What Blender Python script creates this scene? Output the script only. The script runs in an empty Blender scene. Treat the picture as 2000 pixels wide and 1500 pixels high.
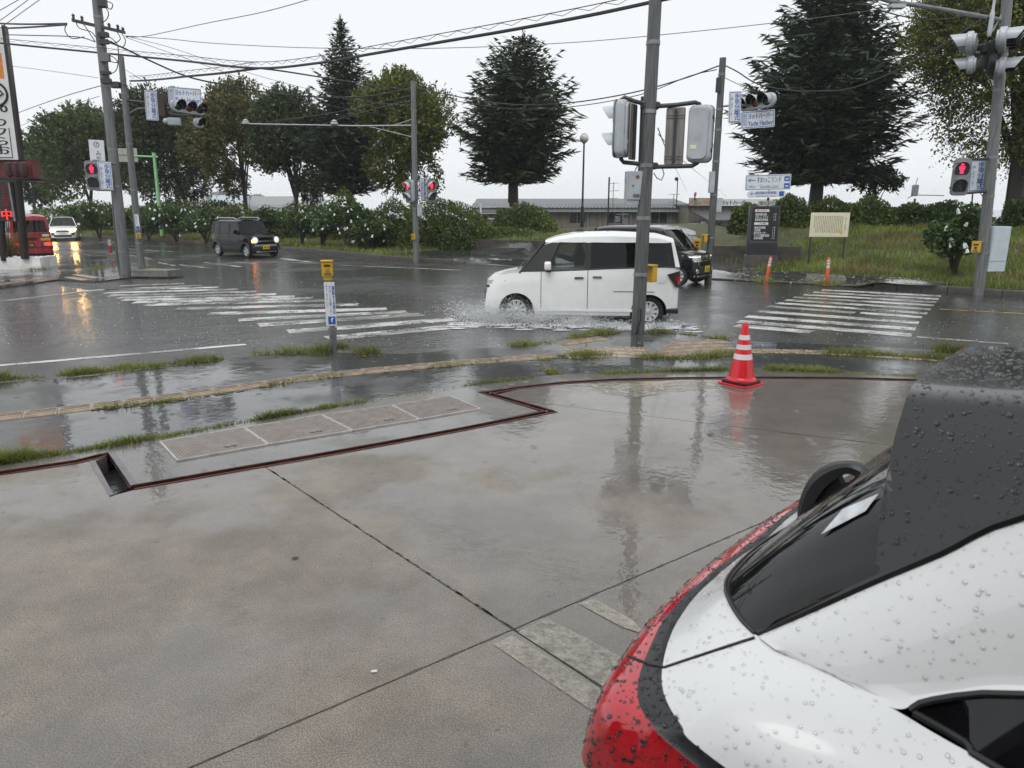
import bpy, bmesh, math, random
import numpy as np
from mathutils import Vector, Matrix

S = bpy.context.scene
COL = S.collection
random.seed(7)
RNG = np.random.default_rng(11)

# ------------------------------------------------------------------ camera
CAM_H = 2.0
PITCH = math.atan(345.0 / 1400.0)
cam_d = bpy.data.cameras.new('camera')
cam_d.sensor_width = 36.0
cam_d.lens = 25.2
cam_d.clip_start = 0.05
cam_d.clip_end = 4000
cam_d.dof.use_dof = True
cam_d.dof.focus_distance = 9.0
cam_d.dof.aperture_fstop = 6.5
cam = bpy.data.objects.new('camera', cam_d)
COL.objects.link(cam)
cam.location = (0, 0, CAM_H)
cam.rotation_euler = (math.pi / 2 - PITCH, 0, 0)
S.camera = cam

# ------------------------------------------------------------------ sky and light (overcast rain)
world = bpy.data.worlds.new('World')
S.world = world
world.use_nodes = True
wn, wl = world.node_tree.nodes, world.node_tree.links
wn.clear()
SUN_EL, SUN_ROT = math.radians(58), math.radians(200)
sky = wn.new('ShaderNodeTexSky'); sky.sky_type = 'NISHITA'; sky.sun_disc = False
sky.sun_elevation = SUN_EL; sky.sun_rotation = SUN_ROT
hsv = wn.new('ShaderNodeHueSaturation'); hsv.inputs['Saturation'].default_value = 0.12
wl.new(sky.outputs[0], hsv.inputs['Color'])
mixw = wn.new('ShaderNodeMix'); mixw.data_type = 'RGBA'
mixw.inputs[0].default_value = 0.93          # a closed layer of rain cloud
wl.new(hsv.outputs[0], mixw.inputs[6])
mixw.inputs[7].default_value = (9.75, 10.1, 10.4, 1)
bg = wn.new('ShaderNodeBackground'); bg.inputs['Strength'].default_value = 0.1
wl.new(mixw.outputs[2], bg.inputs['Color'])
wo = wn.new('ShaderNodeOutputWorld'); wl.new(bg.outputs[0], wo.inputs['Surface'])

sun_d = bpy.data.lights.new('sun', 'SUN'); sun_d.energy = 1.4; sun_d.angle = math.radians(40)
sun_d.color = (1.0, 0.98, 0.95)
sun = bpy.data.objects.new('sun', sun_d); COL.objects.link(sun)
sun.rotation_euler = (math.pi / 2 - SUN_EL, 0, math.pi - SUN_ROT)
sun.location = (0, 0, 30)

S.view_settings.view_transform = 'Standard'
S.view_settings.look = 'None'
S.view_settings.exposure = 0.0
S.view_settings.gamma = 1.0
S.view_settings.use_curve_mapping = False
S.render.engine = 'CYCLES'
S.cycles.use_denoising = True
S.cycles.max_bounces = 6
S.cycles.diffuse_bounces = 2
S.cycles.glossy_bounces = 3
S.cycles.transparent_max_bounces = 12
S.cycles.volume_bounces = 1
S.cycles.sample_clamp_indirect = 6.0
S.cycles.caustics_reflective = False
S.cycles.caustics_refractive = False

# ------------------------------------------------------------------ survey helpers
FPX, SP, CP = 1400.0, math.sin(PITCH), math.cos(PITCH)
ZR = -0.15            # road level; the forecourt is z = 0

def ray(u, v):
    up = -(v - 750.0) / FPX
    return ((u - 1000.0) / FPX, CP + up * SP, -SP + up * CP)

def G(u, v, z=0.0):
    """surveyed point on the level z"""
    d = ray(u, v); t = (z - CAM_H) / d[2]
    return Vector((t * d[0], t * d[1], z))

def AT(u, v, Y):
    """surveyed point in the vertical plane Y metres away"""
    d = ray(u, v); t = Y / d[1]
    return Vector((t * d[0], Y, CAM_H + t * d[2]))

# ------------------------------------------------------------------ mesh helpers
class MB:
    def __init__(self): self.v = []; self.f = []
    def add(self, vs, fs):
        o = len(self.v); self.v += [tuple(p) for p in vs]; self.f += [tuple(i + o for i in f) for f in fs]; return self
    def obox(self, o, a, b, c):
        o, a, b, c = map(Vector, (o, a, b, c))
        p = [o, o + a, o + a + b, o + b, o + c, o + a + c, o + a + b + c, o + b + c]
        return self.add(p, [(0, 3, 2, 1), (4, 5, 6, 7), (0, 1, 5, 4), (1, 2, 6, 5), (2, 3, 7, 6), (3, 0, 4, 7)])
    def box(self, cx, cy, cz, sx, sy, sz):
        return self.obox((cx - sx / 2, cy - sy / 2, cz - sz / 2), (sx, 0, 0), (0, sy, 0), (0, 0, sz))
    def rbox(self, cx, cy, cz, sx, sy, sz, r=0.02, axis='y', n=4):
        """box with rounded corners, the outline in the plane square to axis"""
        pts = []
        a, b = {'y': (sx, sz), 'x': (sy, sz), 'z': (sx, sy)}[axis]
        r = min(r, a / 2 - 1e-4, b / 2 - 1e-4)
        for q, (ux, uz) in enumerate(((1, 1), (-1, 1), (-1, -1), (1, -1))):
            for k in range(n + 1):
                t = math.pi / 2 * (q + k / n)
                pts.append((ux * (a / 2 - r) + r * math.cos(t), uz * (b / 2 - r) + r * math.sin(t)))
        m = len(pts); vs = []
        d = {'y': sy, 'x': sx, 'z': sz}[axis]
        e = min(r * 0.35, d * 0.2)
        for off, sc in ((-d / 2, 1 - e / max(a, b) * 2), (-d / 2 + e, 1), (d / 2 - e, 1), (d / 2, 1 - e / max(a, b) * 2)):
            for (p, q) in pts:
                p2, q2 = p * sc, q * sc
                vs.append({'y': (cx + p2, cy + off, cz + q2), 'x': (cx + off, cy + p2, cz + q2), 'z': (cx + p2, cy + q2, cz + off)}[axis])
        fs = []
        for s in range(3):
            for i in range(m):
                j = (i + 1) % m
                fs.append((s * m + i, s * m + j, (s + 1) * m + j, (s + 1) * m + i))
        fs.append(tuple(range(m))[::-1]); fs.append(tuple(range(3 * m, 4 * m)))
        return self.add(vs, fs)
    def tube(self, pts, r, n=8, caps=True):
        pts = [Vector(p) for p in pts]
        rs = r if isinstance(r, (list, tuple)) else [r] * len(pts)
        vs, fs = [], []
        up = None
        for i, p in enumerate(pts):
            t = (pts[min(i + 1, len(pts) - 1)] - pts[max(i - 1, 0)]).normalized()
            if up is None:
                up = Vector((0, 0, 1)) if abs(t.z) < 0.9 else Vector((0, 1, 0))
            x = up.cross(t)
            if x.length < 1e-4: x = Vector((1, 0, 0)).cross(t)
            x.normalize(); y = t.cross(x); up = y
            for k in range(n):
                a = 2 * math.pi * k / n
                vs.append(p + (x * math.cos(a) + y * math.sin(a)) * rs[i])
        for i in range(len(pts) - 1):
            for k in range(n):
                fs.append((i * n + k, i * n + (k + 1) % n, (i + 1) * n + (k + 1) % n, (i + 1) * n + k))
        if caps:
            fs.append(tuple(range(n))[::-1]); fs.append(tuple((len(pts) - 1) * n + k for k in range(n)))
        return self.add(vs, fs)
    def cyl(self, a, b, r, n=12): return self.tube([a, b], r, n)
    def lathe(self, prof, n=20, o=(0, 0, 0), ax=(0, 0, 1)):
        o, ax = Vector(o), Vector(ax).normalized()
        x = ax.orthogonal().normalized(); y = ax.cross(x)
        vs, fs = [], []
        for (r, h) in prof:
            for k in range(n):
                a = 2 * math.pi * k / n
                vs.append(o + ax * h + (x * math.cos(a) + y * math.sin(a)) * max(r, 1e-4))
        for i in range(len(prof) - 1):
            for k in range(n):
                fs.append((i * n + k, i * n + (k + 1) % n, (i + 1) * n + (k + 1) % n, (i + 1) * n + k))
        fs.append(tuple(range(n))[::-1]); fs.append(tuple((len(prof) - 1) * n + k for k in range(n)))
        return self.add(vs, fs)
    def poly(self, pts): return self.add(pts, [tuple(range(len(pts)))])
    def prism(self, pts, z0, z1):
        n = len(pts)
        vs = [(p[0], p[1], z1) for p in pts] + [(p[0], p[1], z0) for p in pts]
        return self.add(vs, [tuple(range(n)), tuple(range(n, 2 * n))[::-1]] + [(i, i + n, (i + 1) % n + n, (i + 1) % n) for i in range(n)])
    def slab(self, pts, d):
        """polygon of 3D points thickened along d"""
        n = len(pts); d = Vector(d)
        vs = [Vector(p) for p in pts] + [Vector(p) + d for p in pts]
        return self.add(vs, [tuple(range(n))[::-1], tuple(range(n, 2 * n))] + [(i, (i + 1) % n, (i + 1) % n + n, i + n) for i in range(n)])
    def grid(self, rows, flip=False):
        m, n = len(rows), len(rows[0]); fs = []
        for i in range(m - 1):
            for j in range(n - 1):
                f = (i * n + j, i * n + j + 1, (i + 1) * n + j + 1, (i + 1) * n + j)
                fs.append(f[::-1] if flip else f)
        return self.add([p for r in rows for p in r], fs)
    def ball(self, c, r, n=10, sz=1.0):
        prof = [(r * math.sin(math.pi * i / n), -r * sz * math.cos(math.pi * i / n)) for i in range(n + 1)]
        return self.lathe(prof, n * 2, c)
    def mesh(self, name, mat=None, smooth=True, angle=35):
        me = bpy.data.meshes.new(name)
        me.from_pydata(self.v, [], self.f)
        bm = bmesh.new(); bm.from_mesh(me)
        bmesh.ops.recalc_face_normals(bm, faces=bm.faces)
        bm.to_mesh(me); bm.free()
        if smooth:
            me.polygons.foreach_set('use_smooth', [True] * len(me.polygons))
            me.set_sharp_from_angle(angle=math.radians(angle))
        if mat: me.materials.append(mat)
        return me
    def build(self, name, mat, parent=None, smooth=True, angle=35):
        return link(name, self.mesh(name, mat, smooth, angle), parent)

def link(name, me, parent=None, loc=None, rz=None):
    o = bpy.data.objects.new(name, me); COL.objects.link(o)
    if parent is not None: o.parent = parent
    if loc is not None: o.location = loc
    if rz is not None: o.rotation_euler = (0, 0, rz)
    return o

def tag(o, label=None, cat=None, group=None, kind=None):
    if label: o['label'] = label
    if cat: o['category'] = cat
    if group: o['group'] = group
    if kind: o['kind'] = kind
    return o

def thing(name, label, cat, loc=(0, 0, 0), rz=0.0, group=None):
    o = bpy.data.objects.new(name, None); COL.objects.link(o)
    o.empty_display_size = 0.2
    o.location = loc; o.rotation_euler = (0, 0, rz)
    return tag(o, label, cat, group)

def copy_tree(o, parent=None):
    c = o.copy(); COL.objects.link(c)
    if parent is not None: c.parent = parent
    for ch in list(o.children): copy_tree(ch, c)
    return c

def raw_mesh(name, v, quads, mat, smooth=False):
    """v (n,3) and quads (m,4) as arrays"""
    me = bpy.data.meshes.new(name)
    k = quads.shape[1]
    me.vertices.add(len(v)); me.vertices.foreach_set('co', np.asarray(v, np.float32).ravel())
    me.loops.add(quads.size); me.loops.foreach_set('vertex_index', np.asarray(quads, np.int32).ravel())
    me.polygons.add(len(quads))
    me.polygons.foreach_set('loop_start', np.arange(0, quads.size, k, dtype=np.int32))
    me.update(calc_edges=True)
    if smooth: me.polygons.foreach_set('use_smooth', [True] * len(quads))
    me.materials.append(mat)
    return me

# ------------------------------------------------------------------ materials
MATS = {}
def nodes_of(m):
    m.use_nodes = True; nt = m.node_tree
    return nt, nt.nodes, nt.links, nt.nodes['Principled BSDF']

def mat(name, col, rough=0.5, metal=0.0, var=0.12, scale=6.0, bump=0.0, bscale=60.0, coat=0.0, emit=None, es=0.0, spec=0.5, var2=None, stretch=None):
    """principled with noise wear in colour and roughness"""
    if name in MATS: return MATS[name]
    m = bpy.data.materials.new(name); nt, N, Lk, B = nodes_of(m)
    B.inputs['Roughness'].default_value = rough
    B.inputs['Metallic'].default_value = metal
    B.inputs['Specular IOR Level'].default_value = spec
    B.inputs['Coat Weight'].default_value = coat
    B.inputs['Coat Roughness'].default_value = 0.04
    tc = N.new('ShaderNodeTexCoord')
    vec = tc.outputs['Object']
    if stretch:
        mp = N.new('ShaderNodeMapping'); mp.inputs['Scale'].default_value = stretch
        Lk.new(vec, mp.inputs['Vector']); vec = mp.outputs['Vector']
    nz = N.new('ShaderNodeTexNoise'); nz.inputs['Scale'].default_value = scale; nz.inputs['Detail'].default_value = 6
    Lk.new(vec, nz.inputs['Vector'])
    mx = N.new('ShaderNodeMix'); mx.data_type = 'RGBA'
    mp2 = N.new('ShaderNodeMapRange'); mp2.inputs[1].default_value = 0.3; mp2.inputs[2].default_value = 0.7
    Lk.new(nz.outputs['Fac'], mp2.inputs[0]); Lk.new(mp2.outputs[0], mx.inputs[0])
    a = [max(0, c * (1 - var)) for c in col]; b = var2 if var2 else [min(1, c * (1 + var)) for c in col]
    mx.inputs[6].default_value = (*a, 1); mx.inputs[7].default_value = (*b, 1)
    Lk.new(mx.outputs[2], B.inputs['Base Color'])
    rr = N.new('ShaderNodeMapRange'); rr.inputs[1].default_value = 0.3; rr.inputs[2].default_value = 0.7
    rr.inputs[3].default_value = max(0.02, rough * 0.8); rr.inputs[4].default_value = min(1, rough * 1.2)
    Lk.new(nz.outputs['Fac'], rr.inputs[0]); Lk.new(rr.outputs[0], B.inputs['Roughness'])
    if bump:
        bz = N.new('ShaderNodeTexNoise'); bz.inputs['Scale'].default_value = bscale; bz.inputs['Detail'].default_value = 4
        Lk.new(vec, bz.inputs['Vector'])
        bp = N.new('ShaderNodeBump'); bp.inputs['Strength'].default_value = bump; bp.inputs['Distance'].default_value = 0.02
        Lk.new(bz.outputs['Fac'], bp.inputs['Height']); Lk.new(bp.outputs[0], B.inputs['Normal'])
    if emit:
        B.inputs['Emission Color'].default_value = (*emit, 1); B.inputs['Emission Strength'].default_value = es
    MATS[name] = m
    return m

def leaf_mat(name, ca, cb, rough=0.45, trans=0.25):
    """leaf colour varies from leaf to leaf"""
    m = bpy.data.materials.new(name); nt, N, Lk, B = nodes_of(m)
    gi = N.new('ShaderNodeNewGeometry')
    mx = N.new('ShaderNodeMix'); mx.data_type = 'RGBA'
    Lk.new(gi.outputs['Random Per Island'], mx.inputs[0])
    mx.inputs[6].default_value = (*ca, 1); mx.inputs[7].default_value = (*cb, 1)
    tc = N.new('ShaderNodeTexCoord'); nz = N.new('ShaderNodeTexNoise'); nz.inputs['Scale'].default_value = 0.7
    Lk.new(tc.outputs['Object'], nz.inputs['Vector'])
    br = N.new('ShaderNodeMapRange'); br.inputs[1].default_value = 0.35; br.inputs[2].default_value = 0.65
    br.inputs[3].default_value = 0.7; br.inputs[4].default_value = 1.3
    Lk.new(nz.outputs['Fac'], br.inputs[0])
    vm = N.new('ShaderNodeVectorMath'); vm.operation = 'SCALE'
    Lk.new(mx.outputs[2], vm.inputs[0]); Lk.new(br.outputs[0], vm.inputs['Scale'])
    Lk.new(vm.outputs[0], B.inputs['Base Color'])
    B.inputs['Roughness'].default_value = rough; B.inputs['Specular IOR Level'].default_value = 0.35
    tr = N.new('ShaderNodeBsdfTranslucent'); Lk.new(vm.outputs[0], tr.inputs['Color'])
    ms = N.new('ShaderNodeMixShader'); ms.inputs[0].default_value = trans
    Lk.new(B.outputs[0], ms.inputs[1]); Lk.new(tr.outputs[0], ms.inputs[2])
    Lk.new(ms.outputs[0], N['Material Output'].inputs['Surface'])
    MATS[name] = m; return m

def glass_mat(name, tint, rough=0.02, clear=0.5):
    """car glass: see-through with a mirror of the sky on it"""
    m = bpy.data.materials.new(name); nt, N, Lk, B = nodes_of(m)
    B.inputs['Base Color'].default_value = (*tint, 1); B.inputs['Roughness'].default_value = 0.5; B.inputs['Specular IOR Level'].default_value = 0.0
    tr = N.new('ShaderNodeBsdfTransparent'); tr.inputs['Color'].default_value = (0.62, 0.68, 0.66, 1)
    ms = N.new('ShaderNodeMixShader')
    tc = N.new('ShaderNodeTexCoord'); nz = N.new('ShaderNodeTexNoise'); nz.inputs['Scale'].default_value = 25
    Lk.new(tc.outputs['Object'], nz.inputs['Vector'])
    mr = N.new('ShaderNodeMapRange'); mr.inputs[3].default_value = clear - 0.04; mr.inputs[4].default_value = clear + 0.04
    Lk.new(nz.outputs['Fac'], mr.inputs[0]); Lk.new(mr.outputs[0], ms.inputs[0])
    gl = N.new('ShaderNodeBsdfGlossy'); gl.inputs['Roughness'].default_value = rough
    fr = N.new('ShaderNodeLayerWeight'); fr.inputs['Blend'].default_value = 0.5
    pw = N.new('ShaderNodeMath'); pw.operation = 'POWER'; pw.inputs[1].default_value = 4.0; Lk.new(fr.outputs['Facing'], pw.inputs[0])
    ad = N.new('ShaderNodeMath'); ad.operation = 'MULTIPLY_ADD'; ad.inputs[1].default_value = 0.9; ad.inputs[2].default_value = 0.03; Lk.new(pw.outputs[0], ad.inputs[0])
    m2 = N.new('ShaderNodeMixShader')
    Lk.new(B.outputs[0], ms.inputs[1]); Lk.new(tr.outputs[0], ms.inputs[2])
    Lk.new(ad.outputs[0], m2.inputs[0]); Lk.new(ms.outputs[0], m2.inputs[1]); Lk.new(gl.outputs[0], m2.inputs[2])
    Lk.new(m2.outputs[0], N['Material Output'].inputs['Surface'])
    MATS[name] = m; return m

def wet_mat(name, ca, cb, r_dry, r_wet, scale, thresh, soft, grain, ripple, rscale, cell=0.0, cstrength=0.4, spec=0.5, blotch=None, drops=None, worn=None, speck=0.0, dry_coat=0.55, wet_dark=0.35, pond=None):
    """rain-wet ground: film of water in patches, ripples, drop rings, grain"""
    m = bpy.data.materials.new(name); nt, N, Lk, B = nodes_of(m)
    tc = N.new('ShaderNodeTexCoord'); vec = tc.outputs['Object']
    def noise(sc, det=5, rough=0.55, v=vec):
        n = N.new('ShaderNodeTexNoise'); n.inputs['Scale'].default_value = sc; n.inputs['Detail'].default_value = det
        n.inputs['Roughness'].default_value = rough; Lk.new(v, n.inputs['Vector']); return n.outputs['Fac']
    def remap(x, a, b, c, d):
        n = N.new('ShaderNodeMapRange'); n.interpolation_type = 'SMOOTHSTEP'
        for i, q in enumerate((a, b, c, d)): n.inputs[i + 1].default_value = q
        Lk.new(x, n.inputs[0]); return n.outputs[0]
    def math_(op, a, b):
        n = N.new('ShaderNodeMath'); n.operation = op
        for i, q in enumerate((a, b)):
            if isinstance(q, (int, float)): n.inputs[i].default_value = q
            else: Lk.new(q, n.inputs[i])
        return n.outputs[0]
    wn_ = noise(scale, 6, 0.6)
    if pond:                                    # the slab falls towards a low spot where water stands
        sx = N.new('ShaderNodeSeparateXYZ'); Lk.new(vec, sx.inputs[0])
        wn_ = math_('ADD', wn_, math_('ADD', math_('MULTIPLY', remap(sx.outputs[0], pond[0], pond[1], 0, 1), pond[4]), math_('MULTIPLY', remap(sx.outputs[1], pond[2], pond[3], 0, 1), pond[5])))
    wet = remap(wn_, thresh - soft, thresh + soft, 0, 1)
    mx = N.new('ShaderNodeMix'); mx.data_type = 'RGBA'
    mx.inputs[6].default_value = (*ca, 1); mx.inputs[7].default_value = (*cb, 1)
    tone = math_('ADD', math_('MULTIPLY', noise(1.3, 10, 0.72), 0.6), math_('ADD', math_('MULTIPLY', noise(grain, 3, 0.7), 0.22), math_('MULTIPLY', noise(grain * 0.35, 3, 0.8), 0.18)))
    Lk.new(remap(tone, 0.36, 0.64, 0, 1), mx.inputs[0])
    out = mx.outputs[2]
    dk = N.new('ShaderNodeMix'); dk.data_type = 'RGBA'; dk.blend_type = 'MULTIPLY'
    Lk.new(math_('MULTIPLY', wet, wet_dark), dk.inputs[0]); Lk.new(out, dk.inputs[6]); dk.inputs[7].default_value = (0.42, 0.42, 0.43, 1)
    out = dk.outputs[2]
    if blotch:
        b2 = N.new('ShaderNodeMix'); b2.data_type = 'RGBA'
        Lk.new(remap(noise(blotch[0], 7, 0.7), 0.52, 0.66, 0, blotch[2]), b2.inputs[0])
        Lk.new(out, b2.inputs[6]); b2.inputs[7].default_value = (*blotch[1], 1); out = b2.outputs[2]
    if speck:
        vm = N.new('ShaderNodeVectorMath'); vm.operation = 'SCALE'; Lk.new(out, vm.inputs[0])
        sp1 = remap(noise(grain * 0.9, 2, 0.85), 0.36, 0.64, 1 - speck, 1 + speck); pit = remap(noise(13, 4, 0.6), 0.66, 0.73, 1.0, 0.62)
        Lk.new(math_('MULTIPLY', sp1, pit), vm.inputs['Scale']); out = vm.outputs[0]
    Lk.new(out, B.inputs['Base Color'])
    B.inputs['Roughness'].default_value = max(0.45, r_dry)
    B.inputs['Specular IOR Level'].default_value = 0.25
    B.inputs['Coat IOR'].default_value = 1.58
    Lk.new(remap(wet, 0, 1, dry_coat, 1.0), B.inputs['Coat Weight'])
    Lk.new(remap(wet, 0, 1, r_dry, r_wet), B.inputs['Coat Roughness'])
    # relief: grain where dry, water ripple where wet, rings where drops land
    h = math_('MULTIPLY', noise(grain, 3, 0.7), math_('SUBTRACT', 1.0, math_('MULTIPLY', wet, 0.5)))
    bp = N.new('ShaderNodeBump'); bp.inputs['Strength'].default_value = cstrength; bp.inputs['Distance'].default_value = 0.004
    Lk.new(h, bp.inputs['Height'])
    bp2 = N.new('ShaderNodeBump'); bp2.inputs['Strength'].default_value = 1.0; bp2.inputs['Distance'].default_value = ripple
    rip = math_('ADD', noise(rscale, 2, 0.5), math_('MULTIPLY', noise(rscale * 3.1, 2, 0.5), 0.35))
    if drops:
        vo = N.new('ShaderNodeTexVoronoi'); vo.inputs['Scale'].default_value = drops; vo.inputs['Randomness'].default_value = 1.0
        Lk.new(vec, vo.inputs['Vector'])
        ring = math_('MULTIPLY', math_('SINE', math_('MULTIPLY', vo.outputs['Distance'], 55.0), 0.0), remap(vo.outputs['Distance'], 0.05, 0.28, 0.5, 0))
        cs = N.new('ShaderNodeSeparateColor'); Lk.new(vo.outputs['Color'], cs.inputs[0])
        ring = math_('MULTIPLY', ring, remap(cs.outputs[0], 0.55, 0.75, 0, 1))
        rip = math_('ADD', rip, math_('MULTIPLY', ring, 1.2))
    Lk.new(math_('MULTIPLY', rip, math_('ADD', math_('MULTIPLY', wet, 0.85), 0.15)), bp2.inputs['Height'])
    Lk.new(bp.outputs[0], B.inputs['Normal']); Lk.new(bp2.outputs[0], B.inputs['Coat Normal'])
    if worn:
        tr = N.new('ShaderNodeBsdfTransparent'); ms = N.new('ShaderNodeMixShader')
        Lk.new(remap(math_('ADD', math_('MULTIPLY', noise(worn[0], 6, 0.75), 0.6), math_('MULTIPLY', noise(worn[0] * 9, 3, 0.7), 0.4)), worn[1] - worn[3], worn[1] + worn[3], 0, worn[2]), ms.inputs[0])
        Lk.new(B.outputs[0], ms.inputs[1]); Lk.new(tr.outputs[0], ms.inputs[2]); Lk.new(ms.outputs[0], N['Material Output'].inputs['Surface'])
    MATS[name] = m; return m

concrete = wet_mat('wet_concrete', (0.155, 0.135, 0.113), (0.285, 0.252, 0.214), 0.34, 0.025, 0.42, 0.50, 0.07, 170, 0.0018, 8, drops=4.5, cstrength=0.8, blotch=(0.9, (0.135, 0.119, 0.10), 0.45), speck=0.5, dry_coat=0.18, wet_dark=0.66, pond=(-1.5, 2.5, 3.0, 6.5, 0.07, 0.06))
concrete_strip = wet_mat('wet_concrete_strip', (0.10, 0.093, 0.085), (0.17, 0.157, 0.143), 0.30, 0.04, 0.6, 0.45, 0.1, 150, 0.002, 9, drops=5, speck=0.25)
sidewalk_mat = wet_mat('wet_sidewalk_asphalt', (0.022, 0.023, 0.025), (0.05, 0.05, 0.052), 0.24, 0.04, 0.55, 0.42, 0.12, 220, 0.0022, 6, drops=5, cstrength=0.5, speck=0.3)
road_mat = wet_mat('wet_road_asphalt', (0.024, 0.024, 0.026), (0.055, 0.054, 0.054), 0.32, 0.11, 0.16, 0.46, 0.14, 90, 0.013, 9, drops=6, cstrength=0.9, speck=0.3)
paint_white = wet_mat('worn_road_paint', (0.50, 0.50, 0.48), (0.74, 0.73, 0.70), 0.4, 0.12, 0.8, 0.5, 0.1, 60, 0.005, 10, blotch=(3.0, (0.2, 0.2, 0.2), 0.5), worn=(2.2, 0.54, 0.85, 0.04))
paint_faded = wet_mat('faded_lot_paint', (0.25, 0.232, 0.192), (0.36, 0.335, 0.28), 0.45, 0.1, 0.5, 0.55, 0.1, 90, 0.002, 10, worn=(2.4, 0.56, 1.0, 0.16), speck=0.2)
paint_orange = mat('orange_lane_paint', (0.45, 0.22, 0.06), 0.3, var=0.3, scale=4)
tactile_mat = mat('tactile_tile_yellow', (0.32, 0.25, 0.19), 0.28, var=0.45, scale=3.5, bump=0.2, bscale=90)
rust = mat('rusted_wet_steel', (0.085, 0.024, 0.018), 0.22, metal=0.3, var=0.5, scale=9, bump=0.3, bscale=80)
steel_plate = mat('wet_steel_plate', (0.16, 0.14, 0.15), 0.16, metal=0.5, var=0.3, scale=6)
drain_dark = mat('drain_dark', (0.014, 0.013, 0.012), 0.1, var=0.4)
grating_mat = mat('grating_brown_steel', (0.27, 0.24, 0.22), 0.35, metal=0.0, var=0.2, scale=9, bump=0.5, bscale=40)
grating_edge = mat('galvanised_edge', (0.52, 0.50, 0.48), 0.3, metal=0.4, var=0.2)
kerb_mat = mat('kerb_concrete', (0.17, 0.16, 0.145), 0.4, var=0.3, scale=4, bump=0.3)
kerb_dark = mat('kerb_dark_stone', (0.075, 0.068, 0.06), 0.4, var=0.4, scale=3, bump=0.3)
soil = mat('verge_soil', (0.05, 0.072, 0.022), 0.8, var=0.5, scale=1.2, bump=0.6, bscale=12, var2=(0.10, 0.10, 0.04))
pole_concrete = mat('wet_pole_concrete', (0.15, 0.155, 0.155), 0.42, var=0.35, scale=5, bump=0.25, bscale=60, stretch=(6, 6, 0.35))
pole_dark = mat('stained_pole_concrete', (0.085, 0.09, 0.09), 0.36, var=0.45, scale=5, bump=0.25, bscale=60, stretch=(6, 6, 0.35))
galv = mat('galvanised_steel', (0.22, 0.225, 0.23), 0.38, metal=0.5, var=0.25)
signal_grey = mat('signal_grey_paint', (0.40, 0.43, 0.46), 0.3, var=0.12, scale=4, coat=0.3)
signal_pale = mat('signal_pale_paint', (0.50, 0.56, 0.60), 0.32, var=0.08)
dark_metal = mat('dark_bracket_metal', (0.045, 0.047, 0.05), 0.4, metal=0.3, var=0.3)
black_plastic = mat('black_plastic', (0.014, 0.014, 0.015), 0.35, var=0.3)
rubber = mat('tyre_rubber', (0.015, 0.015, 0.016), 0.45, var=0.3, bump=0.2)
sign_white = mat('sign_white', (0.70, 0.72, 0.74), 0.3, var=0.05)
sign_cream = mat('sign_cream', (0.74, 0.70, 0.52), 0.35, var=0.05)
sign_blue = mat('sign_blue', (0.03, 0.11, 0.40), 0.3, var=0.1)
sign_black = mat('sign_black', (0.012, 0.011, 0.011), 0.25, var=0.2)
ink_black = mat('ink_black', (0.01, 0.01, 0.011), 0.4, var=0.1)
ink_brown = mat('ink_brown', (0.16, 0.13, 0.08), 0.5, var=0.1)
sign_orange = mat('sign_orange', (0.75, 0.24, 0.03), 0.35, var=0.1)
plate_back = mat('sign_back_aluminium', (0.20, 0.19, 0.175), 0.42, metal=0.35, var=0.3, scale=3, stretch=(8, 8, 0.6))
yellow = mat('button_yellow', (0.62, 0.36, 0.02), 0.32, var=0.12)
plate_yellow = mat('plate_yellow', (0.72, 0.50, 0.03), 0.35, var=0.08)
red_plastic = mat('cone_red', (0.62, 0.012, 0.022), 0.28, var=0.12, coat=0.2)
orange_plastic = mat('delineator_orange', (0.72, 0.10, 0.02), 0.35, var=0.15)
reflect_tape = mat('reflective_tape', (0.62, 0.63, 0.63), 0.3, var=0.1)
cable_mat = mat('cable_black', (0.018, 0.019, 0.02), 0.5, var=0.2)
wire_grey = mat('wire_grey', (0.10, 0.105, 0.11), 0.5, var=0.2)
red_glow = mat('signal_red_glow', (0.6, 0.01, 0.02), 0.3, emit=(1.0, 0.012, 0.05), es=3.5, var=0.05)
red_lens = mat('signal_lens_dark', (0.02, 0.008, 0.009), 0.2, var=0.2)
lens_dark = mat('signal_lens_off', (0.018, 0.02, 0.019), 0.15, var=0.3)
lens_amber = mat('signal_lens_amber', (0.10, 0.035, 0.012), 0.15, var=0.3)
led_red = mat('led_red_glow', (0.4, 0.01, 0.01), 0.4, emit=(1.0, 0.03, 0.03), es=1.5, var=0.05)
led_dim = mat('led_red_dim', (0.07, 0.008, 0.012), 0.4, emit=(1.0, 0.03, 0.04), es=0.05, var=0.05)
lamp_warm = mat('headlamp_glow', (0.9, 0.85, 0.7), 0.2, emit=(1.0, 0.54, 0.15), es=110.0, var=0.02)
lamp_white = mat('headlamp_white_glow', (0.9, 0.9, 0.85), 0.2, emit=(1.0, 0.93, 0.78), es=0.6, var=0.02)
lamp_amber = mat('indicator_glow', (0.9, 0.35, 0.02), 0.2, emit=(1.0, 0.23, 0.02), es=16.0, var=0.02)
lamp_red = mat('tail_lamp_glow', (0.7, 0.02, 0.02), 0.2, emit=(1.0, 0.03, 0.02), es=2.5, var=0.05)
lamp_clear = mat('lamp_clear', (0.48, 0.50, 0.52), 0.08, metal=0.5, var=0.3, scale=20)
lamp_red_off = mat('lamp_red_off', (0.30, 0.008, 0.012), 0.1, var=0.2, coat=0.5)
chrome = mat('chrome', (0.60, 0.60, 0.61), 0.12, metal=1.0, var=0.1)
rim_mat = mat('alloy_rim', (0.52, 0.53, 0.54), 0.35, metal=0.1, var=0.2)
car_white = mat('car_paint_white', (0.82, 0.83, 0.82), 0.22, var=0.03, coat=0.6)
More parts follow.
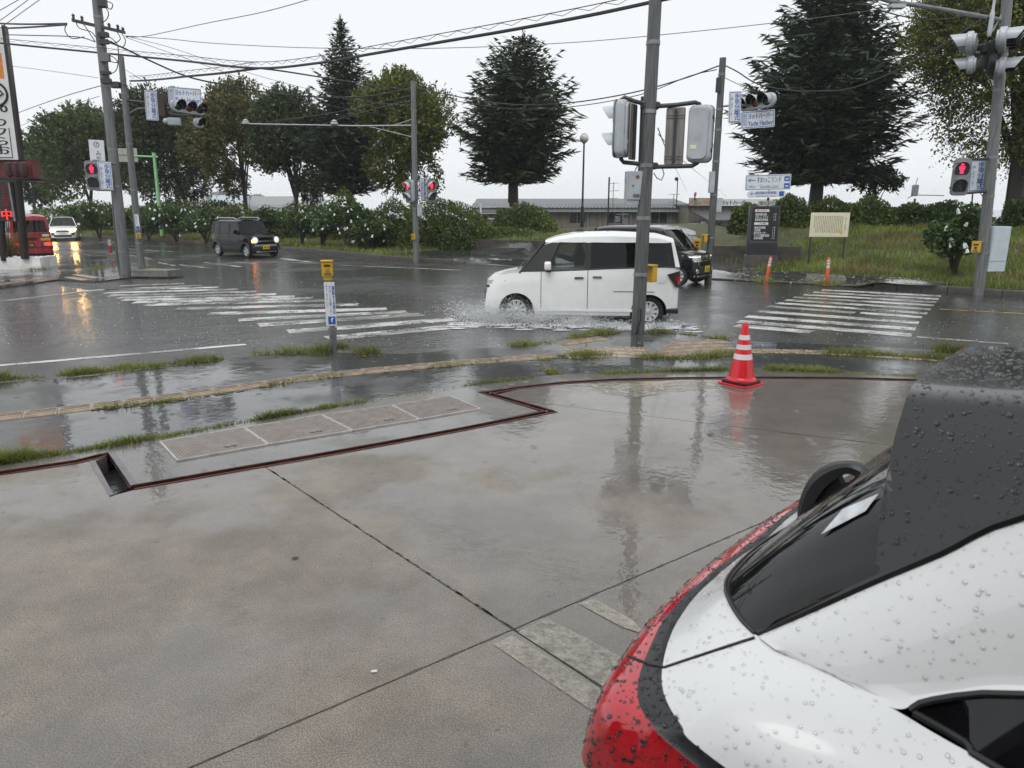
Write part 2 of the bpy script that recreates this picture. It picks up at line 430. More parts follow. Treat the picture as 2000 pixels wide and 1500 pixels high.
car_black = mat('car_paint_black', (0.006, 0.006, 0.009), 0.10, var=0.2, coat=0.0, spec=0.35)
car_red = mat('car_paint_red', (0.36, 0.012, 0.022), 0.25, var=0.12, coat=0.5)
dark_interior = mat('car_interior', (0.018, 0.018, 0.019), 0.7, var=0.3)
seat_fabric = mat('seat_fabric', (0.05, 0.048, 0.045), 0.8, var=0.2)
glass_dark = glass_mat('glass_privacy', (0.006, 0.006, 0.007), 0.02, 0.12)
glass_clear = glass_mat('glass_clear', (0.02, 0.024, 0.022), 0.02, 0.78)
green_pole = mat('green_pole_paint', (0.25, 0.52, 0.25), 0.35, var=0.1)
bark = mat('wet_bark', (0.03, 0.025, 0.02), 0.6, var=0.45, scale=4, bump=0.8, bscale=14, stretch=(3, 3, 0.6))

# ------------------------------------------------------------------ lettering
_TXT = {}
def glyphs(s, spacing=1.0):
    key = (s, spacing)
    if key in _TXT: return _TXT[key]
    cu = bpy.data.curves.new('lettering', 'FONT'); cu.body = s; cu.align_x = 'CENTER'
    cu.resolution_u = 2; cu.space_line = 0.92 * spacing
    o = bpy.data.objects.new('lettering', cu); COL.objects.link(o)
    bpy.context.view_layer.update()
    me = bpy.data.meshes.new_from_object(o.evaluated_get(bpy.context.evaluated_depsgraph_get()))
    v = np.zeros(len(me.vertices) * 3); me.vertices.foreach_get('co', v); v = v.reshape(-1, 3)
    f = [tuple(p.vertices) for p in me.polygons]
    bpy.data.objects.remove(o); bpy.data.curves.remove(cu); bpy.data.meshes.remove(me)
    _TXT[key] = (v, f); return _TXT[key]

def lettering(parent, s, c, right, up, w, h, m, name='lettering', vertical=False, bold=0.0):
    """print flat on a sign: fitted into w x h round the centre c"""
    if vertical: s = '\n'.join(s)
    v, f = glyphs(s)
    if not len(v): return None
    c, right, up = Vector(c), Vector(right).normalized(), Vector(up).normalized()
    lo, hi = v.min(0), v.max(0); sz = np.maximum(hi - lo, 1e-6)
    kx, ky = w / sz[0], h / sz[1]
    mid = (lo + hi) / 2; b = MB(); n = right.cross(up)
    for dx in ((0,) if not bold else (-bold, bold)):
        b.add([c + right * ((p[0] - mid[0]) * kx + dx) + up * ((p[1] - mid[1]) * ky) + n * (0.0006 if dx > 0 else 0) for p in v], f)
    me = bpy.data.meshes.new(name); me.from_pydata(b.v, [], b.f); me.materials.append(m)
    return link(name, me, parent)

def offset(pts, d):
    out = []
    for i, p in enumerate(pts):
        a = pts[max(i - 1, 0)]; b = pts[min(i + 1, len(pts) - 1)]
        t = Vector((b[0] - a[0], b[1] - a[1])).normalized()
        out.append(Vector((p[0] - t.y * d, p[1] + t.x * d)))
    return out

def resample(pts, step):
    pts = [Vector(p) for p in pts]; out = [pts[0]]; acc = 0.0
    for a, b in zip(pts, pts[1:]):
        L = (b - a).length; t = step - acc
        while t <= L:
            out.append(a.lerp(b, t / L)); t += step
        acc = L - (t - step)
    return out

def smooth_line(pts, n=6):
    """catmull-rom through the points"""
    P = [Vector(p) for p in pts]; out = []
    for i in range(len(P) - 1):
        a, b, c, d = P[max(i - 1, 0)], P[i], P[i + 1], P[min(i + 2, len(P) - 1)]
        for k in range(n):
            t = k / n
            out.append(0.5 * ((2 * b) + (c - a) * t + (2 * a - 5 * b + 4 * c - d) * t * t + (3 * b - a - 3 * c + d) * t ** 3))
    out.append(P[-1]); return out

def clip(poly, a, b, gap=0.0):
    """keep the part of poly on the side of a-b that lies to its left, gap away from it"""
    a, b = Vector(a[:2]), Vector(b[:2]); t = (b - a).normalized(); n = Vector((-t.y, t.x))
    s = lambda p: (Vector(p[:2]) - a).dot(n) - gap
    out = []
    for i in range(len(poly)):
        p, q = poly[i], poly[(i + 1) % len(poly)]; sp_, sq = s(p), s(q)
        if sp_ >= 0: out.append(Vector(p[:2]))
        if (sp_ >= 0) != (sq >= 0): out.append(Vector(p[:2]).lerp(Vector(q[:2]), sp_ / (sp_ - sq)))
    return out

def sstep(x, a, b):
    t = min(1, max(0, (x - a) / (b - a))); return t * t * (3 - 2 * t)

# ------------------------------------------------------------------ the setting: terrain, lake, road
def hgt(x, y):
    a = x * 0.77 - (y - 26.8) * 0.64; d = x * 0.64 + (y - 26.8) * 0.77
    h = 0.0
    h += (0.15 * sstep(d, 1, 6) + 0.45 * sstep(d, 4.6, 5.6) * sstep(a, -15, -7) + 0.25 * sstep(d, 6, 12)) * (1 - sstep(a, -3.2, -2.9))
    h += (0.62 * sstep(d, 6.6, 7.4) + 0.55 * sstep(d, 7.4, 10.5)) * sstep(a, 4.6, 5.0) * (1 - sstep(a, 8.3, 9.8))
    h += (0.18 * sstep(d, 2.2, 5.0) + 1.0 * sstep(d, 4.5, 11.0)) * sstep(a, 8.3, 9.8)
    h -= 0.7 * sstep(d, 10, 22) * sstep(a, -6, -3) * (1 - sstep(a, 5.5, 9))
    h += 0.02 * math.sin(x * 1.7 + y) + 0.015 * math.sin(y * 2.3 - x * 0.7)
    return h

g = MB(); g.grid([[(x, y, -1.0) for x in (-880, -200, 0, 200, 880)] for y in (-60, 60, 200, 880)])
tag(g.build('ground', soil), kind='structure')
lake_mat = mat('lake_water', (0.10, 0.115, 0.12), 0.12, var=0.1, scale=0.2, bump=0.15, bscale=0.8)
g = MB(); g.grid([[(x, y, -0.93) for x in (-870, -200, 0, 200, 870)] for y in (78, 200, 870)])
tag(g.build('lake', lake_mat), kind='structure')

FAR_KERB = [(-110, 118), (-60, 79), (-33, 56), (-23.2, 48.6), (-17.6, 43.4), (-12.3, 38.4), (-9.4, 35.6), (-7.1, 33.0), (-5.6, 31.0),
            (-3.8, 29.4), (0, 26.7), (6, 22.2), (7.7, 21.3), (9.1, 20.4), (10, 19.8), (11.1, 18.8), (12.5, 17.5), (25, 7.5), (45, -8)]
FK = [Vector((p[0], p[1])) for p in FAR_KERB]
road_poly = [(p.x, p.y) for p in offset(FK, 0.03)] + [(40, -30), (-110, -30)]
road = MB().poly([(x, y, ZR) for x, y in road_poly]).build('road', road_mat)
tag(road, kind='structure')

def kdist(x, y):
    q = Vector((x, y)); best = 1e9
    for a, b in zip(FK, FK[1:]):
        t = max(0, min(1, (q - a).dot(b - a) / (b - a).length_squared)); best = min(best, (q - a.lerp(b, t)).length)
    return best
def dropped(x, y):
    """how far the kerb is dropped here for the driveway and the crossing landing"""
    a = x * 0.77 - (y - 26.8) * 0.64
    return sstep(a, -3.2, -2.4) * (1 - sstep(a, 11.6, 12.4))
# far kerb: stones one by one along the road
fk_fine = [p for p in resample([Vector((p.x, p.y, 0)) for p in FK[2:]], 0.6)]
kerb = tag(link('kerb', None), kind='structure')
kst = MB().rbox(0.295, 0.06, -0.075, 0.585, 0.15, 0.19, 0.02, 'x').mesh('kerb_stone', kerb_dark)
for i, (p, q) in enumerate(zip(fk_fine, fk_fine[1:])):
    a = p.x * 0.77 - (p.y - 26.8) * 0.64
    if p.x > 17 or p.x < -33: continue
    o = link('kerb_stone', kst, kerb, (p.x, p.y, -0.125 * dropped(p.x, p.y)), math.atan2(q.y - p.y, q.x - p.x))

OFFS = [0.13, 0.5, 1, 1.7, 2.4, 3.2, 4, 4.7, 5.1, 5.5, 6.1, 6.8, 7.6, 8.6, 10, 12, 15, 19, 24, 32, 45]
fine = resample([Vector((p.x, p.y, 0)) for p in FK[1:-1]], 0.8)
fine = [Vector((p.x, p.y)) for p in fine]
tang = (FK[-3] - FK[2]).normalized()
nrm = Vector((-tang.y, tang.x))
cols = []
for i, p in enumerate(fine):
    a, b = fine[max(0, i - 3)], fine[min(len(fine) - 1, i + 3)]
    t = (b - a).normalized(); n1 = Vector((-t.y, t.x))
    col = []
    for k, d in enumerate(OFFS):
        n_ = n1.lerp(nrm, min(1, d / 10)).normalized(); q = p + n_ * d
        h_ = hgt(q.x, q.y) - (0.03 if k == 0 else 0); e_ = dropped(q.x, q.y) * (1 - sstep(d, 0.0, 1.6))
        col.append((q.x, q.y, h_ + (ZR - 0.012 - h_) * e_))
    cols.append(col)
verge = MB().grid(cols).build('verge', soil)
tag(verge, kind='structure')

# dark asphalt apron and driveway in front of the harbour, and the landing of the crossing
drive_poly = [(0.5, 26.25), (6, 22.0), (7.7, 21.15), (9.1, 20.25), (11.0, 18.75), (12.0, 19.1), (11.2, 20.6), (9.0, 22.6), (7.9, 23.6), (8.9, 26.3),
              (7.4, 27.0), (9.5, 33.0), (12, 48), (7.5, 50), (5.0, 37), (1.6, 32.4), (-2.2, 34.6), (-5.6, 32.4), (-3.7, 29.6)]
bm_rows = []
dm = MB()
xs = np.arange(-6, 13.1, 0.4)
tri = bmesh.new()
vs = [tri.verts.new((x, y, 0)) for x, y in drive_poly]; tri.faces.new(vs)
bmesh.ops.triangulate(tri, faces=tri.faces[:])
for _ in range(4):
    bmesh.ops.subdivide_edges(tri, edges=tri.edges[:], cuts=1, use_grid_fill=True)
def drive_z(x, y):
    h_ = hgt(x, y) + 0.035; e_ = dropped(x, y) * (1 - sstep(kdist(x, y), 0.0, 1.6)); return h_ + (ZR + 0.012 - h_) * e_
for v in tri.verts: v.co.z = drive_z(v.co.x, v.co.y)
me = bpy.data.meshes.new('driveway'); tri.to_mesh(me); tri.free(); me.materials.append(sidewalk_mat)
tag(link('driveway', me), kind='structure')

# ---- painted markings, each a sheet of its own just above the road
def stripe(pl, pr, w, m=paint_white, z=ZR + 0.004, name='crosswalk_stripe'):
    a, b = G(*pl, ZR), G(*pr, ZR); t = (b - a).normalized(); n = Vector((-t.y, t.x, 0)) * w / 2
    k = max(2, int((b - a).length / 0.25)); lo, hi = [], []
    for i in range(k + 1):
        q = a.lerp(b, i / k)
        lo.append((q.x - n.x + random.uniform(-.012, .012), q.y - n.y + random.uniform(-.012, .012), z))
        hi.append((q.x + n.x + random.uniform(-.012, .012), q.y + n.y + random.uniform(-.012, .012), z))
    return MB().grid([lo, hi]).build(name, m, road, smooth=False)

for pl, pr, w in [((235, 558.5), (360, 554), .4), ((150, 569.3), (395, 557.5), .4), ((202, 567), (428, 561), .4), ((205, 572), (465, 565), .4),
                  ((214, 577.5), (500, 569.5), .42), ((232, 581.5), (540, 574.5), .42), ((240, 586), (575, 579.5), .42), ((262, 590.5), (610, 583), .42),
                  ((285, 595.5), (640, 587), .42), ((345, 603), (700, 595), .44), ((408, 613), (755, 603.5), .44), ((466, 625), (795, 609), .42),
                  ((505, 635), (825, 614), .46), ((562, 648), (888, 623.5), .46), ((640, 661), (940, 633), .46)]:
    stripe(pl, pr, w)
for pl, pr, w in [((1605, 566.5), (1838, 578.5), .34), ((1588, 571), (1834, 584.5), .34), ((1570, 575.5), (1829, 590.5), .34), ((1550, 580.5), (1824, 597), .34),
                  ((1534, 586), (1818, 604.5), .34), ((1518, 592), (1812, 612.5), .34), ((1500, 598.5), (1670, 611), .34), ((1680, 611.5), (1802, 620), .32),
                  ((1480, 608), (1795, 631), .36), ((1458, 618), (1788, 643), .38), ((1442, 628), (1780, 655), .4), ((1438, 636), (1588, 649), .38)]:
    stripe(pl, pr, w)
stripe((-160, 728), (480, 673), .14, name='edge_line')
stripe((1790, 658), (1970, 672), .14, name='edge_line')
stripe((-30, 592), (150, 571), .14, name='edge_line')
stripe((126, 495), (212, 500.5), .15, name='edge_line')
stripe((105, 523), (150, 523), .4, name='stop_line')
stripe((310, 513), (342, 519), .14, name='lane_line')
stripe((350, 517), (412, 524), .14, name='lane_line')
stripe((520, 512), (690, 516), .13, name='lane_line')
stripe((460, 512), (500, 515), .13, name='lane_line')
stripe((230, 485), (360, 493), .15, name='lane_line')
stripe((550, 505), (612, 513), .3, name='stop_line')
stripe((400, 513), (470, 521), .2, name='lane_line')
stripe((640, 517), (905, 528), .14, name='edge_line')
stripe((985, 518), (1045, 507), .4, name='stop_line')
stripe((1835, 604), (2040, 615), .12, paint_orange, name='centre_line')

# ------------------------------------------------------------------ near side: pavement, forecourt, drain
WALK_OUT = [(-420, 790), (0, 748), (190, 733), (400, 705), (540, 691), (700, 689), (790, 691), (900, 683), (1000, 676), (1090, 668), (1160, 655), (1200, 649),
            (1330, 651), (1420, 663), (1500, 668), (1600, 672), (1760, 680), (1900, 690), (2000, 700), (2500, 745)]
WALK_IN = [(-420, 975), (0, 905), (200, 873), (400, 838), (640, 797), (800, 771), (930, 751), (1040, 739), (1150, 731), (1300, 726), (1420, 723), (1500, 723), (1650, 728), (1800, 736), (2000, 746), (2500, 785)]
ZW = -0.025
wo_ = smooth_line([G(*p, ZW) for p in WALK_OUT], 4)
wi_ = smooth_line([G(*p, ZW) for p in WALK_IN], 4)
walk_in_pts = [Vector((p.x, p.y)) for p in wi_]
sw = MB().prism([(p.x, p.y) for p in wo_] + [(p.x, p.y) for p in reversed(wi_)], -0.35, ZW)
# the kerb slopes down to the road
lip = offset([Vector((p.x, p.y)) for p in wo_], 0.14)
sw.grid([[(p.x, p.y, ZW - 0.002) for p in wo_], [(p.x, p.y, ZR - 0.01) for p in lip]])
pavement = tag(sw.build('pavement', sidewalk_mat, smooth=False), kind='structure')

CH = [(-420, 990), (0, 925), (150, 902), (203, 889)]                       # rusted slot drain, surveyed
CH2 = [(262, 952), (430, 923), (600, 894), (750, 867), (900, 839), (1076, 804)]
CH3 = [(1076, 804), (950, 768)]
CH4 = [(950, 768), (1010, 758), (1100, 748), (1200, 742), (1330, 739), (1500, 738), (1650, 739), (1800, 743), (2000, 753), (2500, 792)]
P2 = lambda L: [Vector(G(*p)[:2]) for p in L]
c1, c2, c3, c4 = P2(CH), P2(CH2), P2(CH3), P2(CH4)
W_CH = 0.052
near_edge = offset(c1, -W_CH) + P2([(176, 904), (214, 970)]) + offset(c2, -W_CH)[0:-1]
tip_near = P2([(1092, 805)])[0]
inner = P2([(973, 770)])[0]
near_edge += [tip_near, inner] + offset(c4, -W_CH)[1:]
far_edge = offset(c1, W_CH) + P2([(222, 881), (268, 946)]) + offset(c2, W_CH)[1:-1] + P2([(1052, 803), (930, 766)]) + offset(c4, W_CH)[1:]
fore_poly = near_edge + [Vector((14, 8)), Vector((14, -8)), Vector((-9, -8)), Vector((-9, 4.4))]
forecourt = tag(link('forecourt', None), kind='structure')
MB().poly([(p.x, p.y, -0.03) for p in fore_poly]).build('joint_filler', drain_dark, forecourt, smooth=False)
Z_ = Vector((0, 0, .0022)); A1, A2 = G(530, 920), G(995, 1225)
B1, B2 = G(370, 1500), G(1560, 990)
C1, C2 = G(1450, 835), G(1740, 870)
g_ = 0.0045
q1 = clip(clip(fore_poly, A1, A2, g_), B1, B2, g_)       # beyond B, right of A
q2 = clip(clip(fore_poly, A2, A1, g_), B1, B2, g_)
q3 = clip(clip(fore_poly, A1, A2, g_), B2, B1, g_)
q4 = clip(clip(fore_poly, A2, A1, g_), B2, B1, g_)
for q in (clip(q1, C1, C2, g_), clip(q1, C2, C1, g_), q2, q3, q4):
    if len(q) > 2: MB().prism([(p.x, p.y) for p in q], -0.3, 0.0).build('concrete_slab', concrete, forecourt, smooth=False)
# concrete strip between drain and pavement
strip_poly = far_edge + [p for p in reversed(offset(walk_in_pts, -0.05))]
MB().prism([(p.x, p.y) for p in strip_poly], -0.3, 0.002).build('drain_surround', concrete_strip, forecourt, smooth=False)
drain = thing('slot_drain', 'rusty red steel slot drain zigzagging round the concrete forecourt edge', 'drain')
for c in (c1, c2, c3, c4):
    lo, hi = offset(c, -0.06), offset(c, 0.06)
    MB().grid([[(p.x, p.y, -0.055) for p in lo], [(p.x, p.y, -0.055) for p in hi]]).build('channel_floor', drain_dark, drain, smooth=False)
    for side in (-1, 1):
        e0, e1 = offset(c, side * (W_CH - 0.017)), offset(c, side * (W_CH + 0.001))
        t = MB()
        rows = [[(p.x, p.y, -0.055) for p in e0], [(p.x, p.y, 0.006) for p in e0], [(p.x, p.y, 0.006) for p in e1], [(p.x, p.y, -0.055) for p in e1]]
        t.grid(rows).build('steel_edge', rust, drain, smooth=False)
# the open pit at the bend, its plate lips
pit = P2([(176, 904), (214, 970), (268, 946), (222, 881)])
MB().poly([(p.x, p.y, -0.27) for p in pit]).build('pit_floor', drain_dark, drain, smooth=False)
pw = MB()
for a, b in zip(pit, pit[1:] + pit[:1]):
    pw.add([(a.x, a.y, -0.28), (b.x, b.y, -0.28), (b.x, b.y, 0.0), (a.x, a.y, 0.0)], [(0, 1, 2, 3)])
pw.build('pit_wall', rust, drain, smooth=False)
for L_ in ([(176, 904), (214, 970), (222, 967), (186, 901)], [(222, 881), (268, 946), (256, 950), (211, 884)]):
    MB().prism([(p.x, p.y) for p in P2(L_)], -0.05, 0.007).build('pit_plate', steel_plate, drain, smooth=False)

# four grating covers
CT = [(312, 865), (477, 837), (628, 812), (765, 793), (880, 775)]
CB = [(346, 902), (525, 870), (690, 843), (820, 821), (940, 800)]
ct, cb = P2(CT), P2(CB)
gl = ['leftmost of four brown grating covers, nearest the open drain pit', 'second brown grating cover from the open drain pit',
      'third brown grating cover from the open drain pit', 'rightmost of four brown grating covers beside the drain zigzag']
for i in range(4):
    o = ct[i].lerp(cb[i], 0.5).lerp(ct[i + 1].lerp(cb[i + 1], 0.5), 0.5)
    r = thing('grating_cover', gl[i], 'drain cover', (o.x, o.y, 0.002), 0, 'grating covers along the drain')
    q = [p * 0.985 for p in (ct[i] - o, ct[i + 1] - o, cb[i + 1] - o, cb[i] - o)]
    at = lambda s, t: (q[0].lerp(q[1], s)).lerp(q[3].lerp(q[2], s), t)
    MB().prism([(p.x, p.y) for p in q], 0.0, 0.006).build('cover_plate', grating_mat, r, smooth=False)
    t = MB()
    for k in range(1, 34):
        a, b = at(k / 34, 0.03), at(k / 34, 0.97); d = (at(1, .5) - at(0, .5)).normalized() * 0.004
        t.prism([(a.x - d.x, a.y - d.y), (a.x + d.x, a.y + d.y), (b.x + d.x, b.y + d.y), (b.x - d.x, b.y - d.y)], 0.005, 0.011)
    for k in range(1, 16):
        a, b = at(0.02, k / 16), at(0.98, k / 16); d = (at(.5, 1) - at(.5, 0)).normalized() * 0.003
        t.prism([(a.x - d.x, a.y - d.y), (b.x - d.x, b.y - d.y), (b.x + d.x, b.y + d.y), (a.x + d.x, a.y + d.y)], 0.004, 0.009)
    tag(t.build('grating_bars', grating_mat, r, smooth=False), kind='stuff')
    for a, b in ((0, 1), (1, 2), (2, 3), (3, 0)):
        p0, p1 = q[a], q[b]; n = (p1 - p0).normalized(); n = Vector((-n.y, n.x)) * 0.007
        MB().prism([(p0.x - n.x, p0.y - n.y), (p1.x - n.x, p1.y - n.y), (p1.x + n.x, p1.y + n.y), (p0.x + n.x, p0.y + n.y)], 0.0, 0.0135 - 0.001 * (a % 2)).build('edge_bar', grating_edge, r, smooth=False)
    for s in (0.58, 0.66):
        a = at(s, 0.80); MB().box(a.x, a.y, 0.0115, 0.05, 0.025, 0.004).build('lifting_slot', drain_dark, r, smooth=False)

# grime and chips along the joints
rj = random.Random(12); jm = MB()
for (p, q) in ((A1, G(1175, 1340)), (B1, B2), (G(530, 920).lerp(A2, -.02), A2), (C1, C2)):
    p, q = Vector(p), Vector(q); L_ = (q - p).length; t = (q - p) / L_; n = Vector((-t.y, t.x, 0)); s_ = 0.0
    while s_ < L_:
        l_ = rj.uniform(.02, .16); w1, w2 = rj.uniform(.003, .011), rj.uniform(.003, .011); c = p + t * s_
        jm.add([c - n * w1 * .6 + Z_, c + t * l_ * .4 - n * w1 + Z_, c + t * l_ - n * w1 * .5 + Z_, c + t * l_ + n * w2 * .5 + Z_, c + t * l_ * .6 + n * w2 + Z_, c + n * w2 * .6 + Z_], [(0, 1, 2, 3, 4, 5)])
        s_ += l_ + rj.uniform(.0, .10)
tag(jm.build('joint_grime', mat('joint_grime', (.055, .048, .04), .4, var=.4, scale=30), forecourt, smooth=False), kind='stuff')
# faded parking marks and a pale concrete repair on the forecourt
def sheet(px, m, z, name, par):
    return MB().poly([(G(*p).x, G(*p).y, z) for p in px]).build(name, m, par, smooth=False)
sheet([(964, 1260), (1000, 1243), (1090, 1296), (1172, 1349), (1240, 1405), (1190, 1420), (1160, 1392)], paint_faded, 0.004, 'parking_line', forecourt)
sheet([(1012, 1236), (1068, 1209), (1150, 1250), (1212, 1284), (1240, 1345), (1185, 1346), (1090, 1286)], paint_faded, 0.0042, 'parking_line', forecourt)
sheet([(1130, 1180), (1160, 1170), (1235, 1212), (1260, 1240), (1215, 1226)], paint_faded, 0.0041, 'parking_line', forecourt)
patch_mat = wet_mat('pale_wet_repair', (0.27, 0.24, 0.185), (0.36, 0.33, 0.26), 0.25, 0.04, 0.9, 0.45, 0.1, 120, 0.002, 9, drops=4, worn=(1.6, 0.53, 1.0, 0.08), speck=0.2)
sheet([(1150, 752), (1200, 747), (1330, 744), (1405, 746), (1395, 758), (1320, 766), (1245, 776), (1180, 768)], patch_mat, 0.003, 'concrete_repair', forecourt)

# tactile paving, tile by tile
tile = MB().box(0, 0, 0.0, 0.292, 0.292, 0.02)
for k in range(4): tile.rbox(0, -0.108 + 0.072 * k, 0.013, 0.26, 0.028, 0.012, 0.005, 'z', 2)
tile_me = tile.mesh('tactile_tile', tactile_mat)
dot = MB().box(0, 0, 0.0, 0.292, 0.292, 0.02)
for i in range(5):
    for j in range(5): dot.lathe([(0.016, 0.009), (0.011, 0.016)], 6, (-0.116 + 0.058 * i, -0.116 + 0.058 * j, 0))
dot_me = dot.mesh('tactile_tile', tactile_mat)
def tiles(px, me, z, par):
    L = resample(smooth_line([G(*p, z) for p in px], 5), 0.3)
    for a, b in zip(L, L[1:]):
        m = (a + b) / 2
        o = link('tactile_tile', me, par, (m.x, m.y, z - 0.006 + random.uniform(-.002, .002)), math.atan2(b.y - a.y, b.x - a.x) + random.uniform(-.02, .02))
tiles([(-250, 838), (0, 815), (250, 786), (450, 759), (650, 732), (850, 713), (1000, 701), (1100, 694)], tile_me, ZW, pavement)
for k in range(3): tiles([(1105, 685 + 5.5 * k), (1200, 681 + 6 * k), (1290, 684 + 6.5 * k)], dot_me, ZW, pavement)
for k in range(4): tiles([(1275 + 12 * k, 694 - 8.2 * k), (1350 + 12 * k, 689 - 7.2 * k), (1432 + 4 * k, 684 - 6 * k)], tile_me, ZW, pavement)
tiles([(1095, 672), (1150, 664), (1195, 659)], tile_me, ZW, pavement)
tiles([(1450, 686), (1560, 687), (1700, 693), (1900, 706)], dot_me, ZW, pavement)

# ------------------------------------------------------------------ corner lot across the side road
lot_px = [(-500, 640), (0, 562), (110, 546), (185, 550), (250, 542), (288, 537), (302, 516), (245, 503), (207, 500), (100, 508), (0, 511), (-500, 540)]
lot = tag(MB().prism([(G(*p, -0.11).x, G(*p, -0.11).y) for p in lot_px], -0.5, -0.11).build('corner_pavement', sidewalk_mat, smooth=False), kind='structure')
ck = [(207, 501), (228, 503), (247, 505), (268, 508), (292, 514)]
for a, b in zip(ck, ck[1:]):
    p, q = G(*a, -0.1), G(*b, -0.1); d = (q - p); n = Vector((-d.y, d.x, 0)).normalized() * 0.2
    MB().obox(p - Vector((0, 0, .1)), d * 0.97, n, (0, 0, 0.24)).build('kerb_stone', kerb_mat, lot, smooth=False)
p = G(262, 540, -0.1)
blk = MB().slab([p, p + Vector((1.1, -.1, 0)), p + Vector((1.3, .55, 0)), p + Vector((.2, .75, 0))], (0, 0, 0.19)).build('kerb_stone', kerb_mat, lot, smooth=False)
for px, me_ in (([(-10, 557), (60, 547), (110, 542)], tile_me), ([(135, 541), (175, 548)], dot_me), ([(150, 536), (190, 543)], dot_me), ([(175, 524), (212, 520)], tile_me), ([(198, 543), (240, 539)], tile_me)):
    tiles(px, me_, -0.11, lot)

# ------------------------------------------------------------------ vegetation
leaf_green = leaf_mat('leaf_green', (0.045, 0.078, 0.024), (0.135, 0.175, 0.05))
leaf_olive = leaf_mat('leaf_olive', (0.065, 0.072, 0.024), (0.175, 0.165, 0.05))
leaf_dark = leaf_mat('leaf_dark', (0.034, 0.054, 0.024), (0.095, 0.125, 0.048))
leaf_autumn = leaf_mat('leaf_turning', (0.055, 0.085, 0.02), (0.19, 0.20, 0.045))
needle = leaf_mat('fir_needles', (0.020, 0.036, 0.021), (0.060, 0.086, 0.050), trans=0.1)
needle2 = leaf_mat('fir_needles_green', (0.02, 0.036, 0.018), (0.062, 0.086, 0.044), trans=0.1)
hedge_leaf = leaf_mat('azalea_leaf', (0.045, 0.078, 0.018), (0.14, 0.185, 0.04))
fruit_leaf = leaf_mat('quince_leaf', (0.03, 0.066, 0.018), (0.1, 0.155, 0.045))
bright_leaf = leaf_mat('bright_shrub_leaf', (0.06, 0.10, 0.015), (0.15, 0.19, 0.03))
grass_leaf = leaf_mat('grass_blade', (0.09, 0.15, 0.026), (0.27, 0.30, 0.07), rough=0.4)
grass_dry = leaf_mat('grass_dry', (0.15, 0.12, 0.04), (0.28, 0.23, 0.10), rough=0.6)
bag_mat = mat('white_paper_bag', (0.70, 0.72, 0.72), 0.5, var=0.08)

def unit(a): return a / np.maximum(np.linalg.norm(a, axis=1, keepdims=True), 1e-9)

def rhombs(name, c, ax, ln, wd, m, rng, up_bias=0.6):
    """leaf-shaped faces: centres c, long axes ax"""
    n = len(c); ax = unit(ax)
    rnd = rng.normal(size=(n, 3)); rnd[:, 2] += up_bias * 2
    s = unit(np.cross(ax, unit(rnd)))
    ln = np.broadcast_to(np.asarray(ln), (n,))[:, None]; wd = np.broadcast_to(np.asarray(wd), (n,))[:, None]
    v = np.empty((n, 4, 3))
    v[:, 0] = c - ax * ln / 2; v[:, 1] = c + s * wd / 2 - ax * ln * 0.08; v[:, 2] = c + ax * ln / 2; v[:, 3] = c - s * wd / 2 - ax * ln * 0.08
    return raw_mesh(name, v.reshape(-1, 3), np.arange(4 * n).reshape(-1, 4), m)

def limbs(mb, base, top, r, targets, rng, wob=0.25):
    """tapered trunk with limbs reaching to targets"""
    base, top = Vector(base), Vector(top); k = 7; pts, rs = [], []
    for i in range(k):
        t = i / (k - 1)
        pts.append(base.lerp(top, t) + Vector((rng.normal() * wob * 0.25 * t, rng.normal() * wob * 0.25 * t, 0)))
        rs.append(r * (1.25 if i == 0 else 1 - 0.75 * t))
    mb.tube(pts, rs, 9)
    for tg in targets:
        tg = Vector(tg); j = int(rng.integers(2, k - 1)); a = pts[j]
        mid = a.lerp(tg, 0.5) + Vector((0, 0, 0.12 * (tg - a).length))
        mb.tube([a, a.lerp(mid, 0.6), mid, mid.lerp(tg, 0.55), tg], [rs[j] * 0.55, rs[j] * 0.45, rs[j] * 0.32, rs[j] * 0.2, 0.015], 6)

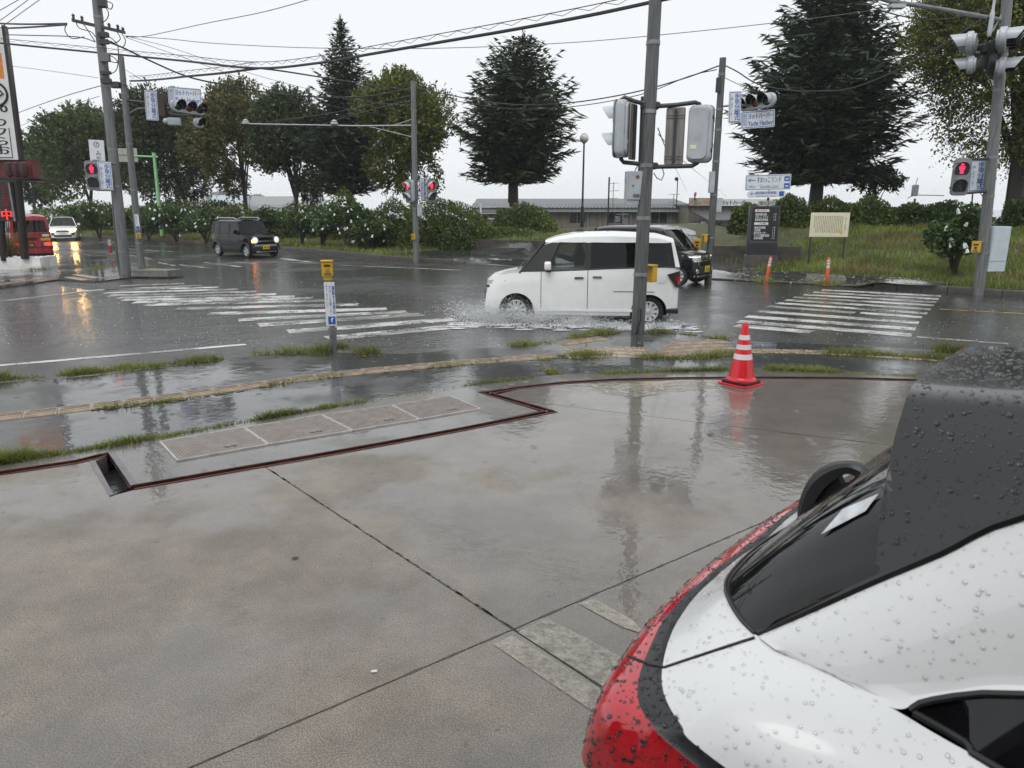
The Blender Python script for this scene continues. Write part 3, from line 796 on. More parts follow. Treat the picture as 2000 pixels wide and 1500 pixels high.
def deciduous(label, u0, u1, vtop, vbot, Y, ut, m, seed, n_spray=2300, leaf=0.26, trunk_r=0.2, group=None, zb=None, lobes=26):
    rng = np.random.default_rng(seed)
    k = Y / 1380.0
    ctr = AT((u0 + u1) / 2, (vtop + vbot) / 2, Y); rx = (u1 - u0) / 2 * k; rz = (vbot - vtop) / 2 * k
    bs = AT(ut, 405, Y); bs.z = hgt(bs.x, bs.y) if zb is None else zb
    root = thing('broadleaf_tree', label, 'tree', bs, 0, group)
    c0 = np.array(ctr - bs); R = np.array([rx, rx * 0.9, rz])
    lc, lr = [], []
    for i in range(lobes):
        d = unit(rng.normal(size=(1, 3)))[0]; d[2] = abs(d[2]) * 0.9 if rng.random() < 0.72 else d[2] * 0.8
        q = rng.uniform(0.45, 0.74); lc.append(c0 + d * R * q); lr.append(R * rng.uniform(0.26, 0.42))
    lc, lr = np.array(lc), np.array(lr)
    per = 9
    li = rng.integers(0, lobes, n_spray); d = unit(rng.normal(size=(n_spray, 3)))
    rad = rng.uniform(0.45, 1.0, (n_spray, 1)) ** 0.6
    p = lc[li] + d * lr[li] * rad
    low = c0[2] - rz * (0.88 + 0.1 * np.sin(p[:, 0] * 1.3) + 0.12 * rng.random(n_spray))
    p = p[p[:, 2] > low]; n = len(p)
    ang = p - c0; out = unit(ang / R); sd = unit(out * 0.9 + np.array([0, 0, 0.28]) + rng.normal(size=(n, 3)) * 0.4)
    s = np.repeat(rng.uniform(0.35, 0.85, n), per)[:, None] * np.tile(np.linspace(0, 1, per), n)[:, None]
    c = np.repeat(p, per, 0) + np.repeat(sd, per, 0) * s * rx * 0.22 + rng.normal(size=(n * per, 3)) * 0.06 * leaf * 4
    c[:, 2] -= (s[:, 0] ** 2) * 0.25
    ax = np.repeat(sd, per, 0) + rng.normal(size=(n * per, 3)) * 0.7
    sz = rng.uniform(0.65, 1.25, n * per) * leaf
    me = rhombs('crown', c, ax, sz, sz * 0.55, m, rng, 0.5)
    link('crown', me, root)
    t = MB(); tg = lc[rng.permutation(lobes)[:12]]
    limbs(t, (0, 0, -0.2), (c0[0], c0[1], c0[2] + rz * 0.2), trunk_r, tg, rng)
    t.build('trunk', bark, root)
    return root

def conifer(label, ut, vtop, Y, half_px, vskirt, m, seed, whorls=40, group=None, lean=(0, 0), trunk_r=0.22, zb=None, shape=0.85, sz=1.0, vmax=0.22):
    rng = np.random.default_rng(seed); k = Y / 1380.0
    bs = AT(ut, 405, Y); bs.z = hgt(bs.x, bs.y) if zb is None else zb
    H = AT(ut, vtop, Y).z - bs.z; z0 = AT(ut, vskirt, Y).z - bs.z; R = half_px * k
    root = thing('conifer_tree', label, 'tree', bs, 0, group)
    C, A, LN, WD = [], [], [], []
    tb = MB()
    tb.tube([(0, 0, -0.2), (0, 0, z0), (0, 0, H * 0.6), (0, 0, H)], [trunk_r * 1.25, trunk_r, trunk_r * 0.5, 0.03], 9)
    ph = 0.0
    for w in range(whorls):
        t = w / (whorls - 1); z = z0 + (H - z0) * (t ** 0.93)
        prof = (1 - t) ** shape
        if t < vmax: prof *= 0.62 + 0.38 * (t / vmax)
        prof *= 1 + 0.13 * math.sin(w * 2.1 + seed)
        nb = int(7 + 5 * (1 - t))
        for b in range(nb):
            ph += 2.399963; az = ph + rng.normal() * 0.2
            ln = max(0.25, R * prof * rng.uniform(0.72, 1.12)); dirx, diry = math.cos(az), math.sin(az)
            rise = -0.10 * (1 - t) + 0.55 * t
            m_ = max(4, int(ln / (0.17 * sz)))
            for i in range(m_):
                s = (i + 0.6) / m_
                q = np.array([dirx * ln * s, diry * ln * s, z + ln * (rise * s + 0.22 * s * s) + rng.normal() * 0.03])
                for side in (-1, 1):
                    bl = (0.14 + 0.34 * (1 - s) * min(1, s * 4)) * ln * rng.uniform(0.7, 1.15)
                    bl = min(bl, 1.1)
                    va = np.array([dirx * 0.72 - side * diry * 0.7, diry * 0.72 + side * dirx * 0.7, -0.08 + rng.normal() * 0.12])
                    nq = max(1, int(bl / (0.32 * sz)))
                    for j in range(nq):
                        f = (j + 0.5) / nq
                        C.append(q + va * bl * f + rng.normal(size=3) * 0.035); A.append(va + rng.normal(size=3) * 0.22)
                        LN.append((bl / nq * 1.35 + 0.08)); WD.append(rng.uniform(0.09, 0.17) * sz * (1.15 - 0.4 * f))
                if s > 0.85:
                    C.append(q + np.array([dirx, diry, 0.3]) * 0.12); A.append(np.array([dirx, diry, 0.4]) + rng.normal(size=3) * 0.1); LN.append(0.4 * sz); WD.append(0.11 * sz)
            if ln > 1.2 and b % 2 == 0:
                tb.tube([(0, 0, z), (dirx * ln * .5, diry * ln * .5, z + ln * (rise * .5 + .055)), (dirx * ln * .9, diry * ln * .9, z + ln * (rise * .9 + .18))], [0.05, 0.03, 0.01], 4)
    for i in range(14):
        C.append(np.array([rng.normal() * 0.05, rng.normal() * 0.05, H - 0.1 + 0.05 * i])); A.append(np.array([rng.normal() * 0.5, rng.normal() * 0.5, 1.0])); LN.append(0.4); WD.append(0.07)
    C = np.array(C); C[:, 0] += lean[0] * (C[:, 2] / H) ** 2; C[:, 1] += lean[1] * (C[:, 2] / H) ** 2
    link('crown', rhombs('crown', C, np.array(A), np.array(LN), np.array(WD), m, rng, 0.9), root)
    tb.build('trunk', bark, root)
    return root

def bush(name, label, cat, c, r, m, seed, n=5200, leaf=0.085, group=None, flat=0.35, stems=False):
    """clipped mound or loose shrub: c its base, r radii (x, y, height)"""
    rng = np.random.default_rng(seed)
    root = thing(name, label, cat, c, 0, group)
    d = unit(rng.normal(size=(n, 3))); d[:, 2] = np.abs(d[:, 2]) * 1.0 - 0.12
    lump = 1 + 0.10 * np.sin(d[:, 0] * 5 + seed) * np.cos(d[:, 1] * 4 + seed * 2) + 0.07 * np.sin(d[:, 2] * 9 + d[:, 0] * 7)
    sq = (np.abs(d) ** 2.6).sum(1) ** (-1 / 2.6)
    p = d * (sq * lump)[:, None] * np.array([r[0], r[1], r[2]]) * rng.uniform(0.80, 1.04, (n, 1))
    p[:, 2] = np.maximum(p[:, 2], 0.0)
    ax = d + rng.normal(size=(n, 3)) * 0.75
    sz = rng.uniform(0.6, 1.3, n) * leaf
    link('foliage', rhombs('foliage', p, ax, sz * 1.4, sz * 0.8, m, rng, 0.3), root)
    t = MB()
    for i in range(9):
        a = 2 * math.pi * i / 9
        t.tube([(0.08 * math.cos(a), 0.08 * math.sin(a), -0.1), (r[0] * 0.4 * math.cos(a), r[1] * 0.4 * math.sin(a), r[2] * 0.5), (r[0] * 0.7 * math.cos(a), r[1] * 0.7 * math.sin(a), r[2] * 0.75)], [0.03, 0.025, 0.012], 5)
    t.build('stem', bark, root)
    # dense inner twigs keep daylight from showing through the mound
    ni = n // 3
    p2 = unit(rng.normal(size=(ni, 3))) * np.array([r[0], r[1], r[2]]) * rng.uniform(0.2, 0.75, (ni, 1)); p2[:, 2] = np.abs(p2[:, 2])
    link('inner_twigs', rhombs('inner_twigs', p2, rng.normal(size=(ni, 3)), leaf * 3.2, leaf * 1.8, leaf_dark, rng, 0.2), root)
    return root

TG = 'trees along the lakeside'
deciduous('hazy broadleaf tree farthest along the row, behind the red van', 0, 135, 255, 425, 82, 62, leaf_green, 1, 2200, 0.36, group=TG)
deciduous('broad dark tree behind the concrete pole and pedestrian signal', 80, 280, 202, 425, 66, 172, leaf_green, 2, 4600, 0.29, group=TG)
deciduous('tall full tree behind the horizontal traffic signal and green pole', 215, 445, 163, 415, 58, 372, leaf_dark, 3, 5600, 0.24, group=TG)
deciduous('olive brown tree with forked trunk above the dark boxy car', 372, 562, 168, 412, 54, 482, leaf_olive, 4, 5200, 0.22, group=TG)
deciduous('narrow dark tree just beside the tall pointed conifer', 485, 665, 170, 418, 52, 577, leaf_dark, 5, 5200, 0.22, group=TG)
conifer('tall pointed blue green conifer rising above the tree row', 684, 48, 49, 92, 376, needle, 6, 60, TG, shape=0.78)
deciduous('yellowish green tree behind the pole with the long thin arm', 690, 932, 142, 398, 45, 800, leaf_autumn, 7, 7000, 0.19, group=TG)
conifer('broad dark conifer with ragged top beside the round lamp', 1002, 80, 42, 130, 352, needle2, 8, 50, TG, shape=0.62, lean=(0.5, 0), vmax=0.3, trunk_r=0.28)
conifer('huge dark conifer behind the blue direction sign', 1592, -50, 36, 168, 352, needle, 9, 58, TG, shape=0.55, trunk_r=0.3, vmax=0.2)
deciduous('large yellow green tree overhanging the signals at the frame edge', 1775, 2230, -150, 350, 29, 1985, leaf_autumn, 10, 15000, 0.13, trunk_r=0.36, group=TG, lobes=34)
deciduous('small sparse tree with fan of branches beside the huge conifer', 1655, 1768, 322, 402, 37, 1705, leaf_dark, 12, 420, 0.17, trunk_r=0.09, group=TG, lobes=12)
for i, (u0, u1, vt, Y) in enumerate([(-80, 40, 300, 100), (-140, 0, 280, 90)]):
    deciduous(['pale distant tree behind the restaurant sign, highest of two', 'pale distant tree mostly hidden by the restaurant sign'][i], u0, u1, vt, 402, Y, (u0 + u1) / 2, leaf_green, 30 + i, 900, 0.45, group=TG)

def px_bush(name, label, cat, u0, u1, vt, vb, Y, m, seed, **kw):
    k = Y / 1380.0; b = AT((u0 + u1) / 2, vb, Y); t = AT((u0 + u1) / 2, vt, Y)
    zg = hgt(b.x, Y) - 0.05; b.z = zg
    return bush(name, label, cat, b, ((u1 - u0) / 2 * k, min((u1 - u0) / 2 * k * 0.8, 1.8), t.z - zg), m, seed, **kw)
HG = 'clipped azalea mounds'
px_bush('hedge', 'big clipped azalea hedge behind the pole with red pedestrian signals', 'hedge', 785, 955, 396, 492, 36, hedge_leaf, 41, n=12000, group=HG)
px_bush('hedge', 'clipped azalea hedge just beside the bagged fruit trees', 'hedge', 700, 830, 400, 494, 37, hedge_leaf, 42, n=9000, group=HG)
px_bush('hedge', 'round azalea mound in front of the white railing', 'hedge', 962, 1080, 402, 462, 38.5, hedge_leaf, 43, n=7000, group=HG)
px_bush('hedge', 'low loose shrub beside the dark retaining wall', 'hedge', 860, 925, 448, 492, 34.5, fruit_leaf, 44, n=2500, group=HG)
px_bush('hedge', 'low green growth on top of the dark retaining wall', 'hedge', 905, 1050, 444, 475, 36.3, hedge_leaf, 45, n=3500, group=HG)
px_bush('hedge', 'round azalea mound half hidden by the black sign pylon', 'hedge', 1424, 1490, 400, 455, 31, hedge_leaf, 46, n=4500, group=HG)
px_bush('hedge', 'azalea mound between the sign pylon and cream board', 'hedge', 1500, 1576, 386, 470, 31.5, hedge_leaf, 47, n=5500, group=HG)
px_bush('hedge', 'azalea mound behind the cream notice board', 'hedge', 1566, 1664, 390, 455, 32.5, hedge_leaf, 48, n=5500, group=HG)
px_bush('hedge', 'rounded azalea mound touching the cream board edge', 'hedge', 1640, 1740, 390, 458, 31, hedge_leaf, 49, n=6500, group=HG)
px_bush('hedge', 'low azalea mound between the board and bagged fruit tree', 'hedge', 1720, 1812, 400, 450, 31, hedge_leaf, 50, n=5000, group=HG)
px_bush('hedge', 'azalea mound right behind the lone bagged fruit tree', 'hedge', 1780, 1885, 398, 460, 30, fruit_leaf, 51, n=6000, group=HG)
px_bush('hedge', 'shrub clinging to the thick trunk beside the pale cabinet', 'hedge', 1955, 2050, 385, 450, 28, fruit_leaf, 52, n=3000, group=HG)
px_bush('hedge', 'yellow green shrub growing over the fruit trees', 'hedge', 640, 712, 376, 440, 43, bright_leaf, 53, n=3200, leaf=0.11, group=HG)
px_bush('hedge', 'bright shrub above the dark boxy car', 'hedge', 425, 505, 402, 455, 47, bright_leaf, 54, n=3200, leaf=0.11, group=HG)
px_bush('hedge', 'green thicket behind the dark boxy car nose', 'hedge', 480, 700, 405, 476, 46, hedge_leaf, 55, n=9000, leaf=0.11, group=HG)
px_bush('hedge', 'long thicket behind the first bagged fruit trees', 'hedge', 240, 450, 396, 466, 54, hedge_leaf, 56, n=8000, leaf=0.13, group=HG)
px_bush('hedge', 'far thicket behind the white wagon and red van', 'hedge', 60, 290, 398, 462, 62, hedge_leaf, 57, n=8000, leaf=0.14, group=HG)
px_bush('hedge', 'bare topped brush beside the fading house roofs', 'hedge', 380, 470, 392, 425, 58, fruit_leaf, 58, n=2200, leaf=0.14, group=HG)

bagm = MB()
bagm.add([(-.06, -.035, -.19), (.06, -.035, -.19), (.06, .035, -.19), (-.06, .035, -.19), (-.045, -.02, -.06), (.045, -.02, -.06), (.045, .02, -.06), (-.045, .02, -.06), (0, 0, 0.0)],
         [(0, 3, 2, 1), (0, 1, 5, 4), (1, 2, 6, 5), (2, 3, 7, 6), (3, 0, 4, 7), (4, 5, 8), (5, 6, 8), (6, 7, 8), (7, 4, 8)])
bag_me = bagm.mesh('paper_bag', bag_mat, smooth=False)
def fruit_tree(label, u, v, width, vt, seed, nbag, n=2400, leaf=0.13, baglabel=None, z=None, bag_s=1.0, short=''):
    rng = np.random.default_rng(seed)
    g0 = G(u, v, 0.0)
    for _ in range(4): g0 = G(u, v, hgt(g0.x, g0.y))
    Y = g0.y; k = Y / 1380.0; top = AT(u, vt, Y).z; H = top - g0.z; R = width / 2 * k
    root = thing('fruit_tree', label, 'tree', g0, 0, 'bagged fruit trees')
    lobes = 9; lc = np.stack([rng.normal(size=lobes) * R * 0.42, rng.normal(size=lobes) * R * 0.42, H * rng.uniform(0.42, 0.86, lobes)], 1)
    d = unit(rng.normal(size=(n, 3))); p = lc[rng.integers(0, lobes, n)] + d * np.array([R * 0.5, R * 0.5, H * 0.2]) * rng.uniform(0.4, 1.0, (n, 1))
    sz = rng.uniform(0.6, 1.3, n) * leaf
    link('crown', rhombs('crown', p, d + rng.normal(size=(n, 3)) * 0.6 + np.array([0, 0, -0.3]), sz * 1.3, sz * 0.85, fruit_leaf, rng, 0.3), root)
    t = MB()
    for i in range(5):
        a = rng.uniform(0, 6.28); tgt = lc[i]
        t.tube([(0.05 * math.cos(a), 0.05 * math.sin(a), -0.1), (tgt[0] * 0.3, tgt[1] * 0.3, H * 0.25), (tgt[0] * 0.8, tgt[1] * 0.8, tgt[2] * 0.8), tuple(tgt)], [0.05, 0.045, 0.025, 0.008], 6)
    t.build('trunk', bark, root)
    fd = np.array([-g0.x, -g0.y, 0]) / math.hypot(g0.x, g0.y)
    for i in range(nbag):
        q = lc[rng.integers(0, lobes)] + (fd * rng.uniform(0.3, 1.0) * R * 0.6 + rng.normal(size=3) * np.array([R * 0.35, R * 0.25, H * 0.12]))
        q[2] = min(max(q[2], H * 0.22), H * 0.9)
        o = link('paper_bag', bag_me, None, Vector(q) + g0, rng.uniform(0, 6.28))
        s = rng.uniform(0.6, 0.95) * bag_s; o.scale = (s, s, s); o.rotation_euler = (rng.normal() * 0.35, rng.normal() * 0.35, rng.uniform(0, 6.28))
        tag(o, baglabel or 'white paper bag hanging in the fruit tree ' + short, 'paper bag', ('paper bags in the fruit tree ' + short) if not baglabel else 'paper bags on the lone fruit tree')
names = ['bagged fruit tree nearest the white wagon', 'bagged fruit tree just past the white wagon headlamp', 'bagged fruit tree seen against the concrete utility pole',
         'bagged fruit tree between the concrete pole and green pole', 'bagged fruit tree right behind the green pole', 'bagged fruit tree full of white bags behind the dark boxy car tail',
         'fruit tree half hidden above the dark boxy car', 'fruit tree with leaning stem beside the dark boxy car nose', 'bagged fruit tree with two dark stems past the boxy car',
         'bagged fruit tree full of white bags above the button post', 'last bagged fruit tree of the row beside the azalea hedge']
shorts = ['nearest the white wagon', 'just past the white wagon', 'behind the concrete pole', 'between concrete pole and green pole', 'behind the green pole', 'behind the boxy car tail', 'above the boxy car', 'at the boxy car nose', 'with two dark stems', 'above the button post', 'next to the azalea hedge']
for i, (u, v, w, vt, nb) in enumerate([(150, 461, 60, 404, 6), (195, 462.5, 64, 402, 9), (245, 464, 60, 400, 5), (290, 466, 66, 398, 8), (345, 469, 78, 400, 22), (402, 472, 74, 404, 26),
                                       (520, 476, 70, 402, 3), (590, 480, 66, 408, 5), (628, 482, 80, 398, 12), (680, 485, 96, 394, 22), (722, 488, 84, 410, 16)]):
    fruit_tree(names[i], u, v, w, vt, 60 + i, nb, short=shorts[i])
fruit_tree('lone dark green fruit tree with white bags on the bank', 1862, 543, 128, 388, 80, 18, 5200, 0.10, 'white paper bag over fruit on the lone bank tree', bag_s=1.1)

# ---- grass
def blades(name, pts, hts, wds, m, rng, lean=0.45):
    n = len(pts); az = rng.uniform(0, 6.283, n); dx, dy = np.cos(az), np.sin(az)
    ln = rng.normal(size=(n, 2)) * lean
    v = np.empty((n, 3, 3))
    v[:, 0] = pts + np.stack([dx * wds, dy * wds, np.zeros(n)], 1); v[:, 1] = pts - np.stack([dx * wds, dy * wds, np.zeros(n)], 1)
    v[:, 2] = pts + np.stack([ln[:, 0] * hts, ln[:, 1] * hts, hts], 1)
    return raw_mesh(name, v.reshape(-1, 3), np.arange(3 * n).reshape(-1, 3), m)

rng = np.random.default_rng(5)
FA = np.array([(p.x, p.y) for p in fine])
def in_drive(x, y):
    inside = False; n = len(drive_poly)
    for i in range(n):
        (x1, y1), (x2, y2) = drive_poly[i], drive_poly[i - 1]
        if (y1 > y) != (y2 > y) and x < (x2 - x1) * (y - y1) / (y2 - y1) + x1: inside = not inside
    return inside
pts, hs, ws = [], [], []; dry = []; dh = []
sel = [i for i, p in enumerate(fine) if -36 < p.x < 17]
sel2 = [i for i in sel if fine[i].x > 6]
for _k in range(82000):
    i = sel[int(rng.integers(0, len(sel)))] if _k < 36000 else sel2[int(rng.integers(0, len(sel2)))]; p = fine[i]; d = 0.15 + 11.5 * rng.random() ** (1.5 if _k < 36000 else 1.0)
    a, b = fine[max(0, i - 3)], fine[min(len(fine) - 1, i + 3)]; t = (b - a).normalized(); n1 = Vector((-t.y, t.x))
    q = p + n1.lerp(nrm, min(1, d / 10)).normalized() * d + t * rng.uniform(-.5, .5)
    if in_drive(q.x, q.y): continue
    z = hgt(q.x, q.y) - 0.01
    far_ = q.x > 6
    h = rng.uniform(0.06, 0.24) * ((0.75 + 0.8 * max(0, math.sin(q.x * 2.3 + 1.3 * math.sin(q.y * 1.7)) * math.sin(q.y * 1.9))) if far_ else 1.0)
    if math.sin(q.x * 1.1 + 2) * math.sin(q.y * 0.9) > 0.45 and rng.random() < 0.6: dry.append((q.x, q.y, z)); dh.append(h)
    else: pts.append((q.x, q.y, z)); hs.append(h); ws.append(0.012 if far_ else 0.02)
tag(link('grass', blades('grass', np.array(pts), np.array(hs), np.array(ws), grass_leaf, rng)), 'green wet grass covering the far verge and bank', 'grass', kind='stuff')
tag(link('dry_grass', blades('dry_grass', np.array(dry), np.array(dh), np.full(len(dry), 0.016), grass_dry, rng)), 'yellowed dry grass patches on the far bank', 'grass', kind='stuff')

def weed_strip(px, z, n, spread, hmin, hmax, out, clump=2.2):
    L = resample(smooth_line([G(*p, z) for p in px], 5), 0.05)
    c = np.array([(p.x, p.y, z) for p in L]); k = len(c)
    dens = np.clip(np.sin(np.arange(k) * 0.05 * clump * 2 + rng.uniform(0, 6)) + np.sin(np.arange(k) * 0.05 * clump * 5.3) * 0.7 + 1.0, 0.5, 2.0)
    idx = rng.choice(k, n, p=dens / dens.sum())
    q = c[idx] + np.concatenate([rng.normal(size=(n, 2)) * spread, np.zeros((n, 1))], 1)
    h = rng.uniform(hmin, hmax, n) * np.clip(dens[idx], 0.4, 1.6)
    out.append((q, h))
W = []
weed_strip([(-150, 935), (0, 905), (200, 874), (400, 839)], 0.0, 4200, 0.03, 0.03, 0.085, W, 1.0)
weed_strip([(400, 839), (520, 817), (650, 795)], 0.0, 1100, 0.025, 0.02, 0.06, W)
weed_strip([(640, 797), (800, 771), (930, 751), (1040, 739)], 0.0, 900, 0.03, 0.012, 0.04, W, 1.4)
weed_strip([(1150, 731), (1300, 726), (1420, 723), (1500, 722)], 0.0, 1800, 0.035, 0.015, 0.05, W, 1.0)
weed_strip([(1500, 722), (1650, 728), (1800, 736), (1950, 745)], 0.0, 2200, 0.035, 0.015, 0.06, W, 0.8)
weed_strip([(-30, 746), (0, 743), (80, 738)], ZW, 900, 0.06, 0.04, 0.11, W)
weed_strip([(132, 733), (200, 727), (310, 716)], ZW, 1700, 0.055, 0.03, 0.12, W, 1.3)
weed_strip([(225, 722), (275, 716)], ZW, 260, 0.07, 0.08, 0.26, W, 0.5)
weed_strip([(325, 712), (430, 702)], ZW, 800, 0.06, 0.03, 0.13, W, 1.0)
weed_strip([(480, 694), (530, 690), (610, 690)], ZW, 420, 0.06, 0.03, 0.10, W)
weed_strip([(605, 690), (640, 688)], ZW, 500, 0.06, 0.04, 0.16, W)
weed_strip([(655, 680), (690, 684), (730, 692)], ZW, 700, 0.08, 0.04, 0.13, W)
weed_strip([(190, 800), (320, 785), (500, 760)], ZW, 350, 0.03, 0.02, 0.05, W)
weed_strip([(500, 757), (650, 736), (860, 716), (1010, 703)], ZW, 600, 0.04, 0.02, 0.05, W, 1.6)
weed_strip([(1000, 676), (1080, 668), (1150, 655)], ZW, 700, 0.06, 0.03, 0.08, W)
weed_strip([(1160, 652), (1200, 650)], ZW, 900, 0.07, 0.05, 0.16, W)
weed_strip([(1055, 704), (1100, 697), (1180, 694)], ZW, 800, 0.08, 0.03, 0.08, W)
weed_strip([(1070, 722), (1085, 732), (1098, 738)], ZW, 300, 0.05, 0.03, 0.07, W)
weed_strip([(1270, 650), (1330, 652), (1420, 664)], ZW, 600, 0.05, 0.03, 0.08, W)
weed_strip([(1230, 696), (1300, 700), (1390, 697), (1440, 686)], ZW, 1000, 0.06, 0.03, 0.08, W, 1.2)
weed_strip([(1450, 688), (1600, 690), (1750, 696), (1880, 706)], ZW, 1900, 0.06, 0.03, 0.08, W, 1.0)
weed_strip([(1830, 685), (1900, 690)], ZW, 400, 0.06, 0.04, 0.14, W)
weed_strip([(1480, 551), (1510, 551)], -0.10, 350, 0.12, 0.05, 0.16, W)
weed_strip([(1600, 556), (1640, 558)], -0.10, 350, 0.12, 0.05, 0.16, W)
weed_strip([(270, 535), (305, 522)], -0.1, 300, 0.12, 0.05, 0.15, W)
weed_strip([(60, 528), (90, 524)], -0.1, 250, 0.12, 0.05, 0.15, W)
weed_strip([(170, 526), (215, 519)], -0.1, 300, 0.15, 0.04, 0.12, W)
q = np.concatenate([w[0] for w in W]); h = np.concatenate([w[1] for w in W])
cut = rng.random(len(q)) < 0.8
tag(link('weeds', blades('weeds', q[cut], h[cut], np.full(cut.sum(), 0.0042), grass_leaf, rng, 0.7)), 'green weeds sprouting along the pavement joints', 'weeds', kind='stuff')
tag(link('dry_weeds', blades('dry_weeds', q[~cut], h[~cut], np.full((~cut).sum(), 0.0042), grass_dry, rng, 0.9)), 'straw coloured weeds among the pavement joints', 'weeds', kind='stuff')
# moss and soil under the weeds
ms = MB()
for w in W[:21]:
    for p in w[0][::7]:
        r_ = rng.uniform(0.015, 0.045); k0 = rng.uniform(0, 6)
        ms.add([(p[0] + r_ * math.cos(k0 + i * 1.05) * rng.uniform(.6, 1.3), p[1] + r_ * math.sin(k0 + i * 1.05) * rng.uniform(.6, 1.3), ZW + 0.0285 + rng.uniform(0, .002)) if False else
                (p[0] + r_ * math.cos(k0 + i * 1.05) * rng.uniform(.6, 1.3), p[1] + r_ * math.sin(k0 + i * 1.05) * rng.uniform(.6, 1.3), ZW + 0.003 + rng.uniform(0, .004)) for i in range(6)], [(0, 1, 2, 3, 4, 5)])
moss = mat('moss_soil', (0.06, 0.062, 0.02), 0.6, var=0.5, scale=8, var2=(0.14, 0.11, 0.05))
tag(ms.build('moss', moss, None, smooth=False), 'moss and wet soil patches under the pavement weeds', 'moss', kind='stuff')
# fallen leaves on the landing of the far crossing and a few on the forecourt
fl = []; fa = []
for _ in range(900):
    p = G(rng.uniform(1430, 1800), rng.uniform(524, 562), -.08); 
    if in_drive(p.x, p.y): fl.append((p.x, p.y, drive_z(p.x, p.y) + 0.008)); fa.append((rng.normal(), rng.normal(), 0.1))
fl_m = leaf_mat('fallen_leaf', (0.30, 0.26, 0.10), (0.55, 0.52, 0.36), rough=0.4)
tag(link('fallen_leaves', rhombs('fallen_leaves', np.array(fl), np.array(fa), 0.10, 0.065, fl_m, rng, 4.0)), 'pale fallen leaves scattered on the landing of the far crossing', 'fallen leaves', kind='stuff')
for u, v, s, cc, lb in [(577, 1090, .03, (0.05, 0.02, 0.015), 'dark red leaf scrap lying alone on the concrete'), (731, 1311, .022, (0.6, 0.6, 0.56), 'tiny white scrap lying on the concrete near the joint'),
                    (1388, 848, .05, (0.10, 0.06, 0.035), 'curled brown leaf on the wet concrete near the cone'), (1605, 925, .028, (0.6, 0.55, 0.3), 'small pale yellow leaf near the rear wiper')]:
    p = G(u, v, 0.006); m_ = mat('litter_' + str(u), cc, 0.5, var=0.2)
    t = MB().grid([[(-s * .6, -s * .3, 0), (0, -s * .5, s * .15), (s * .6, -s * .2, 0)], [(-s * .7, s * .2, s * .1), (0, s * .4, 0.002), (s * .5, s * .3, s * .2)]])
    o = t.build('fallen_leaf', m_); o.location = p; tag(o, lb, 'leaf')

# ------------------------------------------------------------------ poles, signals, signs
Z3 = Vector((0, 0, 1))
def rz_of(n): return math.atan2(n[0], -n[1])

def pole(name, label, base, top, r0, r1, m, bands=(), group=None, cat='pole'):
    base, top = Vector(base), Vector(top)
    root = thing(name, label, cat, base, 0, group)
    d = top - base
    MB().tube([Vector((0, 0, -0.3)), d * 0.33, d * 0.66, d], [r0, r0 + (r1 - r0) * .33, r0 + (r1 - r0) * .66, r1], 18).build('shaft', m, root)
    for b in bands:
        c = d * b; dn = d.normalized()
        MB().tube([c - dn * 0.03, c + dn * 0.03], r0 + (r1 - r0) * b + 0.008, 18).build('band', galv, root)
    return root, base

def ped_signal(label, c, n, lit, s=1.0, group='pedestrian signals', label_sticker=False):
    """two-lamp pedestrian signal, faces -y in its own frame"""
    r = thing('pedestrian_signal', label, 'pedestrian signal', c, rz_of(n), group); r.scale = (s, s, s)
    MB().rbox(0, 0.03, 0, 0.37, 0.16, 0.86, 0.09, 'y', 6).build('housing', signal_grey, r)
    MB().rbox(0, 0.125, 0, 0.30, 0.05, 0.78, 0.09, 'y', 6).build('rear_cover', signal_grey, r)
    MB().rbox(0, -0.058, 0, 0.385, 0.022, 0.875, 0.09, 'y', 6).build('front_rim', galv, r)
    for k, z in enumerate((0.2, -0.2)):
        MB().rbox(0, -0.078, z, 0.29, 0.03, 0.29, 0.06, 'y', 5).build('lens', red_lens if k == 0 else lens_dark, r)
        v = MB()
        prof = []
        for a in range(-20, 201, 20):
            t = math.radians(a); prof.append((0.165 * math.cos(t) * 1.0, 0.155 * math.sin(t)))
        rows = [[(x, -0.07, z + zz) for x, zz in prof], [(x * 1.02, -0.07 - 0.24 * max(0.15, (zz + 0.155) / 0.31), z + zz) for x, zz in prof],
                [(x * 0.97, -0.07 - 0.24 * max(0.15, (zz + 0.155) / 0.31), z + zz * 0.97) for x, zz in prof], [(x * 0.95, -0.07, z + zz * 0.95) for x, zz in prof]]
        v.grid(rows).build('visor', signal_pale, r)
        fg = MB(); y = -0.096
        fig = red_glow if (lit and k == 0) else dark_metal
        fg.slab([(0.03 * math.cos(a), y, z + 0.085 + 0.03 * math.sin(a)) for a in np.linspace(0, 6.28, 11)[:-1]], (0, 0.004, 0))
        if k == 0:
            fg.slab([(-.055, y, z + .05), (-.055, y, z - .03), (-.035, y, z - .03), (-.032, y, z - .12), (-.004, y, z - .12), (0, y, z - .03), (.004, y, z - .12), (.032, y, z - .12), (.035, y, z - .03), (.055, y, z - .03), (.055, y, z + .05)], (0, 0.004, 0))
        else:
            fg.slab([(-.03, y, z + .05), (-.05, y, z - .03), (-.02, y, z - .02), (-.05, y, z - .12), (-.02, y, z - .12), (0, y, z - .04), (.04, y, z - .12), (.06, y, z - .11), (.025, y, z - .02), (.05, y, z - .03), (.03, y, z + .05)], (0, 0.004, 0))
        fg.build('figure', fig, r, smooth=False)
    for z in (-0.25, 0.25):
        MB().rbox(-0.19, 0.0, z, 0.03, 0.05, 0.05, 0.01).build('latch', dark_metal, r)
    MB().rbox(0.06, 0.152, -0.2, 0.1, 0.004, 0.06, 0.004).build('maker_label', sign_cream, r)
    return r

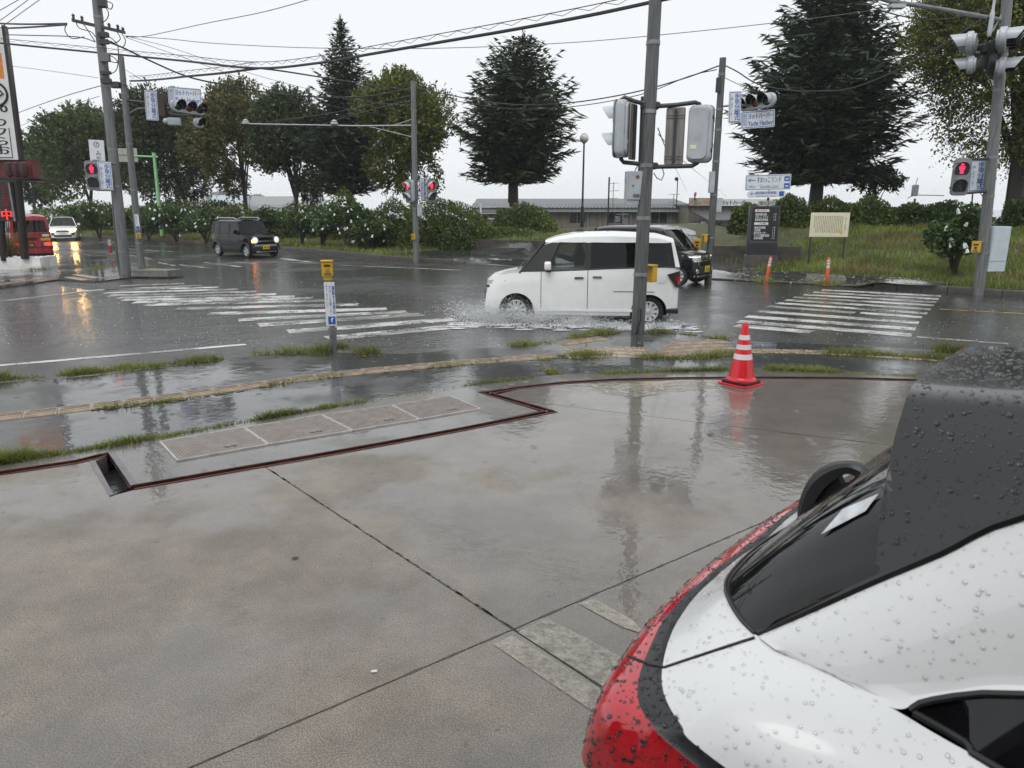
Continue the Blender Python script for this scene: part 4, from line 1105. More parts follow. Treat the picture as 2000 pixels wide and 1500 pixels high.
def traffic_signal(label, c, n, lamps=3, s=1.0, tilt=0.0):
    r = thing('traffic_signal', label, 'traffic signal', c, rz_of(n), 'vehicle traffic signals'); r.scale = (s, s, s)
    r.rotation_euler = (0, tilt, rz_of(n))
    w = 0.38 * lamps
    MB().rbox(0, 0.03, 0, w + 0.1, 0.13, 0.40, 0.19, 'y', 6).build('housing', signal_grey, r)
    MB().rbox(0, 0.11, 0, w, 0.06, 0.30, 0.14, 'y', 6).build('rear_cover', signal_grey, r)
    for i in range(lamps):
        x = (i - (lamps - 1) / 2) * 0.38
        MB().lathe([(0.16, -0.03), (0.16, 0.03), (0.10, 0.055), (0.0, 0.065)], 20, (x, 0, 0), (0, -1, 0)).build('lens', lens_amber if (i == 1 and lamps == 3) else lens_dark, r)
        a_ = [math.radians(q) for q in range(-35, 216, 18)]
        dep = lambda t: 0.10 + 0.24 * max(0, math.sin(t) * 0.5 + 0.5)
        rows = [[(x + 0.175 * math.cos(t), -0.03, 0.175 * math.sin(t)) for t in a_], [(x + 0.178 * math.cos(t), -0.03 - dep(t), 0.178 * math.sin(t)) for t in a_],
                [(x + 0.168 * math.cos(t), -0.03 - dep(t), 0.168 * math.sin(t)) for t in a_], [(x + 0.165 * math.cos(t), -0.03, 0.165 * math.sin(t)) for t in a_]]
        MB().grid(rows[:2]).build('visor', signal_grey, r)
        MB().grid(rows[1:]).build('visor_lining', black_plastic, r)
    return r

def sign(name, label, c, n, w, h, m, cat='sign', t=0.025, group=None, radius=0.03, tilt=0.0, edge=None):
    """flat plate facing n; its own frame: x to the viewer's right, front at y = -t/2"""
    r = thing(name, label, cat, c, 0, group); r.rotation_euler = (0, tilt, rz_of(n))
    MB().rbox(0, 0, 0, w, t, h, radius, 'y', 4).build('plate', m, r)
    if edge:
        b = MB(); y = -t / 2 - 0.003
        for (x, z, sx, sz) in ((0, h / 2 - .03, w - .05, .014), (0, -h / 2 + .03, w - .05, .014), (w / 2 - .03, 0, .014, h - .07), (-w / 2 + .03, 0, .014, h - .07)):
            b.box(x, y, z, sx, 0.004, sz)
        b.build('border', edge, r, smooth=False)
    return r
RX, UPZ = (1, 0, 0), (0, 0, 1)
def write(r, s, x, z, w, h, m, t=0.025, vertical=False, bold=0.0):
    return lettering(r, s, (x, -t / 2 - 0.0035, z), RX, UPZ, w, h, m, vertical=vertical, bold=bold)

def split_sign(label, c, n, w, h, tilt=0.0):
    r = sign('crossing_sign', label, c, n, w, h, sign_white, group='separated crossing signs', tilt=tilt, edge=sign_blue)
    write(r, '歩車分離式', w * 0.17, 0, w * 0.38, h * 0.86, sign_blue, vertical=True, bold=0.004)
    write(r, '(押しボタン式)', -w * 0.26, 0, w * 0.20, h * 0.78, sign_blue, vertical=True)
    return r

def harbor_sign(label, c, n, w, h, tilt=0.0):
    r = sign('place_sign', label, c, n, w, h, sign_white, tilt=tilt, edge=sign_blue, group='yacht harbour place signs')
    write(r, 'ヨットハーバー', w * 0.08, h * 0.19, w * 0.74, h * 0.32, sign_blue, bold=0.004)
    write(r, 'Yacht Harbor', w * 0.08, -h * 0.22, w * 0.74, h * 0.28, sign_blue, bold=0.004)
    write(r, '諏訪市', -w * 0.40, 0, w * 0.09, h * 0.72, sign_blue, vertical=True)
    MB().box(-w * 0.33, -0.0165, 0, 0.01, 0.004, h * 0.84).build('divider', sign_blue, r, smooth=False)
    return r

def bracket(label, pts, r, m=dark_metal, name='bracket_arm', cat='bracket'):
    o = MB().tube(pts, r, 8).build(name, m); return tag(o, label, cat)

def button_box(label, c, n, s=1.0):
    r = thing('push_button_box', label, 'push button', c, rz_of(n), 'yellow crossing button boxes'); r.scale = (s, s, s)
    MB().rbox(0, 0, 0, 0.17, 0.11, 0.23, 0.015, 'y').build('case', yellow, r)
    MB().rbox(0, -0.058, 0.06, 0.10, 0.012, 0.035, 0.006, 'y').build('display_window', ink_black, r)
    MB().lathe([(0.032, 0), (0.030, 0.012), (0.0, 0.014)], 14, (0, -0.054, -0.01), (0, -1, 0)).build('button', dark_metal, r)
    MB().rbox(0, -0.057, -0.075, 0.11, 0.006, 0.035, 0.004, 'y').build('print_strip', ink_brown, r)
    MB().rbox(0, 0.03, 0.125, 0.19, 0.17, 0.02, 0.008, 'z').build('rain_cap', yellow, r)
    return r

# ---- the big pole in the middle with two signals seen from behind
B0 = G(1245, 650, ZW); T0 = AT(1284, -70, 12.1)
pole('utility_pole', 'stained grey concrete pole standing in the middle before the white van', B0, T0, 0.112, 0.098, pole_dark, (0.17, 0.33, 0.475, 0.62, 0.80))
MB_ = MB().tube([B0 + Vector((-.035, -.125, 0.0)), B0 + Vector((-.02, -.135, .12)), B0 + Vector((.02, -.13, .24)), B0 + Vector((.015, -.12, .42))], 0.016, 6).build('ground_cable', cable_mat)
tag(MB_, 'short black cable stub at the foot of the middle pole', 'cable')
YM = 12.0
ped_signal('silver pedestrian signal back on the near pole, facing the far crossing', AT(1213, 252, YM), (-.88, .47), False, 1.0)
ped_signal('silver pedestrian signal back beside the bare sign back, facing the lake', AT(1368, 262, YM), (.5, .87), False, 1.0)
pl = sign('sign_plate', 'bare grey back of a crossing sign beside the silver signal', AT(1318, 266, YM), (.25, .97), 0.30, 0.86, plate_back, t=0.02)
for z in (-.32, .30):
    for d in (-.02, .02): MB().box(0, 0.018, z + d, 0.30, 0.012, 0.014).build('rib', plate_back, pl, smooth=False)
MB().box(0, 0.03, 0, 0.045, 0.03, 0.80).build('clamp_bar', dark_metal, pl, smooth=False)
pl = sign('sign_plate', 'narrow edge-on sign back between the middle pole and silver signal', AT(1236, 258, YM - .05), (-.86, .5), 0.28, 0.84, plate_back, t=0.02)
MB().box(0, 0.03, 0, 0.045, 0.03, 0.80).build('clamp_bar', dark_metal, pl, smooth=False)
def two_arms(labels, pts_top, pts_bot):
    bracket(labels[0], pts_top, 0.034); bracket(labels[1], pts_bot, 0.034)
two_arms(['upper arm from the middle pole to the left silver signal', 'lower arm from the middle pole to the left silver signal'],
         [AT(1268, 205, YM + .02), AT(1240, 198, YM), AT(1219, 190, YM), AT(1214, 194, YM), AT(1214, 206, YM)], [AT(1265, 323, YM), AT(1240, 319, YM), AT(1218, 317, YM), AT(1213, 311, YM), AT(1214, 302, YM)])
two_arms(['upper arm from the middle pole to the right silver signal', 'lower arm from the middle pole to the right silver signal'],
         [AT(1275, 208, YM), AT(1320, 205, YM), AT(1358, 200, YM), AT(1366, 203, YM), AT(1368, 213, YM)], [AT(1270, 326, YM), AT(1320, 325, YM), AT(1352, 324, YM), AT(1362, 318, YM), AT(1366, 311, YM)])
for i, v in enumerate((206, 324)):
    a = AT(1271 - 4 * i, v, YM)
    o = MB().rbox(0, 0, 0, .29, .27, .10, .05, 'z').build('clamp_band', dark_metal); o.location = (a.x, a.y + .05, a.z); tag(o, ['upper', 'lower'][i] + ' dark clamp round the middle pole', 'clamp')
cb = thing('control_box', 'grey control cabinet with emblem on the middle pole', 'cabinet', AT(1238, 363, YM - .08), 0.12)
MB().rbox(0, 0, 0, 0.27, 0.16, 0.45, 0.012, 'y').build('case', signal_grey, cb)
MB().rbox(0.01, -0.083, 0, 0.245, 0.012, 0.425, 0.012, 'y').build('door', signal_grey, cb)
MB().slab([(0.035 * math.cos(a) + .03, -.0925, .135 + .035 * math.sin(a)) for a in np.linspace(math.pi / 2, math.pi / 2 + 6.283, 6)[:-1]], (0, .004, 0)).build('emblem', mat('bronze', (.16, .09, .06), .4), cb, smooth=False)
MB().lathe([(.014, 0), (.014, .012)], 10, (-.04, -.088, .0), (0, -1, 0)).build('lock', chrome, cb)
MB().box(.02, -.0915, -.155, .10, .005, .045).build('maker_plate', dark_metal, cb, smooth=False)
lettering(cb, 'コイト', (.02, -.0955, -.155), RX, UPZ, .08, .03, sign_white)
MB().rbox(-.02, 0, -.26, .24, .14, .07, .01, 'y').build('cable_duct', signal_grey, cb)
bracket('looped black cable under the right signal arm', [AT(1277, 338, 12.02), AT(1283, 348, 11.95), AT(1292, 352, 11.95), AT(1297, 340, 12), AT(1294, 330, 12)], .008, cable_mat, 'cable_loop', 'cable')
bracket('short twisted cables above the emblem cabinet', [AT(1238, 338, 11.95), AT(1243, 328, 11.9), AT(1246, 322, 12)], .008, cable_mat, 'cable_loop', 'cable')
button_box('yellow button box on the side of the middle pole', AT(1270, 535, 12.05), (.75, .66), 1.15)
o = MB().rbox(0, 0, 0, .05, .05, 1.5, .01, 'z').build('cable_conduit', pole_dark); o.location = AT(1251, 285, 12.2); tag(o, 'dark conduit strip strapped along the middle pole', 'conduit')

# ---- utility pole far left with pedestrian signal
B1_ = G(246, 536, -.11); T1_ = AT(180, -80, B1_.y)
r1, _ = pole('utility_pole', 'thick concrete utility pole with crossarm at the left corner', B1_, T1_, .155, .125, pole_concrete, (.08, .3, .42, .62, .74, .83))
YL = B1_.y
L1 = lambda u, v, dy=0: AT(u, v, YL + dy)
def sub(root, o): o.parent = root; o.location = -root.location; 
x0, x1 = L1(140, 42, -.1), L1(243, 66, -.1)
co = MB().obox(x0, x1 - x0, (0, .08, 0), (0, 0, .09)).build('crossarm', dark_metal, r1, smooth=False); co.location = -B1_
for i, (u, v) in enumerate([(143, 42), (160, 46), (213, 60), (230, 63), (240, 68)]):
    p = L1(u, v, -.1) - B1_
    MB().lathe([(.02, 0), (.045, .03), (.03, .06), (.05, .09), (.03, .13), (.0, .15)], 8, p + Vector((0, .04, .08))).build('insulator', dark_metal, r1)
tr = thing('pole_transformer_box', 'dark switch box near the top of the thick concrete pole', 'box', L1(200, 3, -.15))
MB().rbox(0, 0, 0, .22, .2, .32, .03, 'z').build('case', dark_metal, tr)
for k, pts in enumerate([[(203, 10), (212, 25), (208, 38), (198, 44)], [(208, 2), (220, 8), (216, 18), (205, 12)], [(205, 66), (228, 85), (231, 110), (228, 135), (216, 143), (208, 130)],
                         [(206, 105), (222, 112), (229, 122), (215, 120)], [(148, 42), (155, 55), (178, 62), (186, 72)], [(162, 46), (172, 60), (186, 82)], [(130, 46), (127, 60), (140, 75), (165, 72)],
                         [(238, 66), (245, 80), (238, 92), (216, 80)], [(228, 62), (235, 76), (222, 84), (208, 76)]]):
    w = MB().tube(smooth_line([L1(u, v, -.2) for u, v in pts], 4), .014, 5).build('jumper_wire', cable_mat, r1); w.location = -B1_
for v, sz in ((68, .3), (82, .25), (112, .5), (142, .2), (158, .3)):
    p = L1(198 + v * .06, v, -.17) - B1_
    MB().rbox(p.x, p.y, p.z, .3, .12, sz * .5, .03, 'y').build('clamp', dark_metal if v != 112 else pole_concrete, r1)
ped_signal('lit red pedestrian signal on the thick concrete pole', L1(181, 343, -.45), (.42, -.91), True, 1.0)
split_sign('blue lettered crossing sign on the thick concrete pole', L1(206, 344, -.4), (.3, -.95), .37, .84, .03)
two = [('upper bracket of the lit signal on the thick pole', [L1(178, 317, -.4), L1(182, 313, -.4), L1(226, 320, -.1)]), ('lower bracket of the lit signal on the thick pole', [L1(184, 370, -.4), L1(190, 371, -.4), L1(228, 372, -.1)])]
for lb, p in two: bracket(lb, p, .03, galv)
# slim pole just behind it, with the shop banner
B3 = G(232, 509, -.11); T3 = AT(216, 300, B3.y)
pole('sign_pole', 'slim grey pole close behind the thick concrete pole', B3, T3, .11, .08, pole_dark)
sb = sign('shop_banner', 'white hanging shop banner with brush letters above the lit signal', AT(190, 300, 26), (.2, -.98), .48, .9, sign_white, tilt=.04)
write(sb, 'みやざ', .04, -.17, .17, .5, ink_black, vertical=True)
ring = MB(); 
for rr in ((.085, .012),): ring.tube([(rr[0] * math.cos(a), -.017, .3 + rr[0] * math.sin(a)) for a in np.linspace(0, 6.283, 17)], .008, 4)
ring.tube([(-.02, -.017, .26), (0, -.017, .32), (.05, -.017, .35)], .008, 4)
ring.build('emblem', ink_black, sb)
bracket('thin post carrying the white shop banner', [AT(177, 283, 26.1), AT(178, 330, 26.1)], .02, dark_metal, 'banner_post', 'post')

# ---- slim signal pole beside it
B2_ = G(276, 521, -.11); YS = B2_.y; T2_ = AT(236, 110, YS)
r2, _ = pole('signal_pole', 'slim grey signal pole beside the thick concrete pole', B2_, T2_, .125, .095, pole_concrete, (.12, .38, .6, .83, .9))
L2 = lambda u, v, dy=0: AT(u, v, YS + dy)
traffic_signal('horizontal traffic signal under the place sign at the left corner', L2(368, 210, -.2), (.78, -.62), 3, 1.0, .05)
traffic_signal('single round signal lamp hanging under the left traffic signal', L2(389, 240, -.2), (.78, -.62), 1, .8)
hs = thing('signal_speaker', 'white horn speaker beside the left traffic signal lamps', 'speaker', L2(338, 238, -.2), 0.3)
MB().rbox(.05, 0, 0, .42, .25, .26, .04, 'x').build('case', signal_grey, hs)
MB().ball((-.22, 0, .02), .1, 8).build('dome', signal_pale, hs)
harbor_sign('place sign above the traffic signal at the left corner', L2(361, 188, -.15), (.15, -.99), 1.08, .56, .06)
split_sign('tall blue lettered crossing sign beside the left traffic signal', L2(296, 206, -.15), (.1, -.99), .41, .98, .04)
db = sign('signal_unit', 'dark narrow back of another signal at the left corner', L2(317, 206, -.1), (-.3, -.95), .3, .72, mat('dark_red_brown', (.035, .014, .012), .4), t=.15)
bracket('upper arm of the left traffic signal', [L2(246, 196), L2(275, 199, -.1), L2(400, 212, -.1)], .035, dark_metal)
bracket('lower arm of the left traffic signal', [L2(252, 222), L2(268, 212, -.1), L2(330, 210, -.1)], .025, galv)
bracket('rail under the left traffic signal lamps', [L2(320, 222, -.05), L2(400, 228, -.05)], .022, dark_metal)
bx = thing('junction_box', 'small dark box on the slim signal pole', 'box', L2(226, 166, -.1)); MB().rbox(0, 0, 0, .3, .2, .2, .02).build('case', dark_metal, bx); MB().box(.25, .03, 0, .2, .05, .05).build('bracket', dark_metal, bx)
st = sign('sticker', 'small white notice sticker on the slim signal pole', L2(268, 434, -.13), (.1, -.99), .14, .55, sign_white, t=.01); write(st, '横断する方', -.02, .07, .05, .32, sign_blue, .01, True); MB().box(.0, -.008, -.2, .11, .004, .12).build('pictogram', sign_blue, st, smooth=False)
button_box('yellow button box on the slim signal pole', L2(271, 461, -.14), (.1, -.99), .8)

# ---- pole with the long thin arm in the centre distance
B4 = G(813, 508, -.05); Y4 = B4.y; L4 = lambda u, v, dy=0: AT(u, v, Y4 + dy)
r4, _ = pole('signal_pole', 'grey pole with long thin sensor arm before the azalea hedge', B4, L4(807, 158), .125, .095, pole_concrete, (.3, .36, .46, .84))
for pts, rr in (([(806, 245), (700, 246), (478, 242)], .03), ([(805, 233), (770, 245)], .02), ([(806, 268), (720, 247)], .02)):
    a = MB().tube([L4(u, v) - B4 for u, v in pts], rr, 6).build('arm', galv, r4)
for u, v in ((480, 240), (653, 241)):
    p = L4(u, v) - B4; MB().lathe([(.05, -.05), (.14, -.04), (.14, .02), (.09, .06), (.12, .08), (.02, .14)], 12, p).build('sensor', signal_grey, r4)
ped_signal('red pedestrian signal turned away left on the arm pole', L4(800, 374, -.2), (-.75, -.66), True, 1.0)
ped_signal('red pedestrian signal right of the arm pole', L4(841, 373, -.2), (.62, -.78), True, 1.0)
split_sign('dark framed crossing sign on the arm pole', L4(828, 370, -.15), (.75, -.66), .36, .88)
bracket('bracket over the crossing sign on the arm pole', [L4(812, 350), L4(838, 352, -.2)], .03, dark_metal)
bx = thing('control_box', 'small grey box below the signals on the arm pole', 'cabinet', L4(820, 411, -.1)); MB().rbox(0, 0, 0, .2, .16, .46, .015).build('case', signal_grey, bx); MB().box(0, -.084, 0, .17, .008, .42).build('door', signal_grey, bx)
button_box('yellow button box on the arm pole before the hedge', L4(808, 463, -.13), (-.6, -.8), .9)

# ---- pole beside the driveway
B5 = G(1383, 546, -.05); Y5 = B5.y; L5 = lambda u, v, dy=0: AT(u, v, Y5 + dy)
pole('signal_pole', 'tall grey signal pole beside the harbour driveway', B5, L5(1412, 113), .105, .088, pole_dark, (.2, .4, .55, .69, .78, .93))
traffic_signal('horizontal traffic signal before the huge conifer', L5(1477, 199, -.1), (-.80, -.60), 3, .95, -.03)
harbor_sign('place sign under the traffic signal before the huge conifer', L5(1480, 233, -.1), (-.12, -.99), .90, .46, -.06)
split_sign('crossing sign on the pole beside the harbour driveway', L5(1435, 209, -.1), (-.1, -.99), .33, .82, -.04)
bracket('arm carrying the signal before the huge conifer', [L5(1403, 208), L5(1430, 206, -.05), L5(1510, 204, .1)], .03, galv)
bracket('curved brace under the arm before the huge conifer', [L5(1399, 240), L5(1408, 224, -.05), L5(1425, 218, -.05), L5(1450, 212, -.02)], .02, galv)
bx = thing('junction_box', 'slim dark box high on the driveway signal pole', 'box', L5(1403, 166, -.1)); MB().rbox(0, 0, 0, .12, .1, .38, .01).build('case', dark_metal, bx); MB().box(0, -.05, .0, .08, .01, .3).build('lid', dark_metal, bx)
bx = thing('control_box', 'grey box on the driveway signal pole', 'cabinet', L5(1390, 356, -.1)); MB().rbox(0, 0, 0, .14, .14, .58, .01).build('case', signal_grey, bx); MB().box(0, -.074, 0, .11, .008, .54).build('door', signal_grey, bx)
button_box('yellow button box behind the black van nose', L5(1361, 478, .6), (-.2, -.98), 1.25)
button_box('yellow button box on the driveway signal pole', L5(1376, 466, -.1), (-.9, -.4), .9)
bx = thing('control_box', 'pale box behind the driveway signal pole', 'cabinet', L5(1400, 401, .8)); MB().rbox(0, 0, 0, .26, .16, .40, .01).build('case', signal_pale, bx); MB().box(0, -.084, 0, .22, .008, .36).build('door', signal_pale, bx)

# ---- right pole
B6 = G(1913, 566, -.02); Y6 = B6.y; L6 = lambda u, v, dy=0: AT(u, v, Y6 + dy)
pole('signal_pole', 'grey signal pole standing on the grass bank edge', B6, L6(1976, -90), .13, .11, pole_concrete, (.12, .3, .42, .62, .72))
traffic_signal('upper traffic signal seen end-on left of the bank pole', L6(1893, 88, -.1), (-.83, .56), 3, 1.05)
traffic_signal('lower single signal lamp left of the bank pole', L6(1893, 127, -.3), (-.83, .56), 1, .95)
traffic_signal('upper traffic signal cut by the frame edge', L6(1962, 80, -.4), (.83, -.56), 3, 1.1)
traffic_signal('lower single signal lamp cut by the frame edge', L6(1960, 130, -.5), (.83, -.56), 1, 1.05)
bx = thing('signal_mount', 'dark clutter of mounts behind the bank pole signals', 'bracket', L6(1926, 105, 0))
MB().rbox(0, 0, .1, .34, .3, .2, .03).build('upper_clamp', dark_metal, bx); MB().rbox(-.05, 0, -.2, .26, .25, .26, .03).build('lower_clamp', dark_metal, bx)
MB().rbox(.02, -.18, -.1, .14, .14, .7, .02).build('cable_box', dark_metal, bx); MB().cyl((-.4, 0, 0), (.4, 0, .05), .045).build('cross_tube', galv, bx)
MB().lathe([(.03, 0), (.05, .1), (.05, .5), (.03, .55), (.03, .8)], 10, (-.05, -.1, .35)).build('antenna', signal_grey, bx)
bracket('long horizontal lamp arm at the top edge of the bank pole', [L6(1690, -14, 0), L6(1735, 2, 0), L6(1850, 20, 0), L6(1955, 39, 0)], .05, galv)
bracket('thin brace under the long lamp arm', [L6(1938, 62, 0), L6(1948, 44, 0), L6(1962, 20, 0)], .025, galv)
lu = thing('arm_lamp', 'flat grey lamp head under the long arm', 'lamp', L6(1752, 10, 0), 0); MB().rbox(0, 0, -.03, .36, .18, .09, .04, 'y').build('case', signal_grey, lu); MB().box(0, 0, .05, .08, .08, .1).build('clamp', dark_metal, lu)
ped_signal('lit red pedestrian signal on the bank pole', L6(1876, 346, -.3), (-.42, -.91), True, .98)
split_sign('crossing sign on the bank pole behind the lit signal', L6(1909, 343, .25), (-.25, -.97), .37, .76, -.05)
bracket('upper bracket of the lit signal on the bank pole', [L6(1881, 316, -.3), L6(1884, 312, -.3), L6(1930, 310, -.05)], .03, dark_metal)
bracket('lower bracket of the lit signal on the bank pole', [L6(1872, 377, -.3), L6(1878, 378, -.3), L6(1928, 374, -.05)], .03, dark_metal)
bx = thing('control_cabinet', 'tall pale blue grey cabinet on the bank pole', 'cabinet', L6(1944, 486, .05), 0.1)
MB().rbox(0, 0, 0, .46, .28, 1.1, .012).build('case', signal_pale, bx); MB().box(0, -.145, .12, .43, .01, .82).build('door', signal_pale, bx)
MB().box(-.3, 0, -.42, .18, .06, .06).build('bracket', galv, bx); MB().box(-.3, 0, .42, .18, .06, .06).build('bracket', galv, bx)
button_box('yellow button box on the bank pole', L6(1907, 483, -.14), (-.7, -.7), 1.1)
bracket('loop of cable low on the bank pole bracket', [L6(1914, 376, -.1), L6(1918, 382, -.1), L6(1926, 376, -.1)], .012, cable_mat, 'cable_loop', 'cable')
p = L6(1921, 465, 0)

# ---- button post on the near pavement
B7 = G(652, 686, ZW); bp_ = thing('button_post', 'slim grey post with yellow push button beside the near crossing', 'button post', B7, 0.16)
kx = 1.0
MB().tube([(0, 0, -.1), (0, 0, .34)], .053, 16).build('base_sleeve', galv, bp_)
MB().tube([(0, 0, .30), (0, 0, .345)], .062, 16).build('sleeve_collar', galv, bp_)
MB().tube([(0, 0, .34), (-.02, 0, 1.06)], .041, 14).build('shaft', galv, bp_)
pb = MB().rbox(-.005, -.048, .69, .145, .012, .62, .008, 'y').build('notice_plate', sign_white, bp_)
lettering(pb, '横断する時は', (.045, -.056, .75), RX, UPZ, .035, .40, sign_blue, vertical=True, bold=.002)
lettering(pb, 'ボタンを押して', (.0, -.056, .75), RX, UPZ, .032, .42, ink_black, vertical=True)
lettering(pb, '下さい', (-.045, -.056, .80), RX, UPZ, .032, .30, sign_blue, vertical=True)
MB().box(.005, -.056, .46, .10, .004, .11).build('pictogram', sign_blue, pb, smooth=False)
MB().slab([(.0, -.0595, .43), (.01, -.0595, .43), (.012, -.0595, .47), (.035, -.0595, .49), (.012, -.0595, .50), (-.01, -.0595, .48)], (0, .002, 0)).build('pictogram_figure', sign_white, pb, smooth=False)
for z in (.4, .98):
    for x in (-.04, .03): MB().lathe([(.006, 0), (.004, .005)], 8, (x, -.054, z), (0, -1, 0)).build('bolt', galv, pb)
MB().tube([(-.02, 0, 1.03), (-.02, 0, 1.08)], .06, 12).build('button_neck', yellow, bp_)
cs = MB().rbox(-.02, -.01, 1.185, .15, .12, .21, .012, 'y').build('button_case', yellow, bp_)
MB().rbox(-.02, -.01, 1.295, .17, .15, .02, .008, 'z').build('rain_cap', yellow, cs)
MB().rbox(-.015, -.075, 1.235, .085, .012, .025, .005, 'y').build('display_window', ink_black, cs)
MB().lathe([(.030, 0), (.028, .01), (0, .012)], 14, (-.015, -.07, 1.17), (0, -1, 0)).build('button', mat('button_worn', (.35, .2, .08), .4), cs)
MB().box(-.015, -.071, 1.115, .10, .004, .035).build('print_strip', ink_brown, cs, smooth=False)

# ---- delineators and the traffic cone
def delineator(label, b, top, m, r=.04, bands=((.62, .08), (.76, .05), (.86, .05))):
    b, top = Vector(b), Vector(top); h = (top - b).length; d = (top - b) / h
    root = thing('delineator_post', label, 'delineator', b, 0, 'flexible delineator posts')
    MB().lathe([(r * 2.6, 0), (r * 2.4, .03), (r * 1.3, .05)], 14).build('base', m, root)
    MB().tube([d * .02, d * h * .97, d * h], [r * 1.05, r * .95, r * .6], 12).build('tube', m, root)
    for f, w in bands: MB().tube([d * h * f, d * (h * f + w)], r * 1.04, 12).build('reflective_band', reflect_tape, root)
    return root
for lb, u, v, ut, vt, m in [('red white banded delineator behind the slim signal pole', 217, 500, 213, 466, mat('delineator_red', (.45, .02, .025), .35)), ('orange delineator beside the black van bumper', 1384, 546, 1387, 498, orange_plastic),
                         ('leaning orange delineator before the black sign pylon', 1496, 549, 1506, 501, orange_plastic), ('upright orange delineator below the cream board', 1614, 556, 1619, 503, orange_plastic)]:
    b = G(u, v, -.1)
    if u > 300: b = G(u, v, drive_z(b.x, b.y)); b.z = drive_z(b.x, b.y) - .01
    delineator(lb, b, AT(ut, vt, b.y), m, .045 if u > 300 else .06)
cb_ = G(1447, 749, 0.0); cn = thing('traffic_cone', 'red traffic cone with three white reflective bands on the forecourt', 'traffic cone', cb_, math.radians(38))
def rr(z, f=1.0): return (.155 + (.033 - .155) * (z - .045) / (.70 - .045)) * f
MB().rbox(0, 0, .009, .40, .40, .018, .04, 'z').build('base_plate', red_plastic, cn)
MB().rbox(0, 0, .036, .335, .335, .035, .04, 'z').build('rubber_weight', black_plastic, cn)
MB().lathe([(.175, .05), (.172, .066), (.158, .075), (rr(.09), .09)] + [(rr(z), z) for z in np.linspace(.1, .68, 8)] + [(.033, .70), (.026, .718), (.0, .722)], 28).build('body', red_plastic, cn)
for z0, z1 in ((.30, .36), (.415, .47), (.525, .58)):
    MB().lathe([(rr(z0) + .0015, z0), (rr(z1) + .0015, z1)], 28).build('reflective_band', reflect_tape, cn)

# ---- park signs on the far side
SY = 26.8
ds = sign('direction_sign', 'white blue direction sign with arrow in front of the huge conifer', AT(1500, 356, SY), (-.12, -.99), 1.58, .54, sign_white, tilt=-.02, edge=sign_blue)
def arrow(r, x, z, s, t=.025):
    y = -t / 2 - .004
    MB().slab([(x - s, y, z), (x - s * .2, y, z + s * .55), (x - s * .2, y, z + s * .42), (x - s * .55, y, z + s * .1), (x + s, y, z + s * .1), (x + s, y, z - s * .1), (x - s * .55, y, z - s * .1), (x - s * .2, y, z - s * .42), (x - s * .2, y, z - s * .55)], (0, .003, 0)).build('arrow', sign_blue, r, smooth=False)
arrow(ds, -.57, .08, .14)
write(ds, 'すわっこランド', .03, .09, .84, .20, sign_blue, bold=.004); write(ds, '1.4Km', -.58, -.14, .26, .10, sign_blue); write(ds, 'Suwakko Land', .05, -.14, .62, .12, sign_blue)
for z in (.11, -.13):
    k_ = MB().rbox(.65, -.016, z, .19, .004, .17, .02, 'y').build('pictogram', sign_blue, ds); MB().rbox(.65, -.0195, z - .01, .12, .003, .04, .015, 'y').build('pictogram_mark', sign_white, k_)
dp = sign('direction_sign', 'smaller rounded white direction sign under the large one', AT(1497, 379, SY), (-.12, -.99), 1.36, .25, sign_white, radius=.12, tilt=-.02, edge=None)
arrow(dp, -.48, .02, .09); write(dp, '原田泰治美術館', -.02, .045, .72, .10, sign_blue, bold=.003); write(dp, 'Taizi Harada Art Museum', -.02, -.065, .7, .05, sign_blue); MB().rbox(.52, -.016, 0, .17, .004, .17, .02, 'y').build('pictogram', sign_blue, dp)
bp2 = AT(1499, 405, SY + .1); gz = hgt(bp2.x, bp2.y)
MB().tube([(bp2.x, bp2.y, gz - .2), (bp2.x, bp2.y, AT(1499, 340, SY).z)], .045, 10).build('sign_post', dark_metal); tag(bpy.data.objects['sign_post'], 'dark post carrying the two blue direction signs', 'post')

PB = G(1484, 523, -.02); PYY = PB.y
py = thing('sign_pylon', 'tall black sign pylon listing places in white letters', 'sign', PB, rz_of((-.12, -.99)))
ph = AT(1484, 402, PYY).z - PB.z; pw_ = 1.0
MB().rbox(0, 0, .22, pw_ + .06, .34, .44, .02, 'y').build('plinth', mat('pylon_stone', (.09, .085, .08), .4, var=.3), py)
MB().rbox(0, 0, ph / 2 + .2, pw_, .22, ph - .4, .02, 'y').build('body', mat('pylon_grey', (.06, .06, .065), .35, var=.2), py)
for k in range(7): MB().box(0, -.118, .50 + k * .055, pw_ - .02, .03, .022).build('slat', mat('pylon_slat', (.03, .03, .032), .35), py, smooth=False)
pf = MB().rbox(.02, -.115, .92 + (ph - .95) / 2, pw_ - .14, .02, ph - .98, .01, 'y').build('panel', sign_black, py)
zt = ph - .05
def pline(s, f, w, h=.085, x=-.06): lettering(pf, s, (x - (.5 - w) / 2, -.129, .92 + (ph - .98) * (1 - f)), RX, UPZ, w, h, sign_white, bold=.003)
for s, f, w in [('諏訪湖公園', .20, .36), ('すわっこランド', .28, .42), ('原田泰治美術館', .36, .42), ('諏訪市美術館', .60, .36), ('片倉館', .68, .2), ('間欠泉センター', .76, .42), ('サンリツ服部美術館', .84, .5), ('北澤美術館', .92, .3)]:
    pline(s, f, w); lettering(pf, '1.5', (.33, -.129, .92 + (ph - .98) * (1 - f)), RX, UPZ, .08, .06, sign_white)
